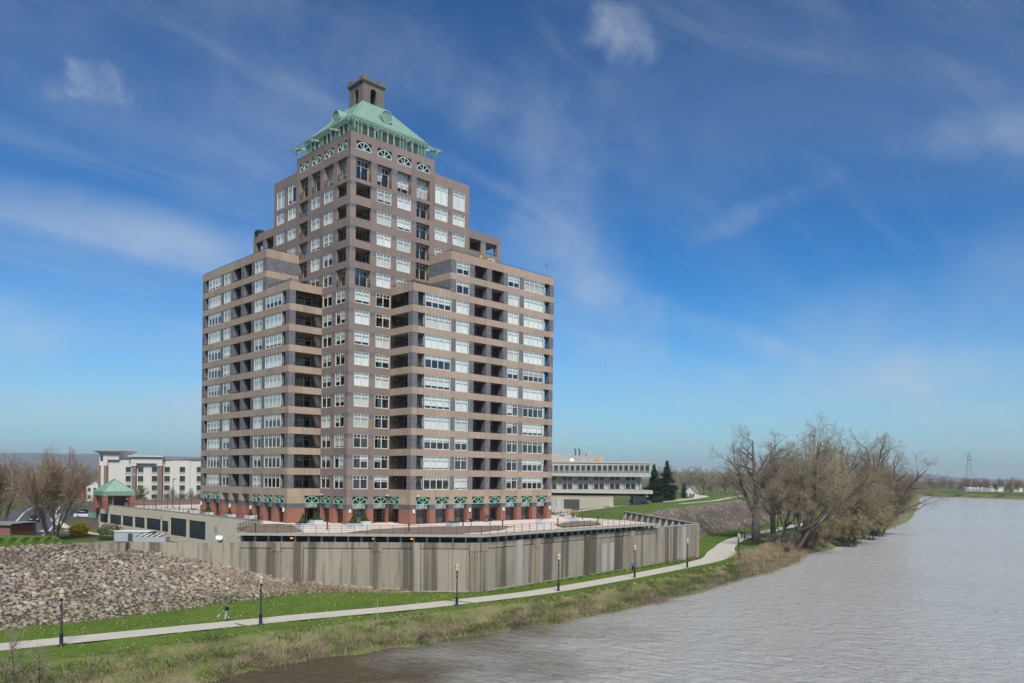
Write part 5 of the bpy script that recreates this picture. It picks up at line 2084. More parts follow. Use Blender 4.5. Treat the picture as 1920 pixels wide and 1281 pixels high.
for x in (-5.0, 5.0):
    cbox('post', 'metal_grey', (x - 0.15, x + 0.15, 0.3, 0.6, 0, 11.2), gs)
cbox('beam', 'metal_grey', (-5.0, 5.0, 0.35, 0.55, 10.4, 10.8), gs)
# plaza light poles left of the tower
for i, (u, v, h) in enumerate(((-0.7, 59.3, 5.6),)):
    lp = empty('plaza_light', (u, v, 0))
    tag(lp, 'tall black light pole standing on the podium deck', 'light pole')
    b = MB()
    b.tube([(0, 0, 0), (0, 0, h)], [0.09, 0.06], 8)
    b.build('shaft', 'steel_dark', lp)
    b = MB()
    b.box(-0.05, 0.55, -0.15, 0.15, h - 0.05, h + 0.12)
    b.build('lamp_head', 'steel_dark', lp)
# mesh fence of the deck's ball court
fen = empty('court_fence', (-2.0, 40.0, 0))
tag(fen, 'tall dark mesh court fence on the podium deck', 'fence')
for i in range(12):
    x = -4.5 + i * 1.55
    b = MB()
    b.tube([(x, 18.0 - i * 1.6, 0), (x, 18.0 - i * 1.6, 3.0)], 0.06, 6)
    b.build('post', 'steel_dark', fen)
b = MB()
for z_ in (0.1, 1.5, 2.95):
    b.bar((-4.5, 18.0, z_), (12.55, 0.4, z_), 0.05)
b.build('rail', 'steel_dark', fen)
b = MB()
for i in range(60):
    x = -4.5 + i * 17.05 / 60
    y = 18.0 - i * 17.6 / 60
    b.bar((x, y, 0.1), (x, y, 2.9), 0.012)
for i in range(14):
    b.bar((-4.5, 18.0, 0.2 * i + 0.1), (12.55, 0.4, 0.2 * i + 0.1), 0.012)
b.build('mesh', 'steel_dark', fen)
b = MB()
b.box(-5.0, 14.0, 26.0, 26.3, 0, 1.1)
b.box(-5.1, 14.1, 25.95, 26.35, 1.1, 1.2)
o = b.build('deck_wall', 'brown_brick_far', None, (0, 50, 0))
tag(o, 'low mauve wall along the back of the podium deck', 'wall')

# ------------------------------------------------------------------ far distance: hills, pylon, viaduct
t = NT('hill_wood')
nz = t.noise(t.pos((1, 1, 3)), 0.002, 6, 0.7)
t.col(t.mix(nz, (0.050, 0.062, 0.050), (0.095, 0.100, 0.075)))
t.b.inputs["Roughness"].default_value = 1.0
MAT['hill_wood'] = t.m


def hills(name, cols, D, label, seed):
    rg = random.Random(seed)
    b = MB()
    front, ridge, back = [], [], []
    n = 60
    for i in range(n + 1):
        px = cols[0][0] + (cols[-1][0] - cols[0][0]) * i / n
        py = np.interp(px, [c[0] for c in cols], [c[1] for c in cols]) + rg.uniform(-0.6, 0.6)
        p = at(px, py, D)
        q = at(px, 893, D * 0.90)
        r_ = at(px, 893, D * 1.12)
        front.append((q.x, q.y, ZH - 3))
        ridge.append(tuple(p))
        back.append((r_.x, r_.y, ZH - 3))
    for i in range(n):
        b.poly([front[i], front[i + 1], ridge[i + 1], ridge[i]])
        b.poly([ridge[i], ridge[i + 1], back[i + 1], back[i]])
    return tag(b.build(name, 'hill_wood', smooth=True), label, kind='structure')


hills('hills', [(-700, 846), (-300, 846), (0, 849), (160, 851), (300, 855), (420, 858), (700, 866), (1000, 876), (1200, 884), (1350, 886), (1500, 892)], 11500, 'long blue ridge on the left horizon', 3)
hills('hills', [(1500, 893), (1680, 889), (1740, 889), (1790, 895), (1850, 898), (1920, 901), (2300, 906)], 12500, 'low blue ridge on the right horizon', 5)

p = at(1816, 905, 900)
py = empty('transmission_tower', (p.x, p.y, ZH))
tag(py, 'tall lattice transmission tower beyond the river on the right', 'pylon')
b = MB()
H = 46.0
for sx in (-1, 1):
    for sy in (-1, 1):
        b.bar((sx * 4.2, sy * 4.2, 0), (sx * 1.1, sy * 1.1, H * 0.86), 0.30)
        b.bar((sx * 1.1, sy * 1.1, H * 0.86), (sx * 0.3, sy * 0.3, H), 0.26)
b.build('leg', 'metal_grey', py)
b = MB()
nn_ = 9
for i in range(nn_):
    z0, z1 = H * 0.86 * i / nn_, H * 0.86 * (i + 1) / nn_
    w0, w1 = 4.2 - 3.1 * i / nn_, 4.2 - 3.1 * (i + 1) / nn_
    for s_ in (-1, 1):
        b.bar((-w0, s_ * w0, z0), (w1, s_ * w1, z1), 0.16)
        b.bar((w0, s_ * w0, z0), (-w1, s_ * w1, z1), 0.16)
        b.bar((s_ * w0, -w0, z0), (s_ * w1, w1, z1), 0.16)
b.build('lattice', 'metal_grey', py)
for z_ in (0.80, 0.89):
    b = MB()
    b.bar((-2.0, 2.0, H * z_), (2.0, -2.0, H * z_), 0.5, 0.7)
    b.build('cross_arm', 'steel_dark', py)

p0, p1 = at(1733, 901, 1150), at(1925, 905, 1040)
via = empty('viaduct', (p0.x, p0.y, ZH))
tag(via, 'long dark viaduct on the far side of the river', 'bridge')
dv = Vector((p1.x - p0.x, p1.y - p0.y, 0))
b = MB()
b.bar((0, 0, 9.3), tuple(dv + Vector((0, 0, 9.3))), 9.0, 1.6)
b.build('deck', 'steel_dark', via)
for i in range(12):
    c = dv * (i / 11)
    b = MB()
    b.tube([(c.x, c.y, 0), (c.x, c.y, 8.6)], 0.8, 6)
    b.build('pier', 'concrete_dark', via)
for i, (px, py_, w, h, mt, nm, lb) in enumerate(((1835, 915, 30, 3.4, 'metal_grey', 'warehouse', 'long pale roofed shed on the far shore'), (1870, 917, 14, 5.0, 'house_white', 'storage_tank_shed', 'white industrial block among the far shore trees'), (1910, 922, 10, 3.4, 'house_white', 'boat_shed', 'small white shed at the right end of the far shore'))):
    p = at(px, py_, 930)
    r_ = empty(nm, (p.x, p.y, ZH), RZ)
    tag(r_, lb, 'shed')
    cbox('wall', mt, (-w / 2, w / 2, 0, 9, 0, h), r_)
    b = MB()
    b.v += [(-w / 2 - .3, -0.3, h), (w / 2 + .3, -0.3, h), (w / 2 + .3, 9.3, h), (-w / 2 - .3, 9.3, h), (-w / 2 - .3, 4.5, h + 1.6), (w / 2 + .3, 4.5, h + 1.6)]
    b.f += [(0, 1, 5, 4), (2, 3, 4, 5), (0, 4, 3), (1, 2, 5)]
    b.build('roof', 'lamp_white', r_)
for px in (1862, 1885):
    p = at(px, 908, 900)
    r_ = empty('gantry_crane', (p.x, p.y, ZH), RZ)
    tag(r_, 'beige gantry frame on the far shore, %s of the two' % ('left' if px < 1870 else 'right'), 'crane')
    b = MB()
    b.bar((-10 if px > 1870 else -5, 0, 9.5), (10 if px > 1870 else 5, 0, 9.5), 0.9)
    b.build('beam', 'office_beige', r_)
    for x in ((-9.6, 9.6) if px > 1870 else (-4.6, 4.6)):
        b = MB()
        b.bar((x, 0, 0), (x, 0, 9.1), 0.7)
        b.build('leg', 'office_beige', r_)
# ------------------------------------------------------------------ vegetation
simple('bark_grey', (0.135, 0.115, 0.095), 0.95, 0.35, 1.5, bump=0.5)
simple('bark_dark', (0.080, 0.066, 0.054), 0.95, 0.35, 1.5, bump=0.5)
simple('twig_brown', (0.255, 0.205, 0.150), 0.95, 0.30, 0.6, island=0.25)
simple('twig_red', (0.270, 0.185, 0.130), 0.95, 0.30, 0.6, island=0.25)
simple('twig_grey', (0.280, 0.245, 0.190), 0.95, 0.30, 0.6, island=0.25)
simple('bud_yellow', (0.360, 0.310, 0.140), 0.9, 0.3, 0.5, island=0.3)
simple('bud_green', (0.185, 0.205, 0.060), 0.9, 0.3, 0.5, island=0.3)
simple('flower_yellow', (0.62, 0.38, 0.02), 0.9, 0.3, 0.8, island=0.3)
simple('leaf_green', (0.055, 0.090, 0.025), 0.9, 0.3, 0.8, island=0.35)
simple('needle_dark', (0.020, 0.044, 0.026), 0.9, 0.3, 0.6, island=0.4)
simple('needle_bright', (0.040, 0.085, 0.022), 0.9, 0.3, 0.6, island=0.35)
simple('straw', (0.330, 0.255, 0.155), 0.95, 0.25, 0.5, island=0.35)
simple('dead_stem', (0.195, 0.150, 0.110), 0.95, 0.25, 0.5, island=0.40)
simple('grass_blade', (0.105, 0.175, 0.028), 0.9, 0.25, 0.4, island=0.35)
simple('weed_green', (0.080, 0.120, 0.030), 0.9, 0.25, 0.4, island=0.4)
simple('dandelion', (0.62, 0.48, 0.03), 0.9, 0.1, 0.4)


def seg_mesh(segs, n):
    """tapered tubes from an array of (p0, p1, r0, r1); n sides each"""
    S = np.array(segs, dtype=np.float64)
    p0, p1, r0, r1 = S[:, 0:3], S[:, 3:6], S[:, 6], S[:, 7]
    d = p1 - p0
    d /= (np.linalg.norm(d, axis=1)[:, None] + 1e-9)
    ref = np.where(np.abs(d[:, 2:3]) < 0.9, np.array([[0, 0, 1.0]]), np.array([[1.0, 0, 0]]))
    a = np.cross(d, ref)
    a /= (np.linalg.norm(a, axis=1)[:, None] + 1e-9)
    c = np.cross(d, a)
    th = np.arange(n) * 2 * np.pi / n
    ring = a[:, None, :] * np.cos(th)[None, :, None] + c[:, None, :] * np.sin(th)[None, :, None]
    v0 = p0[:, None, :] + ring * r0[:, None, None]
    v1 = p1[:, None, :] + ring * r1[:, None, None]
    V = np.stack([v0, v1], 1).reshape(-1, 3)
    base = (np.arange(len(S)) * 2 * n)[:, None]
    k = np.arange(n)
    k2 = (k + 1) % n
    q = np.stack([base + k, base + k2, base + n + k2, base + n + k], -1).reshape(-1, 4)
    return V, q


def fringe(rg, segs, per, length, r):
    """fine twigs all along the given shoots"""
    S = np.repeat(np.array(segs)[:, :6], per, 0)
    n = len(S)
    f = rg.uniform(0.1, 1.0, n)[:, None]
    p = S[:, :3] * (1 - f) + S[:, 3:6] * f
    d = S[:, 3:6] - S[:, :3]
    d /= (np.linalg.norm(d, axis=1)[:, None] + 1e-9)
    d = d * 0.8 + rg.normal(0, 0.55, (n, 3)) + np.array([0, 0, 0.12])
    d /= (np.linalg.norm(d, axis=1)[:, None] + 1e-9)
    L = length * rg.uniform(0.4, 1.3, n)[:, None]
    q = p + d * L
    return np.concatenate([p, q, np.full((n, 1), r), np.full((n, 1), r * 0.5)], 1)


def join(parts):
    Vs, Qs, off = [], [], 0
    for V, q in parts:
        Vs.append(V)
        Qs.append(q + off)
        off += len(V)
    return np.concatenate(Vs), np.concatenate(Qs)


def unit(v):
    return v / (np.linalg.norm(v) + 1e-9)


def grow(rg, out, tips, p, d, L, r, lv, cfg):
    """one branch and everything it carries"""
    mx = cfg['levels']
    n = (5, 5, 4, 3, 2, 2)[lv]
    wob = cfg.get('wobble', (0.06, 0.14, 0.20, 0.26, 0.3, 0.3))[lv]
    up = cfg.get('up', (0.02, 0.10, 0.08, 0.05, 0.03, 0.0))[lv]
    r_end = r * (0.62 if lv == 0 else 0.30)
    kids = cfg['kids'][lv] if lv < mx else 0
    start = cfg.get('start', (0.55, 0.22, 0.15, 0.1, 0.1, 0.1))[lv]
    pts = [p]
    rs = [r]
    for i in range(n):
        d = unit(d + rg.normal(0, wob, 3) + np.array([0, 0, up]))
        q = p + d * (L / n)
        r2 = r + (r_end - r) * (i + 1) / n
        out[lv].append((*p, *q, rs[-1], r2))
        p = q
        pts.append(p)
        rs.append(r2)
    if lv >= mx - 1:
        tips.append(p)
        tips.append(pts[len(pts) // 2])
    if lv >= mx:
        return
    for k in range(kids):
        t = start + (1 - start) * (k + rg.uniform(0.2, 1.0)) / kids
        t = min(t, 0.999)
        f = t * n
        i = int(f)
        q = pts[i] + (pts[i + 1] - pts[i]) * (f - i)
        dd = unit(pts[i + 1] - pts[i])
        ax = unit(np.cross(dd, rg.normal(0, 1, 3)))
        ang = R(rg.uniform(*cfg['angle'][lv]))
        nd = unit(dd * math.cos(ang) + ax * math.sin(ang) + cfg.get('lean', np.zeros(3)) * (0.25 if lv < 2 else 0.05))
        sc = cfg['ratio'][lv] * rg.uniform(0.7, 1.2) * (1.15 - 0.45 * t)
        rr = max(cfg['rmin'], (rs[i] + (rs[i + 1] - rs[i]) * (f - i)) * rg.uniform(0.38, 0.58))
        grow(rg, out, tips, q, nd, L * sc, rr, lv + 1, cfg)


BIG = dict(levels=4, kids=(7, 7, 6, 6, 0), ratio=(1.6, 0.56, 0.52, 0.50), angle=((18, 58), (24, 62), (25, 65), (25, 70)), rmin=0.018)
MULTI = dict(levels=3, kids=(6, 6, 6, 0), ratio=(0.95, 0.50, 0.50, 0.50), angle=((12, 34), (20, 50), (22, 55), (25, 60)), rmin=0.020,
             start=(0.25, 0.2, 0.15, 0.1, 0.1, 0.1))
SHRUB = dict(levels=3, kids=(6, 6, 5, 0), ratio=(0.62, 0.55, 0.5), angle=((15, 45), (20, 60), (25, 65)), rmin=0.010, start=(0.12, 0.15, 0.1, 0.1))
FAR = dict(levels=3, kids=(7, 6, 6, 0), ratio=(1.4, 0.55, 0.5), angle=((14, 46), (22, 58), (25, 65)), rmin=0.05)


def leaf_quads(rg, tips, per, size, spread, flat=0.6):
    T = np.repeat(np.array(tips), per, 0)
    T = T + rg.normal(0, spread, T.shape)
    n = len(T)
    a = rg.normal(0, 1, (n, 3))
    a /= np.linalg.norm(a, axis=1)[:, None]
    b_ = rg.normal(0, 1, (n, 3))
    b_ = np.cross(a, b_)
    b_ /= np.linalg.norm(b_, axis=1)[:, None]
    s = size * rg.uniform(0.5, 1.3, n)[:, None]
    V = np.stack([T - a * s, T - b_ * s * flat, T + a * s, T + b_ * s * flat], 1).reshape(-1, 3)
    q = np.arange(4 * n).reshape(-1, 4)
    return V, q


def tree(name, loc, H, cfg, seed, label, group=None, stems=None, bark='bark_grey', twig='twig_brown', bud=None, budper=2, budsize=0.10, cat='tree', trunk_r=None, lean=None, build=True, split=2, fr=2, fr_len=None, fr_r=0.008):
    fr_len = fr_len or min(0.8, 0.045 * H)
    rg = np.random.default_rng(seed)
    out = [[] for _ in range(7)]
    tips = []
    cfg = dict(cfg)
    if lean is not None:
        cfg['lean'] = np.array(lean, float)
    stems = stems or [((0, 0), (0, 0, 1), 1.0)]
    for (ox, oy), dr, sc in stems:
        L0 = H * sc * (0.36 if cfg is not MULTI else 0.5)
        L0 = H * sc * cfg.get('trunk', 0.36)
        rt = (trunk_r or H * 0.020) * sc
        # flared foot
        out[0].append((ox, oy, -0.6, ox, oy, 0.0, rt * 1.7, rt * 1.25))
        grow(rg, out, tips, np.array([ox, oy, 0.0]), unit(np.array(dr, float)), L0, rt * 1.2, 0, cfg)
        # leader goes on above the trunk
        top = out[0][-1]
        for _ in range(2):
            dd = unit(np.array(top[3:6]) - np.array(top[0:3]) + rg.normal(0, 0.25, 3))
            grow(rg, out, tips, np.array(top[3:6]), dd, L0 * cfg['ratio'][0] * 0.9, top[7], 1, cfg)
    zmax = max(s_[5] for lv in out for s_ in lv)
    k = H / zmax
    wood = [seg_mesh(out[0], 8)] + ([seg_mesh(out[1], 6)] if out[1] else []) + ([seg_mesh(out[2], 4)] if split > 1 and out[2] else [])
    fine = [seg_mesh(out[i], 3) for i in range(split + 1 if split > 1 else 2, 7) if out[i]]
    Vw, qw = join(wood)
    if fr:
        fine.append(seg_mesh(fringe(rg, out[cfg['levels']] + out[cfg['levels'] - 1], fr, fr_len / k, fr_r / k), 3))
    Vf, qf = join(fine)
    root = empty(name, loc)
    tag(root, label, cat, group)
    o = link(bpy.data.objects.new('trunk', fast_mesh('trunk', Vw * k, qw, bark, True)), root)
    o = link(bpy.data.objects.new('crown', fast_mesh('crown', Vf * k, qf, twig)), root)
    if bud:
        Vb, qb = leaf_quads(rg, np.array(tips) * k, budper, budsize, 0.22)
        link(bpy.data.objects.new('buds', fast_mesh('buds', Vb, qb, bud)), root)
    return root


RIV = Vector((0.71, -0.70, 0))     # towards the river
tree('cottonwood_tree', (110.5, -2.2, -7.7), 28.5, dict(BIG, trunk=0.27), 21, 'large bare tree with thick forked trunk standing on the lawn beside the path', 'bare riverside trees', bark='bark_grey', twig='twig_brown', trunk_r=0.75)
tree('cottonwood_tree', (124.0, 0.5, -7.7), 24.5, dict(BIG, trunk=0.30), 22, 'bare tree with slimmer trunk just behind the large forked tree by the path', 'bare riverside trees', bark='bark_grey', twig='twig_grey', trunk_r=0.5)
tree('leaning_tree', (98.5, -16.4, -8.5), 24.0, dict(BIG, trunk=0.36), 23, 'clump of dark leaning trunks at the nearest water edge', 'bare riverside trees',
     stems=[((0, 0), (0.30, -0.22, 1), 0.95), ((1.6, -0.4), (0.55, -0.48, 1), 1.0), ((-1.3, 0.8), (0.12, 0.02, 1), 0.75)], bark='bark_dark', twig='twig_brown', bud='bud_yellow', budper=1, budsize=0.08, lean=(0.35, -0.35, 0), trunk_r=0.42)
tree('cottonwood_tree', (117.5, -10.5, -8.3), 31.0, dict(BIG, trunk=0.32), 24, 'tallest pale bare tree in the middle of the riverside row', 'bare riverside trees', bark='bark_grey', twig='twig_grey', bud='bud_yellow', budper=2, budsize=0.11, trunk_r=0.62)
tree('leaning_tree', (131.0, -10.5, -8.6), 28.0, dict(BIG, trunk=0.34), 25, 'dark bare tree with limbs low over the water behind the leaning clump', 'bare riverside trees', stems=[((0, 0), (0.25, -0.25, 1), 1.0), ((1.2, 0.6), (0.6, -0.5, 1), 0.8)], bark='bark_dark', lean=(0.30, -0.32, 0), bud='bud_yellow', budper=1, budsize=0.09)
tree('willow_tree', (138.0, -14.0, -8.8), 17.0, dict(MULTI), 26, 'lower bushy tree flushed with yellow buds over the water', 'bare riverside trees', bark='bark_dark', twig='twig_brown', bud='bud_yellow', budper=4, budsize=0.13, lean=(0.2, -0.3, 0))
tree('cottonwood_tree', (149.0, -7.5, -8.4), 31.5, dict(BIG, trunk=0.30), 27, 'tall bare tree with open spiky limbs right of the middle of the row', 'bare riverside trees', bark='bark_dark', twig='twig_brown', trunk_r=0.6)
tree('cottonwood_tree', (165.0, -5.0, -8.4), 30.5, dict(BIG, trunk=0.30), 28, 'bare tree leaning right with thin limbs against the sky', 'bare riverside trees', stems=[((0, 0), (0.28, -0.22, 1), 1.0)], bark='bark_dark', twig='twig_brown', bud='bud_green', budper=1, budsize=0.09)
tree('leaning_tree', (178.0, -3.5, -8.6), 26.5, dict(BIG, trunk=0.34), 29, 'bare tree reaching far out over the river at the right end of the row', 'bare riverside trees', stems=[((0, 0), (0.45, -0.45, 1), 1.0), ((1.0, 1.0), (0.8, -0.8, 0.8), 0.8)], bark='bark_dark', twig='twig_brown', lean=(0.4, -0.4, 0))
tree('cottonwood_tree', (195.0, 5.0, -8.2), 21.0, dict(BIG, trunk=0.30), 30, 'farthest and smallest bare tree of the riverside row', 'bare riverside trees', bark='bark_grey', twig='twig_red')
# thinner trees on the lawn behind
for i, (x, y, h) in enumerate(((151, 14.0, 17), (163, 19.0, 16), (139, 9.0, 15), (180, 22.0, 18))):
    tree('young_tree', (x, y, -7.6), h, dict(BIG, trunk=0.42, kids=(6, 5, 5, 4, 0)), 40 + i, ('slender bare tree behind the path, nearest to the big trunk', 'slender bare tree behind the path, second from the big trunk', 'slender bare tree between path and river behind the big trunk', 'slender bare tree farthest along the path')[i], 'slender lawn trees', trunk_r=0.2, bark='bark_dark', twig='twig_red')
# riverside scrub
SC_LABEL = ('pale brown scrub bush at the bend of the bank', 'grey scrub bush at the feet of the leaning clump', 'brown scrub bush hanging over the water beside the leaning clump', 'reddish scrub bush under the tallest tree', 'scrub bush with yellow buds at the water under the willow', 'grey scrub thicket under the spiky limbed tree', 'brown scrub thicket trailing into the water at the right', 'dark scrub thicket at the far right end of the row', 'scrub bush between the two right hand trees', 'reddish scrub farthest along the bank')
for i, (x, y, h, tw, bd) in enumerate(((90, -18.5, 3.2, 'straw', None), (97, -14.5, 5.0, 'twig_grey', None), (108, -15.5, 6.5, 'twig_brown', None), (120, -13.5, 8.0, 'twig_red', None), (132, -14.5, 9.0, 'twig_brown', 'bud_yellow'), (146, -11.5, 9.5, 'twig_grey', None), (160, -9.5, 10.0, 'twig_brown', 'bud_yellow'), (176, -6.0, 11.0, 'twig_brown', None), (168, -3.0, 9.5, 'twig_red', 'bud_green'), (192, -0.5, 10.0, 'twig_red', None))):
    st = [((math.cos(a) * 0.6, math.sin(a) * 0.6), (math.cos(a) * 0.45 + 0.1, math.sin(a) * 0.45 - 0.1, 1), 0.7 + 0.3 * ((k * 37) % 10) / 10) for k, a in enumerate([i * 0.7 + j * 1.05 for j in range(6)])]
    tree('scrub_bush', (x, y, -8.7), h, dict(SHRUB, trunk=0.55, kids=(7, 7, 6, 0)), 60 + i, SC_LABEL[i], 'scrub along the wooded bank', stems=st, bark='bark_dark', twig=tw, bud=bd, budper=2, budsize=0.10, cat='bush', trunk_r=0.07, split=1)

# left of the podium
tree('multi_stem_tree', (-23.4, 50.8, ZH), 16.0, dict(MULTI, trunk=0.5), 81, 'bare reddish multi-stemmed tree behind the grass mound', 'bare street trees', bark='bark_grey', twig='twig_red', trunk_r=0.16, bud='bud_yellow', budper=1, budsize=0.05,
     stems=[((math.cos(a) * 0.5, math.sin(a) * 0.5), (math.cos(a) * s_, math.sin(a) * s_, 1), 0.8 + 0.2 * ((k * 7) % 5) / 5) for k, (a, s_) in enumerate(((0.2, 0.35), (1.1, 0.12), (2.0, 0.4), (3.0, 0.25), (3.9, 0.42), (4.7, 0.15), (5.5, 0.3), (0.8, 0.02)))])
tree('multi_stem_tree', (-29.6, 59.5, ZH), 15.5, dict(MULTI, trunk=0.5), 82, 'bare reddish tree cut by the left edge of the view', 'bare street trees', bark='bark_grey', twig='twig_red', trunk_r=0.15,
     stems=[((math.cos(a) * 0.5, math.sin(a) * 0.5), (math.cos(a) * s_, math.sin(a) * s_, 1), 0.9) for a, s_ in ((0.2, 0.35), (1.3, 0.12), (2.4, 0.35), (3.6, 0.3), (4.9, 0.25), (5.7, 0.1))])
tree('street_tree', (*at(162, 900, 330).xy, ZH), 15.0, dict(BIG), 83, 'rounded bare tree behind the white gabled house', 'bare street trees', twig='twig_grey')
tree('street_tree', (*at(262, 935, 190).xy, ZH), 8.0, dict(MULTI, trunk=0.45), 84, 'small tree in fresh yellow green bud behind the pavilion', 'bare street trees', twig='twig_brown', bud='bud_green', budper=4, budsize=0.10)
for i, px in enumerate((338, 352, 366, 320)):
    tree('hotel_shrub', (*at(px, 935, 235).xy, ZH), 6.0 + i % 2, dict(SHRUB, trunk=0.6), 86 + i, ('second bare grey shrub from the tower before the hotel', 'bare grey shrub nearest the podium light pole', 'bare grey shrub nearest the tower before the hotel', 'leftmost bare grey shrub before the hotel')[i], 'bare shrubs before the hotel', twig='twig_grey', cat='shrub', split=1,
         stems=[((0, 0), (0.3, 0, 1), 1), ((0, 0), (-0.3, 0.1, 1), .9), ((0, 0), (0.05, -0.2, 1), 1)], trunk_r=0.07)


def leafy_bush(name, loc, rx, rz_, mat, seed, label, n=1500, size=0.16, cat='bush', group=None, core=None):
    rg = np.random.default_rng(seed)
    pts = rg.normal(0, 1, (n, 3))
    pts /= np.linalg.norm(pts, axis=1)[:, None]
    lump = 1 + 0.22 * np.sin(pts[:, 0] * 5 + seed) * np.cos(pts[:, 1] * 4 + 1.3 * seed) + 0.15 * np.sin(pts[:, 2] * 7)
    rad = rg.uniform(0.45, 1.0, n) ** 0.45 * lump
    P_ = pts * rad[:, None] * np.array([rx, rx, rz_]) + np.array([0, 0, rz_ * 0.85])
    P_ = P_[P_[:, 2] > -0.05]
    V, q = leaf_quads(rg, P_, 1, size, 0.0)
    root = empty(name, loc)
    tag(root, label, cat, group)
    link(bpy.data.objects.new('foliage', fast_mesh('foliage', V, q, mat)), root)
    segs = []
    for k in range(9):
        a = k * 0.7 + seed
        segs.append((0, 0, -0.1, math.cos(a) * rx * 0.6, math.sin(a) * rx * 0.6, rz_ * 1.1, 0.05, 0.015))
    V, q = seg_mesh(segs, 4)
    link(bpy.data.objects.new('stems', fast_mesh('stems', V, q, 'bark_dark')), root)
    return root


leafy_bush('forsythia_bush', (*at(149, 1003, 138).xy, ZH), 1.7, 1.2, 'flower_yellow', 3, 'rounded bush in bright yellow flower beside the sidewalk', 6500, 0.085)
leafy_bush('lilac_bush', (*at(207, 1012, 131).xy, ZH), 2.1, 1.5, 'leaf_green', 4, 'loose green bush in front of the podium screens', 2400, 0.11)
leafy_bush('round_bush', (*at(1232, 946, 300).xy, -3.2), 2.6, 1.6, 'needle_dark', 5, 'dark round bush on the grass left of the evergreens', 1600, 0.22)
leafy_bush('low_bush', (*at(1210, 946, 285).xy, -3.4), 2.6, 1.2, 'bud_green', 6, 'low yellow green bush beside the driveway', 1400, 0.2)
leafy_bush('low_bush', (*at(1195, 938, 290).xy, -3.4), 3.2, 1.5, 'twig_red', 7, 'reddish brown low bush under the end of the office terrace', 1600, 0.22)
leafy_bush('low_bush', (*at(1139, 953, 262).xy, -3.6), 1.3, 0.5, 'twig_red', 8, 'small brown hedge clump in the grass before the office block', 700, 0.14)


def conifer(name, loc, H, W, seed, label, group, mat='needle_dark', tiers=26):
    rg = np.random.default_rng(seed)
    segs, pts, dirs_ = [], [], []
    segs.append((0, 0, -0.3, 0, 0, H * 0.96, H * 0.016, 0.03))
    for t_ in range(tiers):
        f = t_ / (tiers - 1)
        z = H * (0.10 + 0.88 * f)
        Lb = W * (1 - f ** 1.6) * (0.80 + 0.2 * math.sin(f * 17 + seed)) * min(1.0, 0.55 + f * 3) + 0.35
        nb = int(10 - 4 * f)
        for k in range(nb):
            a = rg.uniform(0, 2 * math.pi)
            L_ = Lb * rg.uniform(0.45, 1.1) * (0.8 + 0.25 * math.sin(2 * a + seed + z * 0.35))
            dx, dy = math.cos(a), math.sin(a)
            tip = np.array([dx * L_, dy * L_, z + L_ * rg.uniform(-0.25, 0.30)])
            segs.append((0, 0, z, *tip, 0.05, 0.015))
            m_ = max(4, int(L_ * 9))
            s_ = rg.uniform(0.15, 1.0, m_)[:, None] ** 0.7
            base = np.array([0, 0, z]) * (1 - s_) + tip * s_
            pts.append(base + rg.normal(0, 0.16 + 0.05 * L_, (m_, 3)) * np.array([1, 1, 0.6]))
    P_ = np.concatenate(pts)
    V, q = leaf_quads(rg, P_, 5, 0.24 * H / 18 + 0.05, 0.22, 0.35)
    root = empty(name, loc)
    tag(root, label, 'tree', group)
    V2, q2 = seg_mesh(segs, 5)
    link(bpy.data.objects.new('trunk', fast_mesh('trunk', V2, q2, 'bark_dark')), root)
    link(bpy.data.objects.new('crown', fast_mesh('crown', V, q, mat)), root)
    return root


conifer('evergreen_tree', (*at(1250, 936, 335).xy, ZH), 18.8, 7.0, 1, 'tall dark evergreen right of the office block', 'evergreens by the office block')
conifer('evergreen_tree', (*at(1226, 936, 350).xy, ZH), 17.4, 6.8, 2, 'dark evergreen half hidden by the end of the office block', 'evergreens by the office block')
conifer('evergreen_tree', (*at(1282, 932, 380).xy, ZH), 9.0, 2.2, 3, 'small narrow evergreen in front of the gabled house', 'evergreens by the office block', tiers=18)
leafy_bush('roof_shrub', (0.6, 27.6, Z2 - 0.2), 1.0, 0.62, 'needle_dark', 9, 'dark green shrub on the upper left roof terrace', 700, 0.12, 'shrub')
for i, (px, D) in enumerate(((1335, 480), (1360, 470), (1318, 500))):
    tree('budding_tree', (*at(px, 925, D).xy, ZH), 13 + i, dict(FAR), 120 + i, ('bare purplish tree beyond the levee by the street', 'dense dark bare tree beyond the levee by the street', 'pale yellow budding tree beyond the levee by the street')[i], 'trees beyond the levee', twig=('twig_red', 'bark_grey', 'twig_grey')[i], bud=(None, None, 'bud_green')[i], budper=3, budsize=0.3)


def tree_mass(name, spots, seed, label, twig, hmin, hmax, bud=None, variants=5):
    """far wood that reads as one mass: many small bare trees in one mesh"""
    rg = np.random.default_rng(seed)
    protos = []
    for k in range(variants):
        out = [[] for _ in range(7)]
        tips = []
        grow(rg, out, tips, np.zeros(3), np.array([0, 0, 1.0]), 1.0, 0.045, 0, dict(FAR, rmin=0.012, levels=3))
        top = out[0][-1]
        for _ in range(2):
            grow(rg, out, tips, np.array(top[3:6]), unit(np.array([0, 0, 1.0]) + rg.normal(0, 0.3, 3)), 1.1, top[7], 1, dict(FAR, rmin=0.012, levels=3))
        V, q = join([seg_mesh(out[0], 4), seg_mesh(out[1], 3), seg_mesh(out[2], 3), seg_mesh(out[3], 3)])
        V = V / V[:, 2].max()
        protos.append((V, q))
    parts = []
    for (x, y) in spots:
        V, q = protos[rg.integers(variants)]
        h = rg.uniform(hmin, hmax)
        a = rg.uniform(0, 6.28)
        Rm = np.array([[math.cos(a), -math.sin(a), 0], [math.sin(a), math.cos(a), 0], [0, 0, 1]])
        parts.append(((V @ Rm.T) * np.array([h * 0.9, h * 0.9, h]) + np.array([x, y, ZH - 0.2]), q))
    V, q = join(parts)
    o = link(bpy.data.objects.new(name, fast_mesh(name, V, q, twig)))
    tag(o, label, 'trees', kind='stuff')
    return o


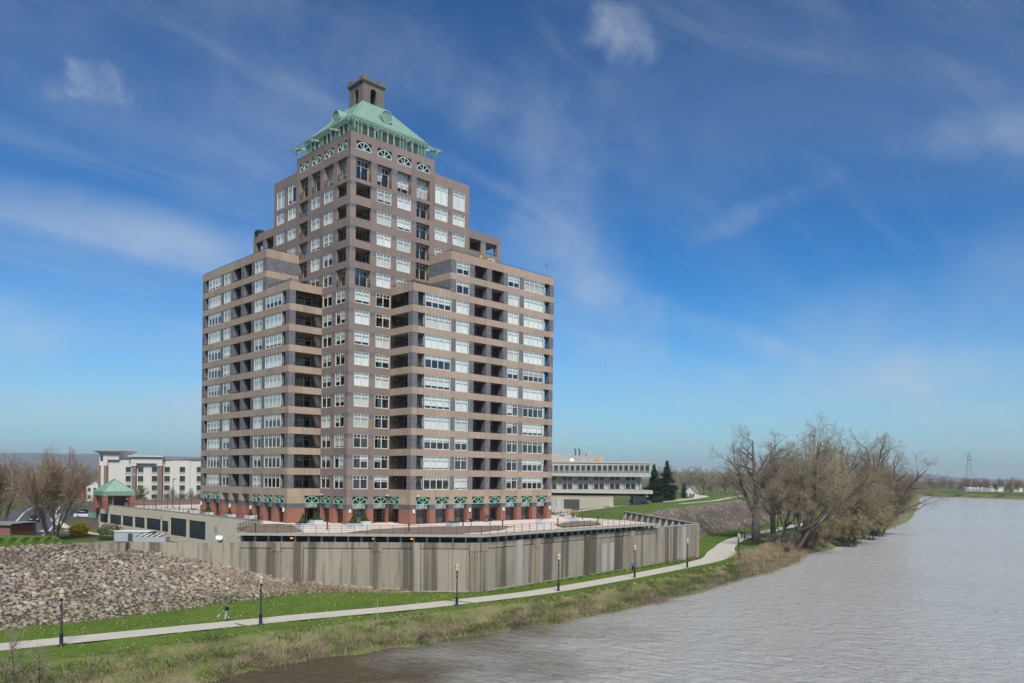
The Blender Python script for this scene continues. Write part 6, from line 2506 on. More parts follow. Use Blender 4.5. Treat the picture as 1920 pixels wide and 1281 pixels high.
def spots(n, px0, px1, D0, D1, seed):
    rg = np.random.default_rng(seed)
    r_ = []
    for i in range(n):
        px = px0 + (px1 - px0) * (i + rg.uniform(0, 1)) / n
        p = at(px, 900, rg.uniform(D0, D1))
        r_.append((p.x, p.y))
    return r_


tree_mass('tree_line', spots(46, -60, 230, 420, 700, 1), 1, 'distant band of bare trees on the left below the hills', 'twig_grey', 13, 19)
tree_mass('tree_line', spots(26, -40, 150, 300, 420, 2), 2, 'reddish bare trees along the street on the left', 'twig_red', 7, 12)
tree_mass('tree_line', spots(120, 1230, 1480, 430, 800, 3), 3, 'distant band of bare trees between evergreens and riverside row', 'twig_grey', 13, 21)
tree_mass('tree_line', spots(30, 1440, 1720, 330, 700, 4), 4, 'bare trees farther along the near bank behind the riverside row', 'twig_brown', 14, 20)
fs = np.array([(868, 210), (824, 143), (801, 95), (752, 4), (712, -180)])
far = resample(np.c_[fs, np.zeros(5)], 190)
rg_ = np.random.default_rng(9)
tree_mass('tree_line', [(x + rg_.uniform(4, 60), y + rg_.uniform(-6, 12)) for x, y, _ in far], 5, 'low bare trees along the far shore', 'twig_brown', 10, 18)
far2 = resample([(300, 32, 0), (400, 64, 0), (560, 116, 0), (722, 168, 0), (868, 216, 0)], 60)
tree_mass('tree_line', [(x + rg_.uniform(-6, 10), y + rg_.uniform(2, 40)) for x, y, _ in far2], 6, 'bare trees lining the near bank into the distance', 'twig_brown', 12, 20)

# ------------------------------------------------------------------ stone slopes
simple('stone', (0.30, 0.265, 0.225), 0.95, 0.18, 1.2, bump=0.4)
t = NT('riprap_stone')
g = t.n("ShaderNodeNewGeometry")
oi = t.n("ShaderNodeObjectInfo")
rv = t.math('FRACT', t.math('ADD', t.math('MULTIPLY', g.outputs["Random Per Island"], 7.31), oi.outputs["Random"]))
cr = t.n("ShaderNodeValToRGB")
cr.color_ramp.interpolation = 'LINEAR'
els = cr.color_ramp.elements
els[0].position, els[0].color = 0.0, (0.185, 0.150, 0.115, 1)
els[1].position, els[1].color = 1.0, (0.440, 0.400, 0.325, 1)
for ps, c in ((0.22, (0.275, 0.230, 0.172, 1)), (0.45, (0.315, 0.255, 0.185, 1)), (0.62, (0.255, 0.190, 0.145, 1)), (0.80, (0.300, 0.275, 0.220, 1))):
    e = els.new(ps)
    e.color = c
t.l(rv, cr.inputs[0])
nz = t.noise(t.pos(), 2.5, 5, 0.7)
nb = t.noise(t.pos(), 0.22, 4, 0.6)
k = t.mix(1.0, cr.outputs[0], t.mix(nz, (0.68,) * 3, (1.28,) * 3), 'MULTIPLY')
k = t.mix(t.math('MULTIPLY', t.ramp(nb, 0.52, 0.70), 0.62), k, (0.075, 0.062, 0.052))
t.col(k)
t.b.inputs["Roughness"].default_value = 0.95
t.b.inputs["Specular IOR Level"].default_value = 0.2
t.bump(t.noise(t.pos(), 9, 4, 0.7), 0.4, 0.05)
MAT['riprap_stone'] = t.m
simple('levee_stone', (0.205, 0.172, 0.138), 0.95, 0.45, 0.5, bump=0.5, island=0.42)


def stone_protos(n, seed):
    rg = np.random.default_rng(seed)
    res = []
    for i in range(n):
        bm = bmesh.new()
        m_ = 13
        pts = rg.normal(0, 1, (m_, 3))
        pts /= np.linalg.norm(pts, axis=1)[:, None]
        pts = np.sign(pts) * np.abs(pts) ** 0.75
        pts *= np.array([1.0, rg.uniform(0.6, 0.9), rg.uniform(0.35, 0.6)])
        for p_ in pts:
            bm.verts.new(p_)
        bmesh.ops.convex_hull(bm, input=bm.verts)
        loose = [v for v in bm.verts if not v.link_faces]
        bmesh.ops.delete(bm, geom=loose, context='VERTS')
        bmesh.ops.triangulate(bm, faces=bm.faces)
        bm.verts.index_update()
        V = np.array([v.co[:] for v in bm.verts])
        T = np.array([[v.index for v in f.verts] for f in bm.faces])
        bm.free()
        res.append((V, T))
    return res


PROT = stone_protos(16, 5)


def rip(patch, count, smin, smax, seed, singles, parent, name='stone', mat='riprap_stone'):
    """lays stones over a sloping patch; patch(s, t) -> point, normal"""
    rg = np.random.default_rng(seed)
    pos = []
    nx = int(math.sqrt(count * 2.6))
    ny = int(count / nx)
    for i in range(nx):
        for j in range(ny):
            pos.append(((i + rg.uniform(0, 1)) / nx, (j + rg.uniform(0, 1)) / ny))
    P_, N_, S_ = [], [], []
    for s_, t_ in pos:
        p, n_ = patch(s_, t_)
        if p is None:
            continue
        P_.append(p)
        N_.append(n_)
        S_.append(smin + (smax - smin) * rg.uniform(0, 1) ** 2.2)
    P_, N_, S_ = np.array(P_), np.array(N_), np.array(S_)
    dist = np.linalg.norm(P_ - np.array(CAM), axis=1)
    order = np.argsort(-(S_ / dist))
    single = set(order[:singles].tolist())
    Vs, Ts, off = [], [], 0
    meshes = {}
    for i in range(len(P_)):
        k = int(rg.integers(len(PROT)))
        n_ = N_[i] / np.linalg.norm(N_[i])
        tilt = n_ + rg.normal(0, 0.16, 3)
        z_ = unit(tilt)
        x_ = unit(np.cross(z_, rg.normal(0, 1, 3)))
        y_ = np.cross(z_, x_)
        M_ = np.stack([x_, y_, z_], 1) * S_[i]
        c = P_[i] + n_ * S_[i] * 0.12
        if i in single:
            if k not in meshes:
                meshes[k] = fast_mesh('stone', PROT[k][0], PROT[k][1], 'riprap_stone')
            o = bpy.data.objects.new(name, meshes[k])
            mw = Matrix.Identity(4)
            for r_ in range(3):
                for cc in range(3):
                    mw[r_][cc] = M_[r_, cc]
                mw[r_][3] = c[r_]
            o.matrix_world = mw
            link(o, parent)
        else:
            Vs.append(PROT[k][0] @ M_.T + c)
            Ts.append(PROT[k][1] + off)
            off += len(PROT[k][0])
    if Vs:
        o = link(bpy.data.objects.new('loose_stones', fast_mesh('loose_stones', np.concatenate(Vs), np.concatenate(Ts), mat)), parent)
        o["kind"] = "stuff"


def line_patch(A, B, i0, i1, t0=0.0, t1=1.0, keep=None):
    A = A[i0:i1]
    B = B[i0:i1]
    seglen = np.r_[0, np.cumsum(np.linalg.norm(np.diff(A[:, :2] * 0.5 + B[:, :2] * 0.5, axis=0), axis=1))]

    def f(s_, t_):
        x = s_ * seglen[-1]
        i = min(len(seglen) - 2, int(np.searchsorted(seglen, x) - 1) if x > 0 else 0)
        u = (x - seglen[i]) / max(1e-6, seglen[i + 1] - seglen[i])
        a = A[i] * (1 - u) + A[i + 1] * u
        b_ = B[i] * (1 - u) + B[i + 1] * u
        t2 = t0 + (t1 - t0) * t_
        p = a * (1 - t2) + b_ * t2
        if keep and not keep(p, t2):
            return None, None
        n_ = np.cross(A[i + 1] - A[i], b_ - a)
        if n_[2] < 0:
            n_ = -n_
        return p, n_
    return f


rs_o = [o for o in bpy.data.objects if o.name.startswith('riprap_slope')][0]
rip(line_patch(L3, L4, 2 * SUBD, 12 * SUBD, -0.02, 1.0), 11000, 0.13, 0.46, 71, 300, rs_o)
lv_o = [o for o in bpy.data.objects if o.name.startswith('levee_slope')][0]
rip(line_patch(L3, L4, 18 * SUBD, 26 * SUBD + 1, 0.0, 1.0), 15000, 0.14, 0.38, 72, 0, lv_o, mat='levee_stone')

# ------------------------------------------------------------------ grass, weeds, dry stems on the bank


def blades(name, P_, h, w, mat, seed, label, lean=0.5, parts=2, cat='grass'):
    """bent ribbons: each stem is a strip of quads"""
    rg = np.random.default_rng(seed)
    n = len(P_)
    hh = h * rg.uniform(0.5, 1.4, n)
    a = rg.uniform(0, 2 * np.pi, n)
    ln = lean * rg.uniform(0.2, 1.3, n)
    dirv = np.stack([np.cos(a), np.sin(a), np.zeros(n)], 1)
    b_ = rg.uniform(0, 2 * np.pi, n)
    side = np.stack([np.cos(b_), np.sin(b_), rg.uniform(-0.3, 0.3, n)], 1)
    V = np.zeros((n, parts + 1, 2, 3))
    for k in range(parts + 1):
        f = k / parts
        c = P_ + dirv * (ln * hh * f ** 1.6)[:, None]
        c[:, 2] += hh * (f - 0.25 * ln * f * f)
        ww = (w * (1 - 0.75 * f))
        V[:, k, 0] = c - side * ww
        V[:, k, 1] = c + side * ww
    idx = np.arange(n * (parts + 1) * 2).reshape(n, parts + 1, 2)
    q = np.stack([idx[:, :-1, 0], idx[:, :-1, 1], idx[:, 1:, 1], idx[:, 1:, 0]], -1).reshape(-1, 4)
    o = link(bpy.data.objects.new(name, fast_mesh(name, V.reshape(-1, 3), q, mat)))
    return tag(o, label, cat, kind='stuff')


def scatter(A, B, i0, i1, n, t0, t1, seed, clump=0.0, csize=1.0):
    rg = np.random.default_rng(seed)
    A = A[i0:i1]
    B = B[i0:i1]
    ln = np.linalg.norm(np.diff(A[:, :2], axis=0), axis=1)
    pr = ln / ln.sum()
    if clump:
        nc = max(1, int(n * clump))
        i = rg.choice(len(ln), nc, p=pr)
        u = rg.uniform(0, 1, nc)
        tt = rg.uniform(t0, t1, nc)
        C_ = (A[i] * (1 - u)[:, None] + A[i + 1] * u[:, None]) * (1 - tt)[:, None] + (B[i] * (1 - u)[:, None] + B[i + 1] * u[:, None]) * tt[:, None]
        k = rg.integers(0, nc, n)
        P_ = C_[k].copy()
        P_[:, :2] += rg.normal(0, csize, (n, 2))
        return P_
    i = rg.choice(len(ln), n, p=pr)
    u = rg.uniform(0, 1, n)
    tt = rg.uniform(t0, t1, n)
    return (A[i] * (1 - u)[:, None] + A[i + 1] * u[:, None]) * (1 - tt)[:, None] + (B[i] * (1 - u)[:, None] + B[i + 1] * u[:, None]) * tt[:, None]


I0, I1 = 2 * SUBD, 22 * SUBD
pth = PC


def off_path(P_, m=1.75):
    P_[:, 2] = np.minimum(P_[:, 2], ZP - 0.03)
    d = np.min(np.linalg.norm(P_[:, None, :2] - pth[None, :, :], axis=2), axis=1)
    w = np.interp(P_[:, 0], [-200, 50, 64, 74, 84, 400], [1.0, 1.0, 1.3, 1.7, 1.25, 1.0])
    return P_[d > m * w]


blades('lawn_grass', off_path(scatter(L2, L3, I0, I1, 90000, 0.0, 1.0, 1)), 0.13, 0.022, 'grass_blade', 1, 'short green grass of the riverside lawn')
blades('dry_grass', off_path(scatter(L1, L2, I0, 24 * SUBD, 40000, 0.25, 1.2, 2)), 0.18, 0.018, 'straw', 2, 'straw coloured grass on the river bank', 0.9)
blades('bank_weeds', scatter(L1, L2, I0, I1, 46000, 0.15, 1.0, 3, 0.006, 0.8), 0.34, 0.03, 'weed_green', 3, 'green weeds on the river bank', 0.7)
blades('dead_stems', scatter(L1, L2, I0, I1, 46000, 0.03, 0.70, 4, 0.01, 0.8), 0.58, 0.013, 'dead_stem', 4, 'tangle of dead brown stems along the water', 1.1, 3)
blades('dead_stems', scatter(L1, L2, I0, I1, 12000, -0.05, 0.45, 5, 0.02, 0.5), 0.75, 0.014, 'straw', 5, 'pale dry stems hanging over the water', 1.4, 3)
blades('dead_stems', scatter(L1, L2, 17 * SUBD, 22 * SUBD, 26000, 0.1, 1.4, 6, 0.01, 1.0), 0.85, 0.018, 'straw', 6, 'pale dry reeds at the bend of the bank', 0.9, 3)
blades('mound_grass', scatter(L4, L5, 1 * SUBD, 5 * SUBD, 26000, 0.0, 0.7, 7), 0.25, 0.022, 'grass_blade', 7, 'longer grass on the mound above the stones', 0.6)
blades('slope_grass', scatter(L3, L4, 2 * SUBD, 12 * SUBD, 9000, -0.06, 0.12, 8), 0.3, 0.025, 'weed_green', 8, 'weeds between the lowest stones', 0.6)
blades('slope_grass', scatter(L3, L4, 8 * SUBD, 12 * SUBD, 6000, 0.0, 0.9, 9, 0.02, 0.6), 0.35, 0.025, 'straw', 9, 'dry weeds between the stones beside the wall', 0.8)
blades('wall_grass', scatter(L3, L2, 12 * SUBD, 18 * SUBD, 9000, 0.0, 0.10, 10), 0.28, 0.022, 'grass_blade', 10, 'grass along the foot of the flood wall', 0.5)
# dandelions in the lawn
P_ = off_path(scatter(L2, L3, I0, 13 * SUBD, 900, 0.05, 0.98, 12))
rg_ = np.random.default_rng(3)
V, q = leaf_quads(rg_, P_ + np.array([0, 0, 0.12]), 3, 0.05, 0.02)
o = link(bpy.data.objects.new('dandelions', fast_mesh('dandelions', V, q, 'dandelion')))
tag(o, 'yellow dandelions dotted through the lawn', 'flowers', kind='stuff')
# fallen bare branches at the waterline
for i, (x, y) in enumerate(((-13.5, -33.4), (-30.0, -31.6), (-1.0, -33.6))):
    tree('fallen_branch', (x, y, ZW + 0.35), 2.2, dict(SHRUB, trunk=0.7, kids=(5, 5, 4, 0)), 140 + i, ('pale dead branch spilling into the water below the plain stretch of wall', 'dead branch at the waterline near the lower left', 'dead branch at the waterline below the wall corner')[i], 'dead branches at the waterline', stems=[((0, 0), (0.5, -0.9, 0.5), 1.0), ((0.2, 0), (-0.4, -0.9, 0.4), 0.9), ((0, 0.2), (0.9, -0.4, 0.6), 0.9)], bark='dead_stem', twig='straw', cat='branch', trunk_r=0.04, split=1, fr=0)
for i, (px, py_) in enumerate(((10, 1275), (28, 1262), (75, 1270))):
    p = at(px, py_, 54)
    tree('bank_sapling', (p.x, p.y, -8.3), 5.0 - i * 0.8, dict(SHRUB, trunk=0.5), 150 + i, ('bare sapling at the lower left corner, tallest of three', 'bare sapling at the lower left corner, middle of three', 'bare sapling at the lower left corner, lowest of three')[i], 'saplings at the lower left', bark='bark_dark', twig='twig_grey', cat='sapling', trunk_r=0.035, split=1, fr=0)
# ------------------------------------------------------------------ things on the plaza and along the path
simple('planter_white', (0.52, 0.54, 0.55), 0.6, 0.08, 1.5)
simple('lamp_black', (0.018, 0.019, 0.024), 0.45, 0.2, 2.0)
simple('lamp_gold', (0.40, 0.34, 0.19), 0.5, 0.15, 2.0)
simple('lamp_glass', (0.50, 0.46, 0.33), 0.3, 0.1, 2.0)
simple('soil', (0.06, 0.045, 0.035), 0.95, 0.3, 3.0)

# planters ---------------------------------------------------------------
PLN = [
    (-9.4, -4.8, 'cone', 'white planter with clipped cone shrub nearest the left corner of the deck'),
    (-4.3, 0.7, 'cone', 'white planter with clipped cone shrub against the left arcade'),
    (-4.0, -7.9, 'cone', 'white planter with clipped cone shrub below the tower corner, the nearer one'),
    (-0.3, -4.8, 'cone', 'white planter with clipped cone shrub at the foot of the tower corner pier'),
    (7.4, -13.9, 'low', 'pale planter with low greenery beside the gravel bed'),
    (23.3, -15.1, 'twig', 'pale planter with bare red shrub near the right end of the arcade'),
    (31.2, -14.2, 'orange', 'grey planter with orange leaved shrub right of the tower'),
    (37.6, -8.0, 'none', 'empty grey planter behind the orange shrub'),
    (-6.9, 29.0, 'cone', 'grey planter behind the podium railing, second from the court'),
    (-7.3, 20.4, 'small', 'grey planter behind the podium railing, third from the court'),
    (-6.0, 16.3, 'small', 'grey planter behind the podium railing nearest the deck corner'),
    (-7.0, 34.9, 'none', 'grey planter behind the podium railing nearest the court'),
]
for i, (u, v, kind, lab) in enumerate(PLN):
    root = empty('planter', (u, v, -0.04), R(0 if i % 2 else 4))
    tag(root, lab, 'planter', 'planters on the deck')
    b = MB()
    w = 0.66
    h = 0.78
    b.v += [(-w * .94, -w * .94, 0), (w * .94, -w * .94, 0), (w * .94, w * .94, 0), (-w * .94, w * .94, 0), (-w, -w, h), (w, -w, h), (w, w, h), (-w, w, h),
            (-w + .07, -w + .07, h), (w - .07, -w + .07, h), (w - .07, w - .07, h), (-w + .07, w - .07, h), (-w + .07, -w + .07, h - .1), (w - .07, -w + .07, h - .1), (w - .07, w - .07, h - .1), (-w + .07, w - .07, h - .1)]
    b.f += [(0, 3, 2, 1)] + [(k, (k + 1) % 4, 4 + (k + 1) % 4, 4 + k) for k in range(4)] + [(4 + k, 4 + (k + 1) % 4, 8 + (k + 1) % 4, 8 + k) for k in range(4)] + [(8 + k, 8 + (k + 1) % 4, 12 + (k + 1) % 4, 12 + k) for k in range(4)]
    b.build('box', 'planter_white', root)
    b = MB()
    b.poly([(-w + .07, -w + .07, h - .08), (w - .07, -w + .07, h - .08), (w - .07, w - .07, h - .08), (-w + .07, w - .07, h - .08)])
    b.build('soil', 'soil', root)
    rg = np.random.default_rng(200 + i)
    if kind in ('cone', 'small'):
        H_ = 1.25 if kind == 'cone' else 0.8
        n = 1100
        f = rg.uniform(0, 1, n) ** 1.6
        a = rg.uniform(0, 6.28, n)
        rr = (1 - f) * 0.42 * H_ * rg.uniform(0.75, 1.08, n)
        P_ = np.stack([np.cos(a) * rr, np.sin(a) * rr, h + f * H_], 1)
        V, q = leaf_quads(rg, P_, 1, 0.07, 0.0, 0.45)
        link(bpy.data.objects.new('cone_shrub', fast_mesh('cone_shrub', V, q, 'needle_bright')), root)
    if kind in ('cone', 'low'):
        n = 500
        P_ = np.stack([rg.uniform(-w - .05, w + .05, n), rg.uniform(-w - .05, w + .05, n), h + rg.uniform(-0.06, 0.16, n)], 1)
        V, q = leaf_quads(rg, P_, 1, 0.08, 0.0, 0.5)
        link(bpy.data.objects.new('ground_cover', fast_mesh('ground_cover', V, q, 'leaf_green')), root)
    if kind in ('twig', 'orange'):
        segs = []
        tips = []
        for k in range(26):
            a = k * 0.9
            d = unit(np.array([math.cos(a) * 0.5, math.sin(a) * 0.5, 1.0]) + rg.normal(0, 0.2, 3))
            L_ = rg.uniform(0.7, 1.5)
            p0 = np.array([0, 0, h - 0.1])
            p1 = p0 + d * L_
            segs.append((*p0, *p1, 0.014, 0.006))
            tips.append(p1)
            tips.append(p0 * 0.4 + p1 * 0.6)
        V, q = seg_mesh(segs, 3)
        link(bpy.data.objects.new('stems', fast_mesh('stems', V, q, 'twig_red')), root)
        if kind == 'orange':
            simple('leaf_orange', (0.36, 0.19, 0.05), 0.9, 0.3, 2.0, island=0.3) if 'leaf_orange' not in MAT else None
            V, q = leaf_quads(rg, tips, 12, 0.07, 0.14)
            link(bpy.data.objects.new('leaves', fast_mesh('leaves', V, q, 'leaf_orange')), root)

# bollard lights, grills, bin ---------------------------------------------
for i, (u, v, lab) in enumerate(((-15.6, -4.6, 'thin dark bollard at the left corner of the deck'), (-7.5, -7.4, 'thin dark bollard between the left planters and the railing'), (-0.9, -15.4, 'thin dark bollard at the left end of the middle gravel bed'),
                                 (8.6, -14.6, 'thin dark bollard beside the pale low planter'), (15.1, -15.4, 'thin dark bollard right of the two grills'), (24.3, -17.3, 'thin dark bollard beside the planter with red shrub'), (34.5, -16.4, 'thin dark bollard at the right gravel bed'), (38.6, -9.8, 'thin dark bollard behind the orange shrub planter'))):
    root = empty('bollard_light', (u, v, -0.12))
    tag(root, lab, 'bollard', 'bollards on the deck')
    b = MB()
    b.tube([(0, 0, 0), (0, 0, 0.86)], 0.085, 8)
    b.build('post', 'rail_brown', root)
    b = MB()
    b.lathe([(0.10, 0.86), (0.11, 0.98), (0.09, 1.06), (0.02, 1.09)], 10)
    b.build('cap', 'rail_black', root)
for i, (u, v) in enumerate(((10.4, -14.2), (13.3, -14.8))):
    root = empty('park_grill', (u, v, -0.02), R(-20))
    tag(root, 'black pedestal grill %s the gravel bed' % ('nearer the pale planter beside' if i == 0 else 'farther from the pale planter beside'), 'grill', 'pedestal grills')
    b = MB()
    b.tube([(0, 0, 0), (0, 0, 0.82)], 0.05, 8)
    b.lathe([(0.22, 0), (0.22, 0.03), (0.06, 0.05)], 10)
    b.build('pedestal', 'lamp_black', root)
    b = MB()
    b.box(-0.32, 0.32, -0.24, 0.24, 0.82, 1.02)
    b.build('fire_box', 'lamp_black', root)
    b = MB()
    n = 8
    for k in range(n):
        a0, a1 = math.pi * k / n, math.pi * (k + 1) / n
        b.poly([(-0.32, -0.24 * math.cos(a0), 1.02 + 0.2 * math.sin(a0)), (0.32, -0.24 * math.cos(a0), 1.02 + 0.2 * math.sin(a0)), (0.32, -0.24 * math.cos(a1), 1.02 + 0.2 * math.sin(a1)), (-0.32, -0.24 * math.cos(a1), 1.02 + 0.2 * math.sin(a1))])
    for x in (-0.32, 0.32):
        b.poly([(x, -0.24 * math.cos(math.pi * k / n), 1.02 + 0.2 * math.sin(math.pi * k / n)) for k in range(n + 1)])
    b.build('lid', 'lamp_black', root)
    b = MB()
    b.box(-0.72, -0.34, -0.16, 0.16, 0.94, 0.97)
    b.build('side_shelf', 'lamp_white', root)
root = empty('litter_bin', (20.9, -5.9, 0.0))
tag(root, 'brown litter bin against a red pier of the arcade', 'bin')
b = MB()
b.lathe([(0.26, 0), (0.30, 0.1), (0.30, 0.85)], 12)
b.build('drum', 'wood_pole', root)
b = MB()
b.lathe([(0.32, 0.85), (0.30, 0.98), (0.12, 1.06)], 12)
b.build('lid', 'rail_brown', root)

# railings -------------------------------------------------------------------


def fence_run(name, pts, label, h=1.07, bars=5, post=1.55, mat='rail_brown'):
    root = empty(name, pts[0])
    tag(root, label, 'railing', 'deck railings')
    o0 = Vector(pts[0])
    rails = MB()
    pm = MB()
    pm.box(-0.025, 0.025, -0.025, 0.025, 0, h + 0.02)
    me = pm.mesh('post')
    me.materials.append(MAT[mat])
    for a, c in zip(pts[:-1], pts[1:]):
        a, c = Vector(a) - o0, Vector(c) - o0
        n = max(1, round((c - a).length / post))
        for k in range(n):
            p = a + (c - a) * (k / n)
            inst('post', me, root, p, math.atan2((c - a).y, (c - a).x))
        for i in range(bars):
            z = h * (i + 1) / bars
            rails.bar(a + Vector((0, 0, z)), c + Vector((0, 0, z)), 0.03 if i < bars - 1 else 0.045)
    inst('post', me, root, Vector(pts[-1]) - o0)
    rails.build('rails', mat, root)
    return root


def e3(i, inward=0.25, dz=0.04):
    x, y = EDGE[i]
    return (x, y, EZ[i] + dz)


pA = (EDGE[1][0] + 0.35, EDGE[1][1] + 0.1, EZ[1] + 0.05)
pB = (EDGE[2][0] + 0.05, EDGE[2][1] + 0.35, EZ[2] + 0.05)
pC = (EDGE[3][0] - 0.3, EDGE[3][1] + 0.35, EZ[3] + 0.05)
fence_run('deck_railing', [pA, pB], 'thin dark railing along the deck edge facing the bridge')
fence_run('deck_railing', [pB, pC], 'thin dark railing along the deck edge facing the river')
fence_run('deck_railing', [pA, (-8.3, 8.0, 0.0)], 'short dark railing at the left corner of the deck')
fence_run('deck_railing', [(-8.3, 8.3, 0.05), (-8.3, 62.0, 0.05)], 'long dark railing on top of the podium wall', 1.07, 5, 1.9)
fence_run('deck_railing', [pC, (44.0, -8.0, -0.02), (43.8, 20.0, 0.0)], 'dark railing along the right side of the deck')

# lamp posts along the path ---------------------------------------------------


def lamp_proto():
    parts = []
    b = MB()
    b.lathe([(0.27, 0), (0.27, 0.08), (0.20, 0.14), (0.15, 0.22), (0.15, 0.95), (0.17, 1.0), (0.17, 1.06), (0.11, 1.12)], 12)
    parts.append(('base', b.mesh('base'), 'lamp_black'))
    b = MB()
    b.tube([(0, 0, 1.1), (0, 0, 3.75)], [0.085, 0.062], 10)
    b.lathe([(0.08, 3.72), (0.12, 3.78), (0.12, 3.84), (0.07, 3.90), (0.16, 3.98)], 10)
    b.box(-0.16, -0.05, -0.03, 0.03, 3.2, 3.4)
    parts.append(('shaft', b.mesh('shaft'), 'lamp_black'))
    b = MB()
    b.lathe([(0.15, 3.98), (0.22, 4.18), (0.245, 4.34)], 12)
    parts.append(('lantern', b.mesh('lantern'), 'lamp_glass'))
    b = MB()
    b.lathe([(0.26, 4.34), (0.265, 4.38), (0.25, 4.40)], 12)
    for k in range(6):
        a = k * math.pi / 3
        b.bar((0.16 * math.cos(a), 0.16 * math.sin(a), 3.98), (0.25 * math.cos(a), 0.25 * math.sin(a), 4.36), 0.02)
    parts.append(('cage', b.mesh('cage'), 'lamp_black'))
    b = MB()
    b.lathe([(0.25, 4.40), (0.235, 4.50), (0.17, 4.62), (0.08, 4.68), (0.04, 4.70), (0.055, 4.74), (0.03, 4.80), (0.008, 4.86)], 14)
    parts.append(('dome', b.mesh('dome'), 'lamp_gold'))
    for nm, me, mt in parts:
        me.materials.append(MAT[mt])
        me.polygons.foreach_set('use_smooth', [True] * len(me.polygons))
    return parts


LPR = lamp_proto()
LAMPS = [(-41.0, -22.37, 'black lamp post with gold dome nearest the lower left corner'), (-24.8, -24.39, 'black lamp post with gold dome right of the walking person'), (-4.13, -28.4, 'black lamp post with gold dome in front of the wall corner'),
         (12.84, -27.9, 'black lamp post with gold dome left of the painted wall patches'), (30.93, -26.1, 'black lamp post with gold dome beside the jogger with the dog'), (47.57, -24.0, 'black lamp post with gold dome before the right end of the wall'),
         (65.3, -23.0, 'black lamp post with gold dome beside the green litter bin'), (94.4, -6.6, 'black lamp post with gold dome on the lawn inside the path bend'), (107.6, -0.8, 'black lamp post close against the trunk of the large forked tree')]
for u, v, lab in LAMPS:
    root = empty('lamp_post', (u, v, ZP - 0.04))
    tag(root, lab, 'lamp post', 'lamp posts along the path')
    for nm, me, mt in LPR:
        inst(nm, me, root, (0, 0, 0))
root = empty('litter_bin', (66.6, -22.7, ZP - 0.04))
tag(root, 'dark green litter bin at the foot of a lamp post by the path bend', 'bin')
simple('bin_green', (0.008, 0.020, 0.013), 0.5, 0.2, 2.0)
b = MB()
b.lathe([(0.36, 0), (0.38, 0.05), (0.38, 1.05), (0.40, 1.08)], 14)
b.build('drum', 'bin_green', root)
b = MB()
b.lathe([(0.40, 1.08), (0.34, 1.16), (0.16, 1.18)], 14)
b.build('lid', 'bin_green', root)
# measuring stake on the bank
root = empty('gauge_stake', (-15.6, -30.0, -8.3))
tag(root, 'thin grey stake standing on the bank below the path', 'stake')
b = MB()
b.tube([(0, 0, 0), (0.02, 0, 3.2)], [0.03, 0.022], 6)
b.build('rod', 'metal_grey', root)

# people -----------------------------------------------------------------------
simple('skin', (0.42, 0.25, 0.18), 0.6, 0.08, 4.0)
simple('hair_dark', (0.022, 0.016, 0.012), 0.7, 0.2, 8.0)
simple('cloth_navy', (0.012, 0.015, 0.026), 0.9, 0.2, 6.0)
simple('cloth_grey', (0.36, 0.37, 0.40), 0.9, 0.12, 6.0)
simple('cloth_blue', (0.010, 0.165, 0.36), 0.85, 0.15, 6.0)
simple('cloth_black', (0.012, 0.012, 0.013), 0.9, 0.2, 6.0)
simple('cloth_white', (0.72, 0.73, 0.76), 0.9, 0.06, 6.0)
simple('shoe_dark', (0.020, 0.020, 0.024), 0.7, 0.2, 6.0)
simple('shoe_pale', (0.55, 0.55, 0.48), 0.7, 0.1, 6.0)
simple('fur_tan', (0.40, 0.26, 0.14), 0.95, 0.25, 6.0)
simple('fur_cream', (0.60, 0.50, 0.36), 0.95, 0.15, 6.0)
simple('harness_red', (0.35, 0.06, 0.05), 0.8, 0.1, 6.0)


def skin_obj(name, verts, edges, radii, mat, parent, root=0, levels=2):
    me = bpy.data.meshes.new(name)
    me.from_pydata([tuple(v) for v in verts], edges, [])
    me.update()
    o = link(bpy.data.objects.new(name, me), parent)
    md = o.modifiers.new('skin', 'SKIN')
    md.use_smooth_shade = True
    lay = me.skin_vertices[0] if me.skin_vertices else None
    if lay is None:
        import bmesh as _b
        bm = _b.new()
        bm.from_mesh(me)
        bm.verts.layers.skin.verify()
        bm.to_mesh(me)
        bm.free()
        lay = me.skin_vertices[0]
    for i, r_ in enumerate(radii):
        rr = r_ if isinstance(r_, tuple) else (r_, r_)
        lay.data[i].radius = rr
        lay.data[i].use_root = (i == root)
    sb = o.modifiers.new('smooth', 'SUBSURF')
    sb.levels = levels
    sb.render_levels = levels
    me.materials.append(MAT[mat])
    return o


def chain(pts):
    return [tuple(p) for p in pts], [(i, i + 1) for i in range(len(pts) - 1)]


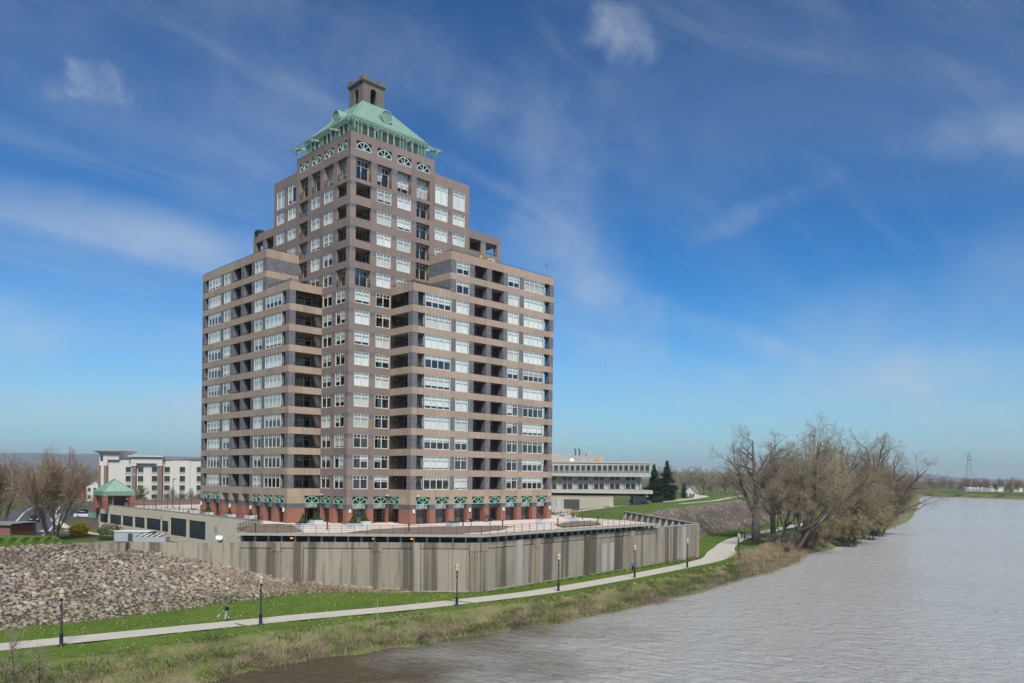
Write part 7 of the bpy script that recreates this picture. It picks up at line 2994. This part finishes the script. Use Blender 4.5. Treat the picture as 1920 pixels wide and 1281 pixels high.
def person(name, loc, rz, label, pose, jacket, trousers, shoes, hair='hair_dark', hood=False):
    """pose: joint positions in metres, +x is the way the person faces, y to the person's left"""
    root = empty(name, loc, rz)
    tag(root, label, 'person')
    J = pose
    # the body: one continuous skinned figure
    V, Ed, Rd = [], [], []

    def add(p, r_, link_to=None):
        V.append(tuple(p))
        Rd.append(r_)
        if link_to is not None:
            Ed.append((link_to, len(V) - 1))
        return len(V) - 1
    pel = add(J['pelvis'], (0.13, 0.10))
    sp = add(J['chest'], (0.15, 0.105), pel)
    nk0 = add(J['neck'], 0.062, sp)
    hd0 = add(J['jaw'], (0.065, 0.075), nk0)
    hd = add(J['head'], (0.078, 0.092), hd0)
    add(J['crown'], (0.062, 0.072), hd)
    nose = add(np.array(J['head']) + np.array([0.095, 0, -0.015]), 0.014, hd)
    for s_ in ('l', 'r'):
        sh = add(J['sho_' + s_], 0.062, sp)
        el = add(J['elb_' + s_], 0.044, sh)
        wr = add(J['wri_' + s_], 0.032, el)
        w_ = np.array(J['wri_' + s_])
        d = unit(w_ - np.array(J['elb_' + s_]))
        pm = add(w_ + d * 0.07, (0.040, 0.022), wr)
        side = unit(np.cross(d, np.array([0, 0, 1.0])) + 1e-6)
        for k in range(4):
            off = side * (0.027 - 0.018 * k)
            f1 = add(w_ + d * 0.115 + off, 0.0095, pm)
            add(w_ + d * (0.15 + 0.012 * (k in (1, 2))) + off + np.array([0.015, 0, -0.012]), 0.008, f1)
        t1 = add(w_ + d * 0.06 + side * 0.052, 0.011, pm)
        add(w_ + d * 0.10 + side * 0.062, 0.009, t1)
        hp = add(J['hip_' + s_], 0.088, pel)
        kn = add(J['kne_' + s_], 0.060, hp)
        an = add(J['ank_' + s_], 0.040, kn)
    skin_obj('body', V, Ed, Rd, 'skin', root)
    # clothes a little larger than the body
    V, Ed, Rd = [], [], []
    w0 = add(np.array(J['pelvis']) + np.array([0, 0, -0.08]), (0.175, 0.125))
    w1 = add(J['pelvis'], (0.17, 0.125), w0)
    w2 = add(J['chest'], (0.19, 0.135), w1)
    w3 = add(np.array(J['neck']) + np.array([0, 0, -0.03]), 0.085, w2)
    for s_ in ('l', 'r'):
        sh = add(J['sho_' + s_], 0.082, w2)
        el = add(J['elb_' + s_], 0.062, sh)
        add(np.array(J['wri_' + s_]) * 0.96 + np.array(J['elb_' + s_]) * 0.04, 0.046, el)
    skin_obj('jacket', V, Ed, Rd, jacket, root)
    V, Ed, Rd = [], [], []
    w0 = add(np.array(J['pelvis']) + np.array([0, 0, -0.02]), (0.155, 0.115))
    for s_ in ('l', 'r'):
        hp = add(J['hip_' + s_], 0.105, w0)
        kn = add(J['kne_' + s_], 0.076, hp)
        add(np.array(J['ank_' + s_]) + np.array([0, 0, 0.03]), 0.056, kn)
    skin_obj('trousers', V, Ed, Rd, trousers, root)
    for s_ in ('l', 'r'):
        a = np.array(J['ank_' + s_])
        d = np.array(J['toe_' + s_])
        hl = a + np.array([-0.05, 0, -0.05])
        V, Ed = chain([hl, a + np.array([0.02, 0, -0.05]), (a + d) / 2 + np.array([0, 0, -0.01]), d])
        skin_obj('shoe', V, Ed, [(0.045, 0.04), (0.048, 0.045), (0.045, 0.035), (0.038, 0.026)], shoes, root)
    h = np.array(J['head'])
    V, Ed = chain([h + np.array([-0.05, 0, -0.06]), h + np.array([-0.04, 0, 0.03]), np.array(J['crown']) + np.array([-0.015, 0, 0.012]), h + np.array([0.055, 0, 0.085])])
    skin_obj('hood' if hood else 'hair', V, Ed, [0.075, 0.095, 0.088, 0.05], jacket if hood else hair, root)
    return root


walk = dict(pelvis=(0, 0, 0.98), chest=(0.03, 0, 1.27), neck=(0.05, 0, 1.48), jaw=(0.085, 0, 1.55), head=(0.085, 0, 1.62), crown=(0.075, 0, 1.69),
            sho_l=(0.03, 0.19, 1.41), elb_l=(-0.10, 0.24, 1.14), wri_l=(0.06, 0.22, 0.93), sho_r=(0.03, -0.19, 1.41), elb_r=(0.06, -0.25, 1.13), wri_r=(0.28, -0.18, 1.00),
            hip_l=(0.0, 0.10, 0.90), kne_l=(0.20, 0.10, 0.51), ank_l=(0.16, 0.10, 0.10), toe_l=(0.33, 0.11, 0.035), hip_r=(0.0, -0.10, 0.90), kne_r=(-0.04, -0.10, 0.49), ank_r=(-0.28, -0.10, 0.14), toe_r=(-0.15, -0.10, 0.035))
_pd = Vector((-0.988, 0.155, 0))
wk = person('person', (-26.4, -20.75, ZP + 0.055), math.atan2(_pd.y, _pd.x), 'person in navy jacket and light grey trousers walking left along the path', walk, 'cloth_navy', 'cloth_grey', 'shoe_dark')
b = MB()
b.poly([(0.34, -0.22, 0.96), (0.42, -0.13, 0.94), (0.86, -0.20, 0.52), (0.72, -0.26, 0.50)])
b.poly([(0.34, -0.19, 0.97), (0.42, -0.10, 0.95), (0.90, -0.16, 0.50), (0.74, -0.20, 0.47)])
b.poly([(0.34, -0.22, 0.96), (0.34, -0.19, 0.97), (0.74, -0.20, 0.47), (0.72, -0.26, 0.50)])
b.poly([(0.42, -0.13, 0.94), (0.42, -0.10, 0.95), (0.90, -0.16, 0.50), (0.86, -0.20, 0.52)])
sh_ = b.build('carried_sheet', 'cloth_white', None, (-26.4, -20.75, ZP + 0.055), math.atan2(_pd.y, _pd.x))
tag(sh_, 'white sheet or bag held low in front by the walking person', 'bag')
run = dict(pelvis=(0, 0, 0.97), chest=(0.07, 0, 1.25), neck=(0.12, 0, 1.45), jaw=(0.16, 0, 1.52), head=(0.165, 0, 1.59), crown=(0.16, 0, 1.66),
           sho_l=(0.08, 0.19, 1.38), elb_l=(-0.16, 0.25, 1.18), wri_l=(0.03, 0.24, 1.02), sho_r=(0.08, -0.19, 1.38), elb_r=(0.10, -0.28, 1.12), wri_r=(0.34, -0.20, 1.20),
           hip_l=(0.0, 0.10, 0.90), kne_l=(0.10, 0.10, 0.49), ank_l=(0.06, 0.10, 0.10), toe_l=(0.22, 0.10, 0.035), hip_r=(-0.01, -0.10, 0.90), kne_r=(-0.16, -0.11, 0.52), ank_r=(-0.55, -0.11, 0.48), toe_r=(-0.60, -0.11, 0.33))
_jd = Vector((-0.93, -0.36, 0))
jg = person('person', (35.2, -22.6, ZP + 0.055), math.atan2(_jd.y, _jd.x), 'person in bright blue hooded jacket and black leggings running with a dog', run, 'cloth_blue', 'cloth_black', 'shoe_pale', hood=True)

dog = empty('dog', (34.45, -22.1, ZP + 0.055), math.atan2(_jd.y, _jd.x))
tag(dog, 'small tan and cream dog trotting beside the jogger', 'dog')
V = [(-0.24, 0, 0.40), (-0.02, 0, 0.37), (0.20, 0, 0.40), (0.32, 0, 0.52), (0.40, 0, 0.58), (0.50, 0, 0.555),
     (-0.24, 0.07, 0.34), (-0.16, 0.08, 0.24), (-0.30, 0.08, 0.13), (-0.24, 0.08, 0.02), (-0.24, -0.07, 0.34), (-0.12, -0.08, 0.23), (-0.22, -0.08, 0.12), (-0.15, -0.08, 0.02),
     (0.20, 0.07, 0.30), (0.18, 0.08, 0.17), (0.26, 0.08, 0.02), (0.20, -0.07, 0.30), (0.24, -0.08, 0.17), (0.18, -0.08, 0.03), (-0.34, 0, 0.46), (-0.46, 0, 0.58), (0.39, 0.06, 0.655), (0.39, -0.06, 0.655)]
Ed = [(0, 1), (1, 2), (2, 3), (3, 4), (4, 5), (0, 6), (6, 7), (7, 8), (8, 9), (0, 10), (10, 11), (11, 12), (12, 13), (2, 14), (14, 15), (15, 16), (2, 17), (17, 18), (18, 19), (0, 20), (20, 21), (4, 22), (4, 23)]
Rd = [0.095, 0.095, 0.115, 0.075, 0.07, 0.035, 0.07, 0.045, 0.025, 0.024, 0.07, 0.045, 0.025, 0.024, 0.05, 0.03, 0.024, 0.05, 0.03, 0.024, 0.03, 0.014, 0.02, 0.02]
skin_obj('body', V, Ed, Rd, 'fur_tan', dog, root=1)
V, Ed = chain([(0.30, 0, 0.36), (0.325, 0, 0.45), (0.36, 0, 0.51)])
skin_obj('bib', V, Ed, [0.07, 0.06, 0.045], 'fur_cream', dog)
V, Ed = chain([(0.05, 0, 0.385), (0.11, 0, 0.39)])
skin_obj('harness', V, Ed, [0.118, 0.124], 'harness_red', dog)
lh = Vector((35.2, -22.6, ZP + 0.055)) + Vector((_jd.x * 0.45 + _jd.y * 0.2, _jd.y * 0.45 - _jd.x * 0.2, 1.2))
b = MB()
b.tube([lh, (lh + Vector((34.5, -22.1, ZP + 0.5))) / 2 + Vector((0, 0, -0.12)), Vector((34.5, -22.12, ZP + 0.52))], 0.008, 4)
tag(b.build('dog_leash', 'cloth_black'), 'thin leash between the jogger and the dog', 'leash')

# cars -------------------------------------------------------------------------
simple('car_dark', (0.018, 0.020, 0.028), 0.3, 0.05, 1.0, spec=0.7)
simple('car_white', (0.60, 0.61, 0.62), 0.3, 0.03, 1.0, spec=0.7)
simple('car_black', (0.010, 0.010, 0.011), 0.3, 0.05, 1.0, spec=0.7)
simple('car_glass', (0.020, 0.024, 0.028), 0.1, 0.1, 1.0, spec=0.8)
simple('tyre', (0.012, 0.012, 0.012), 0.9, 0.1, 4.0)
simple('rim', (0.35, 0.35, 0.36), 0.4, 0.1, 4.0, metal=0.5)
simple('tail_red', (0.25, 0.01, 0.01), 0.4, 0.1, 2.0)


def car(name, loc, rz, paint, label):
    root = empty(name, loc, rz)
    tag(root, label, 'car', 'cars')

    def loft_prof(prof, ys, mat, nm):
        b = MB()
        n = len(prof)
        for y, k in ys:
            for x, z in prof:
                b.v.append((x * (1 - (1 - k) * 0.12), y, z if z < 0.6 else 0.6 + (z - 0.6) * k))
        for r_ in range(len(ys) - 1):
            for i in range(n):
                j = (i + 1) % n
                b.f.append((r_ * n + i, r_ * n + j, (r_ + 1) * n + j, (r_ + 1) * n + i))
        b.f.append(tuple(range(n)))
        b.f.append(tuple(range((len(ys) - 1) * n, len(ys) * n)))
        return b.build(nm, mat, root)
    body = [(-2.2, 0.25), (2.15, 0.25), (2.25, 0.5), (2.2, 0.72), (1.1, 0.88), (0.9, 0.92), (-1.7, 0.95), (-2.2, 0.9), (-2.28, 0.55)]
    loft_prof(body, [(-0.9, 0.8), (-0.8, 1.0), (0.8, 1.0), (0.9, 0.8)], paint, 'body')
    loft_prof([(1.0, 0.9), (0.25, 1.38), (-1.1, 1.45), (-1.75, 0.94)], [(-0.74, 0.85), (-0.66, 1.0), (0.66, 1.0), (0.74, 0.85)], 'car_glass', 'cabin_glass')
    loft_prof([(0.20, 1.40), (-1.1, 1.47), (-1.15, 1.50), (0.15, 1.45)], [(-0.66, 1.0), (0.66, 1.0)], paint, 'roof')
    for x in (-1.35, 1.35):
        for y in (-0.88, 0.88):
            b = MB()
            b.tube([(x, y - 0.1, 0.32), (x, y + 0.1, 0.32)], 0.32, 14)
            w = b.build('wheel', 'tyre', root)
            b = MB()
            b.tube([(x, y - 0.11, 0.32), (x, y + 0.11, 0.32)], 0.19, 10)
            b.build('rim', 'rim', w)
    for y in (-0.62, 0.62):
        cbox('headlight', 'lamp_white', (2.18, 2.27, y - 0.18, y + 0.18, 0.55, 0.68), root)
        cbox('tail_light', 'tail_red', (-2.30, -2.22, y - 0.18, y + 0.18, 0.62, 0.78), root)
    return root


car('sedan_car', (-12.9, 106.5, ZH + 0.06), R(-105), 'car_dark', 'dark blue car driving on the street at the left')
car('parked_car', (0.5, 118.0, ZH + 0.06), R(-15), 'car_white', 'white car parked left of the pavilion')
car('parked_car', (5.0, 132.0, ZH + 0.06), R(-15), 'car_black', 'black car parked behind the white car left of the pavilion')
car('parked_car', (*at(1218, 938, 335).xy, ZH), R(-40), 'car_white', 'white car parked beyond the end of the office block')

# bird, roof clutter -----------------------------------------------------------
bd = empty('bird', (35.4, -4.1, 41.8), R(30))
tag(bd, 'brown bird with raised wings flying above the right end of the tower roof', 'bird')
simple('bird_brown', (0.12, 0.075, 0.055), 0.9, 0.2, 6.0)
V = [(0.0, 0, 0.0), (0.10, 0, 0.02), (0.17, 0, 0.05), (0.23, 0, 0.05), (-0.14, 0, -0.02), (-0.24, 0, -0.03)]
skin_obj('body', V, [(0, 1), (1, 2), (2, 3), (0, 4), (4, 5)], [0.06, 0.05, 0.04, 0.012, 0.035, (0.05, 0.012)], 'bird_brown', bd)
for s_ in (-1, 1):
    b = MB()
    b.v += [(0.10, s_ * 0.03, 0.03), (-0.10, s_ * 0.03, 0.02), (0.10, s_ * 0.18, 0.30), (-0.10, s_ * 0.17, 0.26), (0.0, s_ * 0.24, 0.58), (-0.10, s_ * 0.23, 0.50)]
    b.v += [(x, y - s_ * 0.015, z - 0.008) for x, y, z in b.v[-6:]]
    b.f += [(0, 1, 3, 2), (2, 3, 5, 4), (6, 8, 9, 7), (8, 10, 11, 9), (0, 2, 8, 6), (2, 4, 10, 8), (4, 5, 11, 10), (5, 3, 9, 11), (3, 1, 7, 9)]
    b.build('wing', 'bird_brown', bd)
simple('yellow_cloth', (0.45, 0.38, 0.05), 0.8, 0.1, 2.0)
b = MB()
b.lathe([(0.06, 0), (0.10, 0.1), (0.28, 0.25), (0.26, 0.65), (0.10, 0.95)], 8)
tag(b.build('folded_parasol', 'yellow_cloth', None, (20.6, -4.2, ZA - 0.15)), 'small yellow object on the right wing roof terrace', 'parasol')
gb = empty('dome_frame', (22.9, -3.8, ZA - 0.2))
tag(gb, 'white lattice dome on the right wing roof terrace', 'garden dome')
for k in range(8):
    a = k * math.pi / 8
    b = MB()
    b.tube([(math.cos(a) * math.cos(t_) * 0.9, math.sin(a) * math.cos(t_) * 0.9, math.sin(t_) * 1.05) for t_ in np.linspace(0, math.pi, 12)], 0.035, 5)
    b.build('hoop', 'lamp_white', gb)
for i, (u, w, h) in enumerate(((27.6, 1.0, 0.35), (29.7, 0.5, 0.5), (31.8, 0.9, 0.35))):
    o = MB().box(-w / 2, w / 2, -0.3, 0.3, -0.5, h).box(-w / 2 - .05, w / 2 + .05, -0.35, 0.35, h, h + 0.06).build('roof_vent', 'metal_grey', None, (u, -3.6, ZA + 0.05))
    tag(o, ('wide grey roof vent on the right wing, left of three', 'narrow grey roof vent on the right wing, middle of three', 'wide grey roof vent on the right wing, right of three')[i], 'roof vent', 'roof vents on the right wing')
# deck furniture left of the tower
for i, (u, v) in enumerate(((-4.0, 41.5), (-2.5, 37.0))):
    root = empty('patio_table', (u, v, 0.0))
    tag(root, 'dark patio table on the podium deck, %s the court fence' % ('nearer' if i == 0 else 'farther from'), 'table', 'patio tables')
    b = MB()
    b.lathe([(0.6, 0.70), (0.62, 0.72), (0.6, 0.74)], 16)
    b.build('top', 'rail_black', root)
    for k in range(4):
        a = k * math.pi / 2
        b = MB()
        b.bar((0.45 * math.cos(a), 0.45 * math.sin(a), 0), (0.2 * math.cos(a), 0.2 * math.sin(a), 0.7), 0.04)
        b.build('leg', 'rail_black', root)
# path cracks of the deck: nothing else stands here

# ------------------------------------------------------------------ air
hz = MB()
hz.box(-6500, 15500, -9500, 16500, ZW - 3.0, 360.0)
hm = bpy.data.materials.new('haze_air')
hm.use_nodes = True
hm.node_tree.nodes.clear()
ho = hm.node_tree.nodes.new("ShaderNodeOutputMaterial")
hv = hm.node_tree.nodes.new("ShaderNodeVolumePrincipled")
hv.inputs["Color"].default_value = (0.90, 0.95, 1.0, 1)
hv.inputs["Density"].default_value = HAZE
hv.inputs["Anisotropy"].default_value = 0.2
hm.node_tree.links.new(hv.outputs[0], ho.inputs["Volume"])
MAT['haze_air'] = hm
if HAZE > 0:
    tag(hz.build('haze', 'haze_air'), 'thin pale haze lying over the land', kind='stuff')
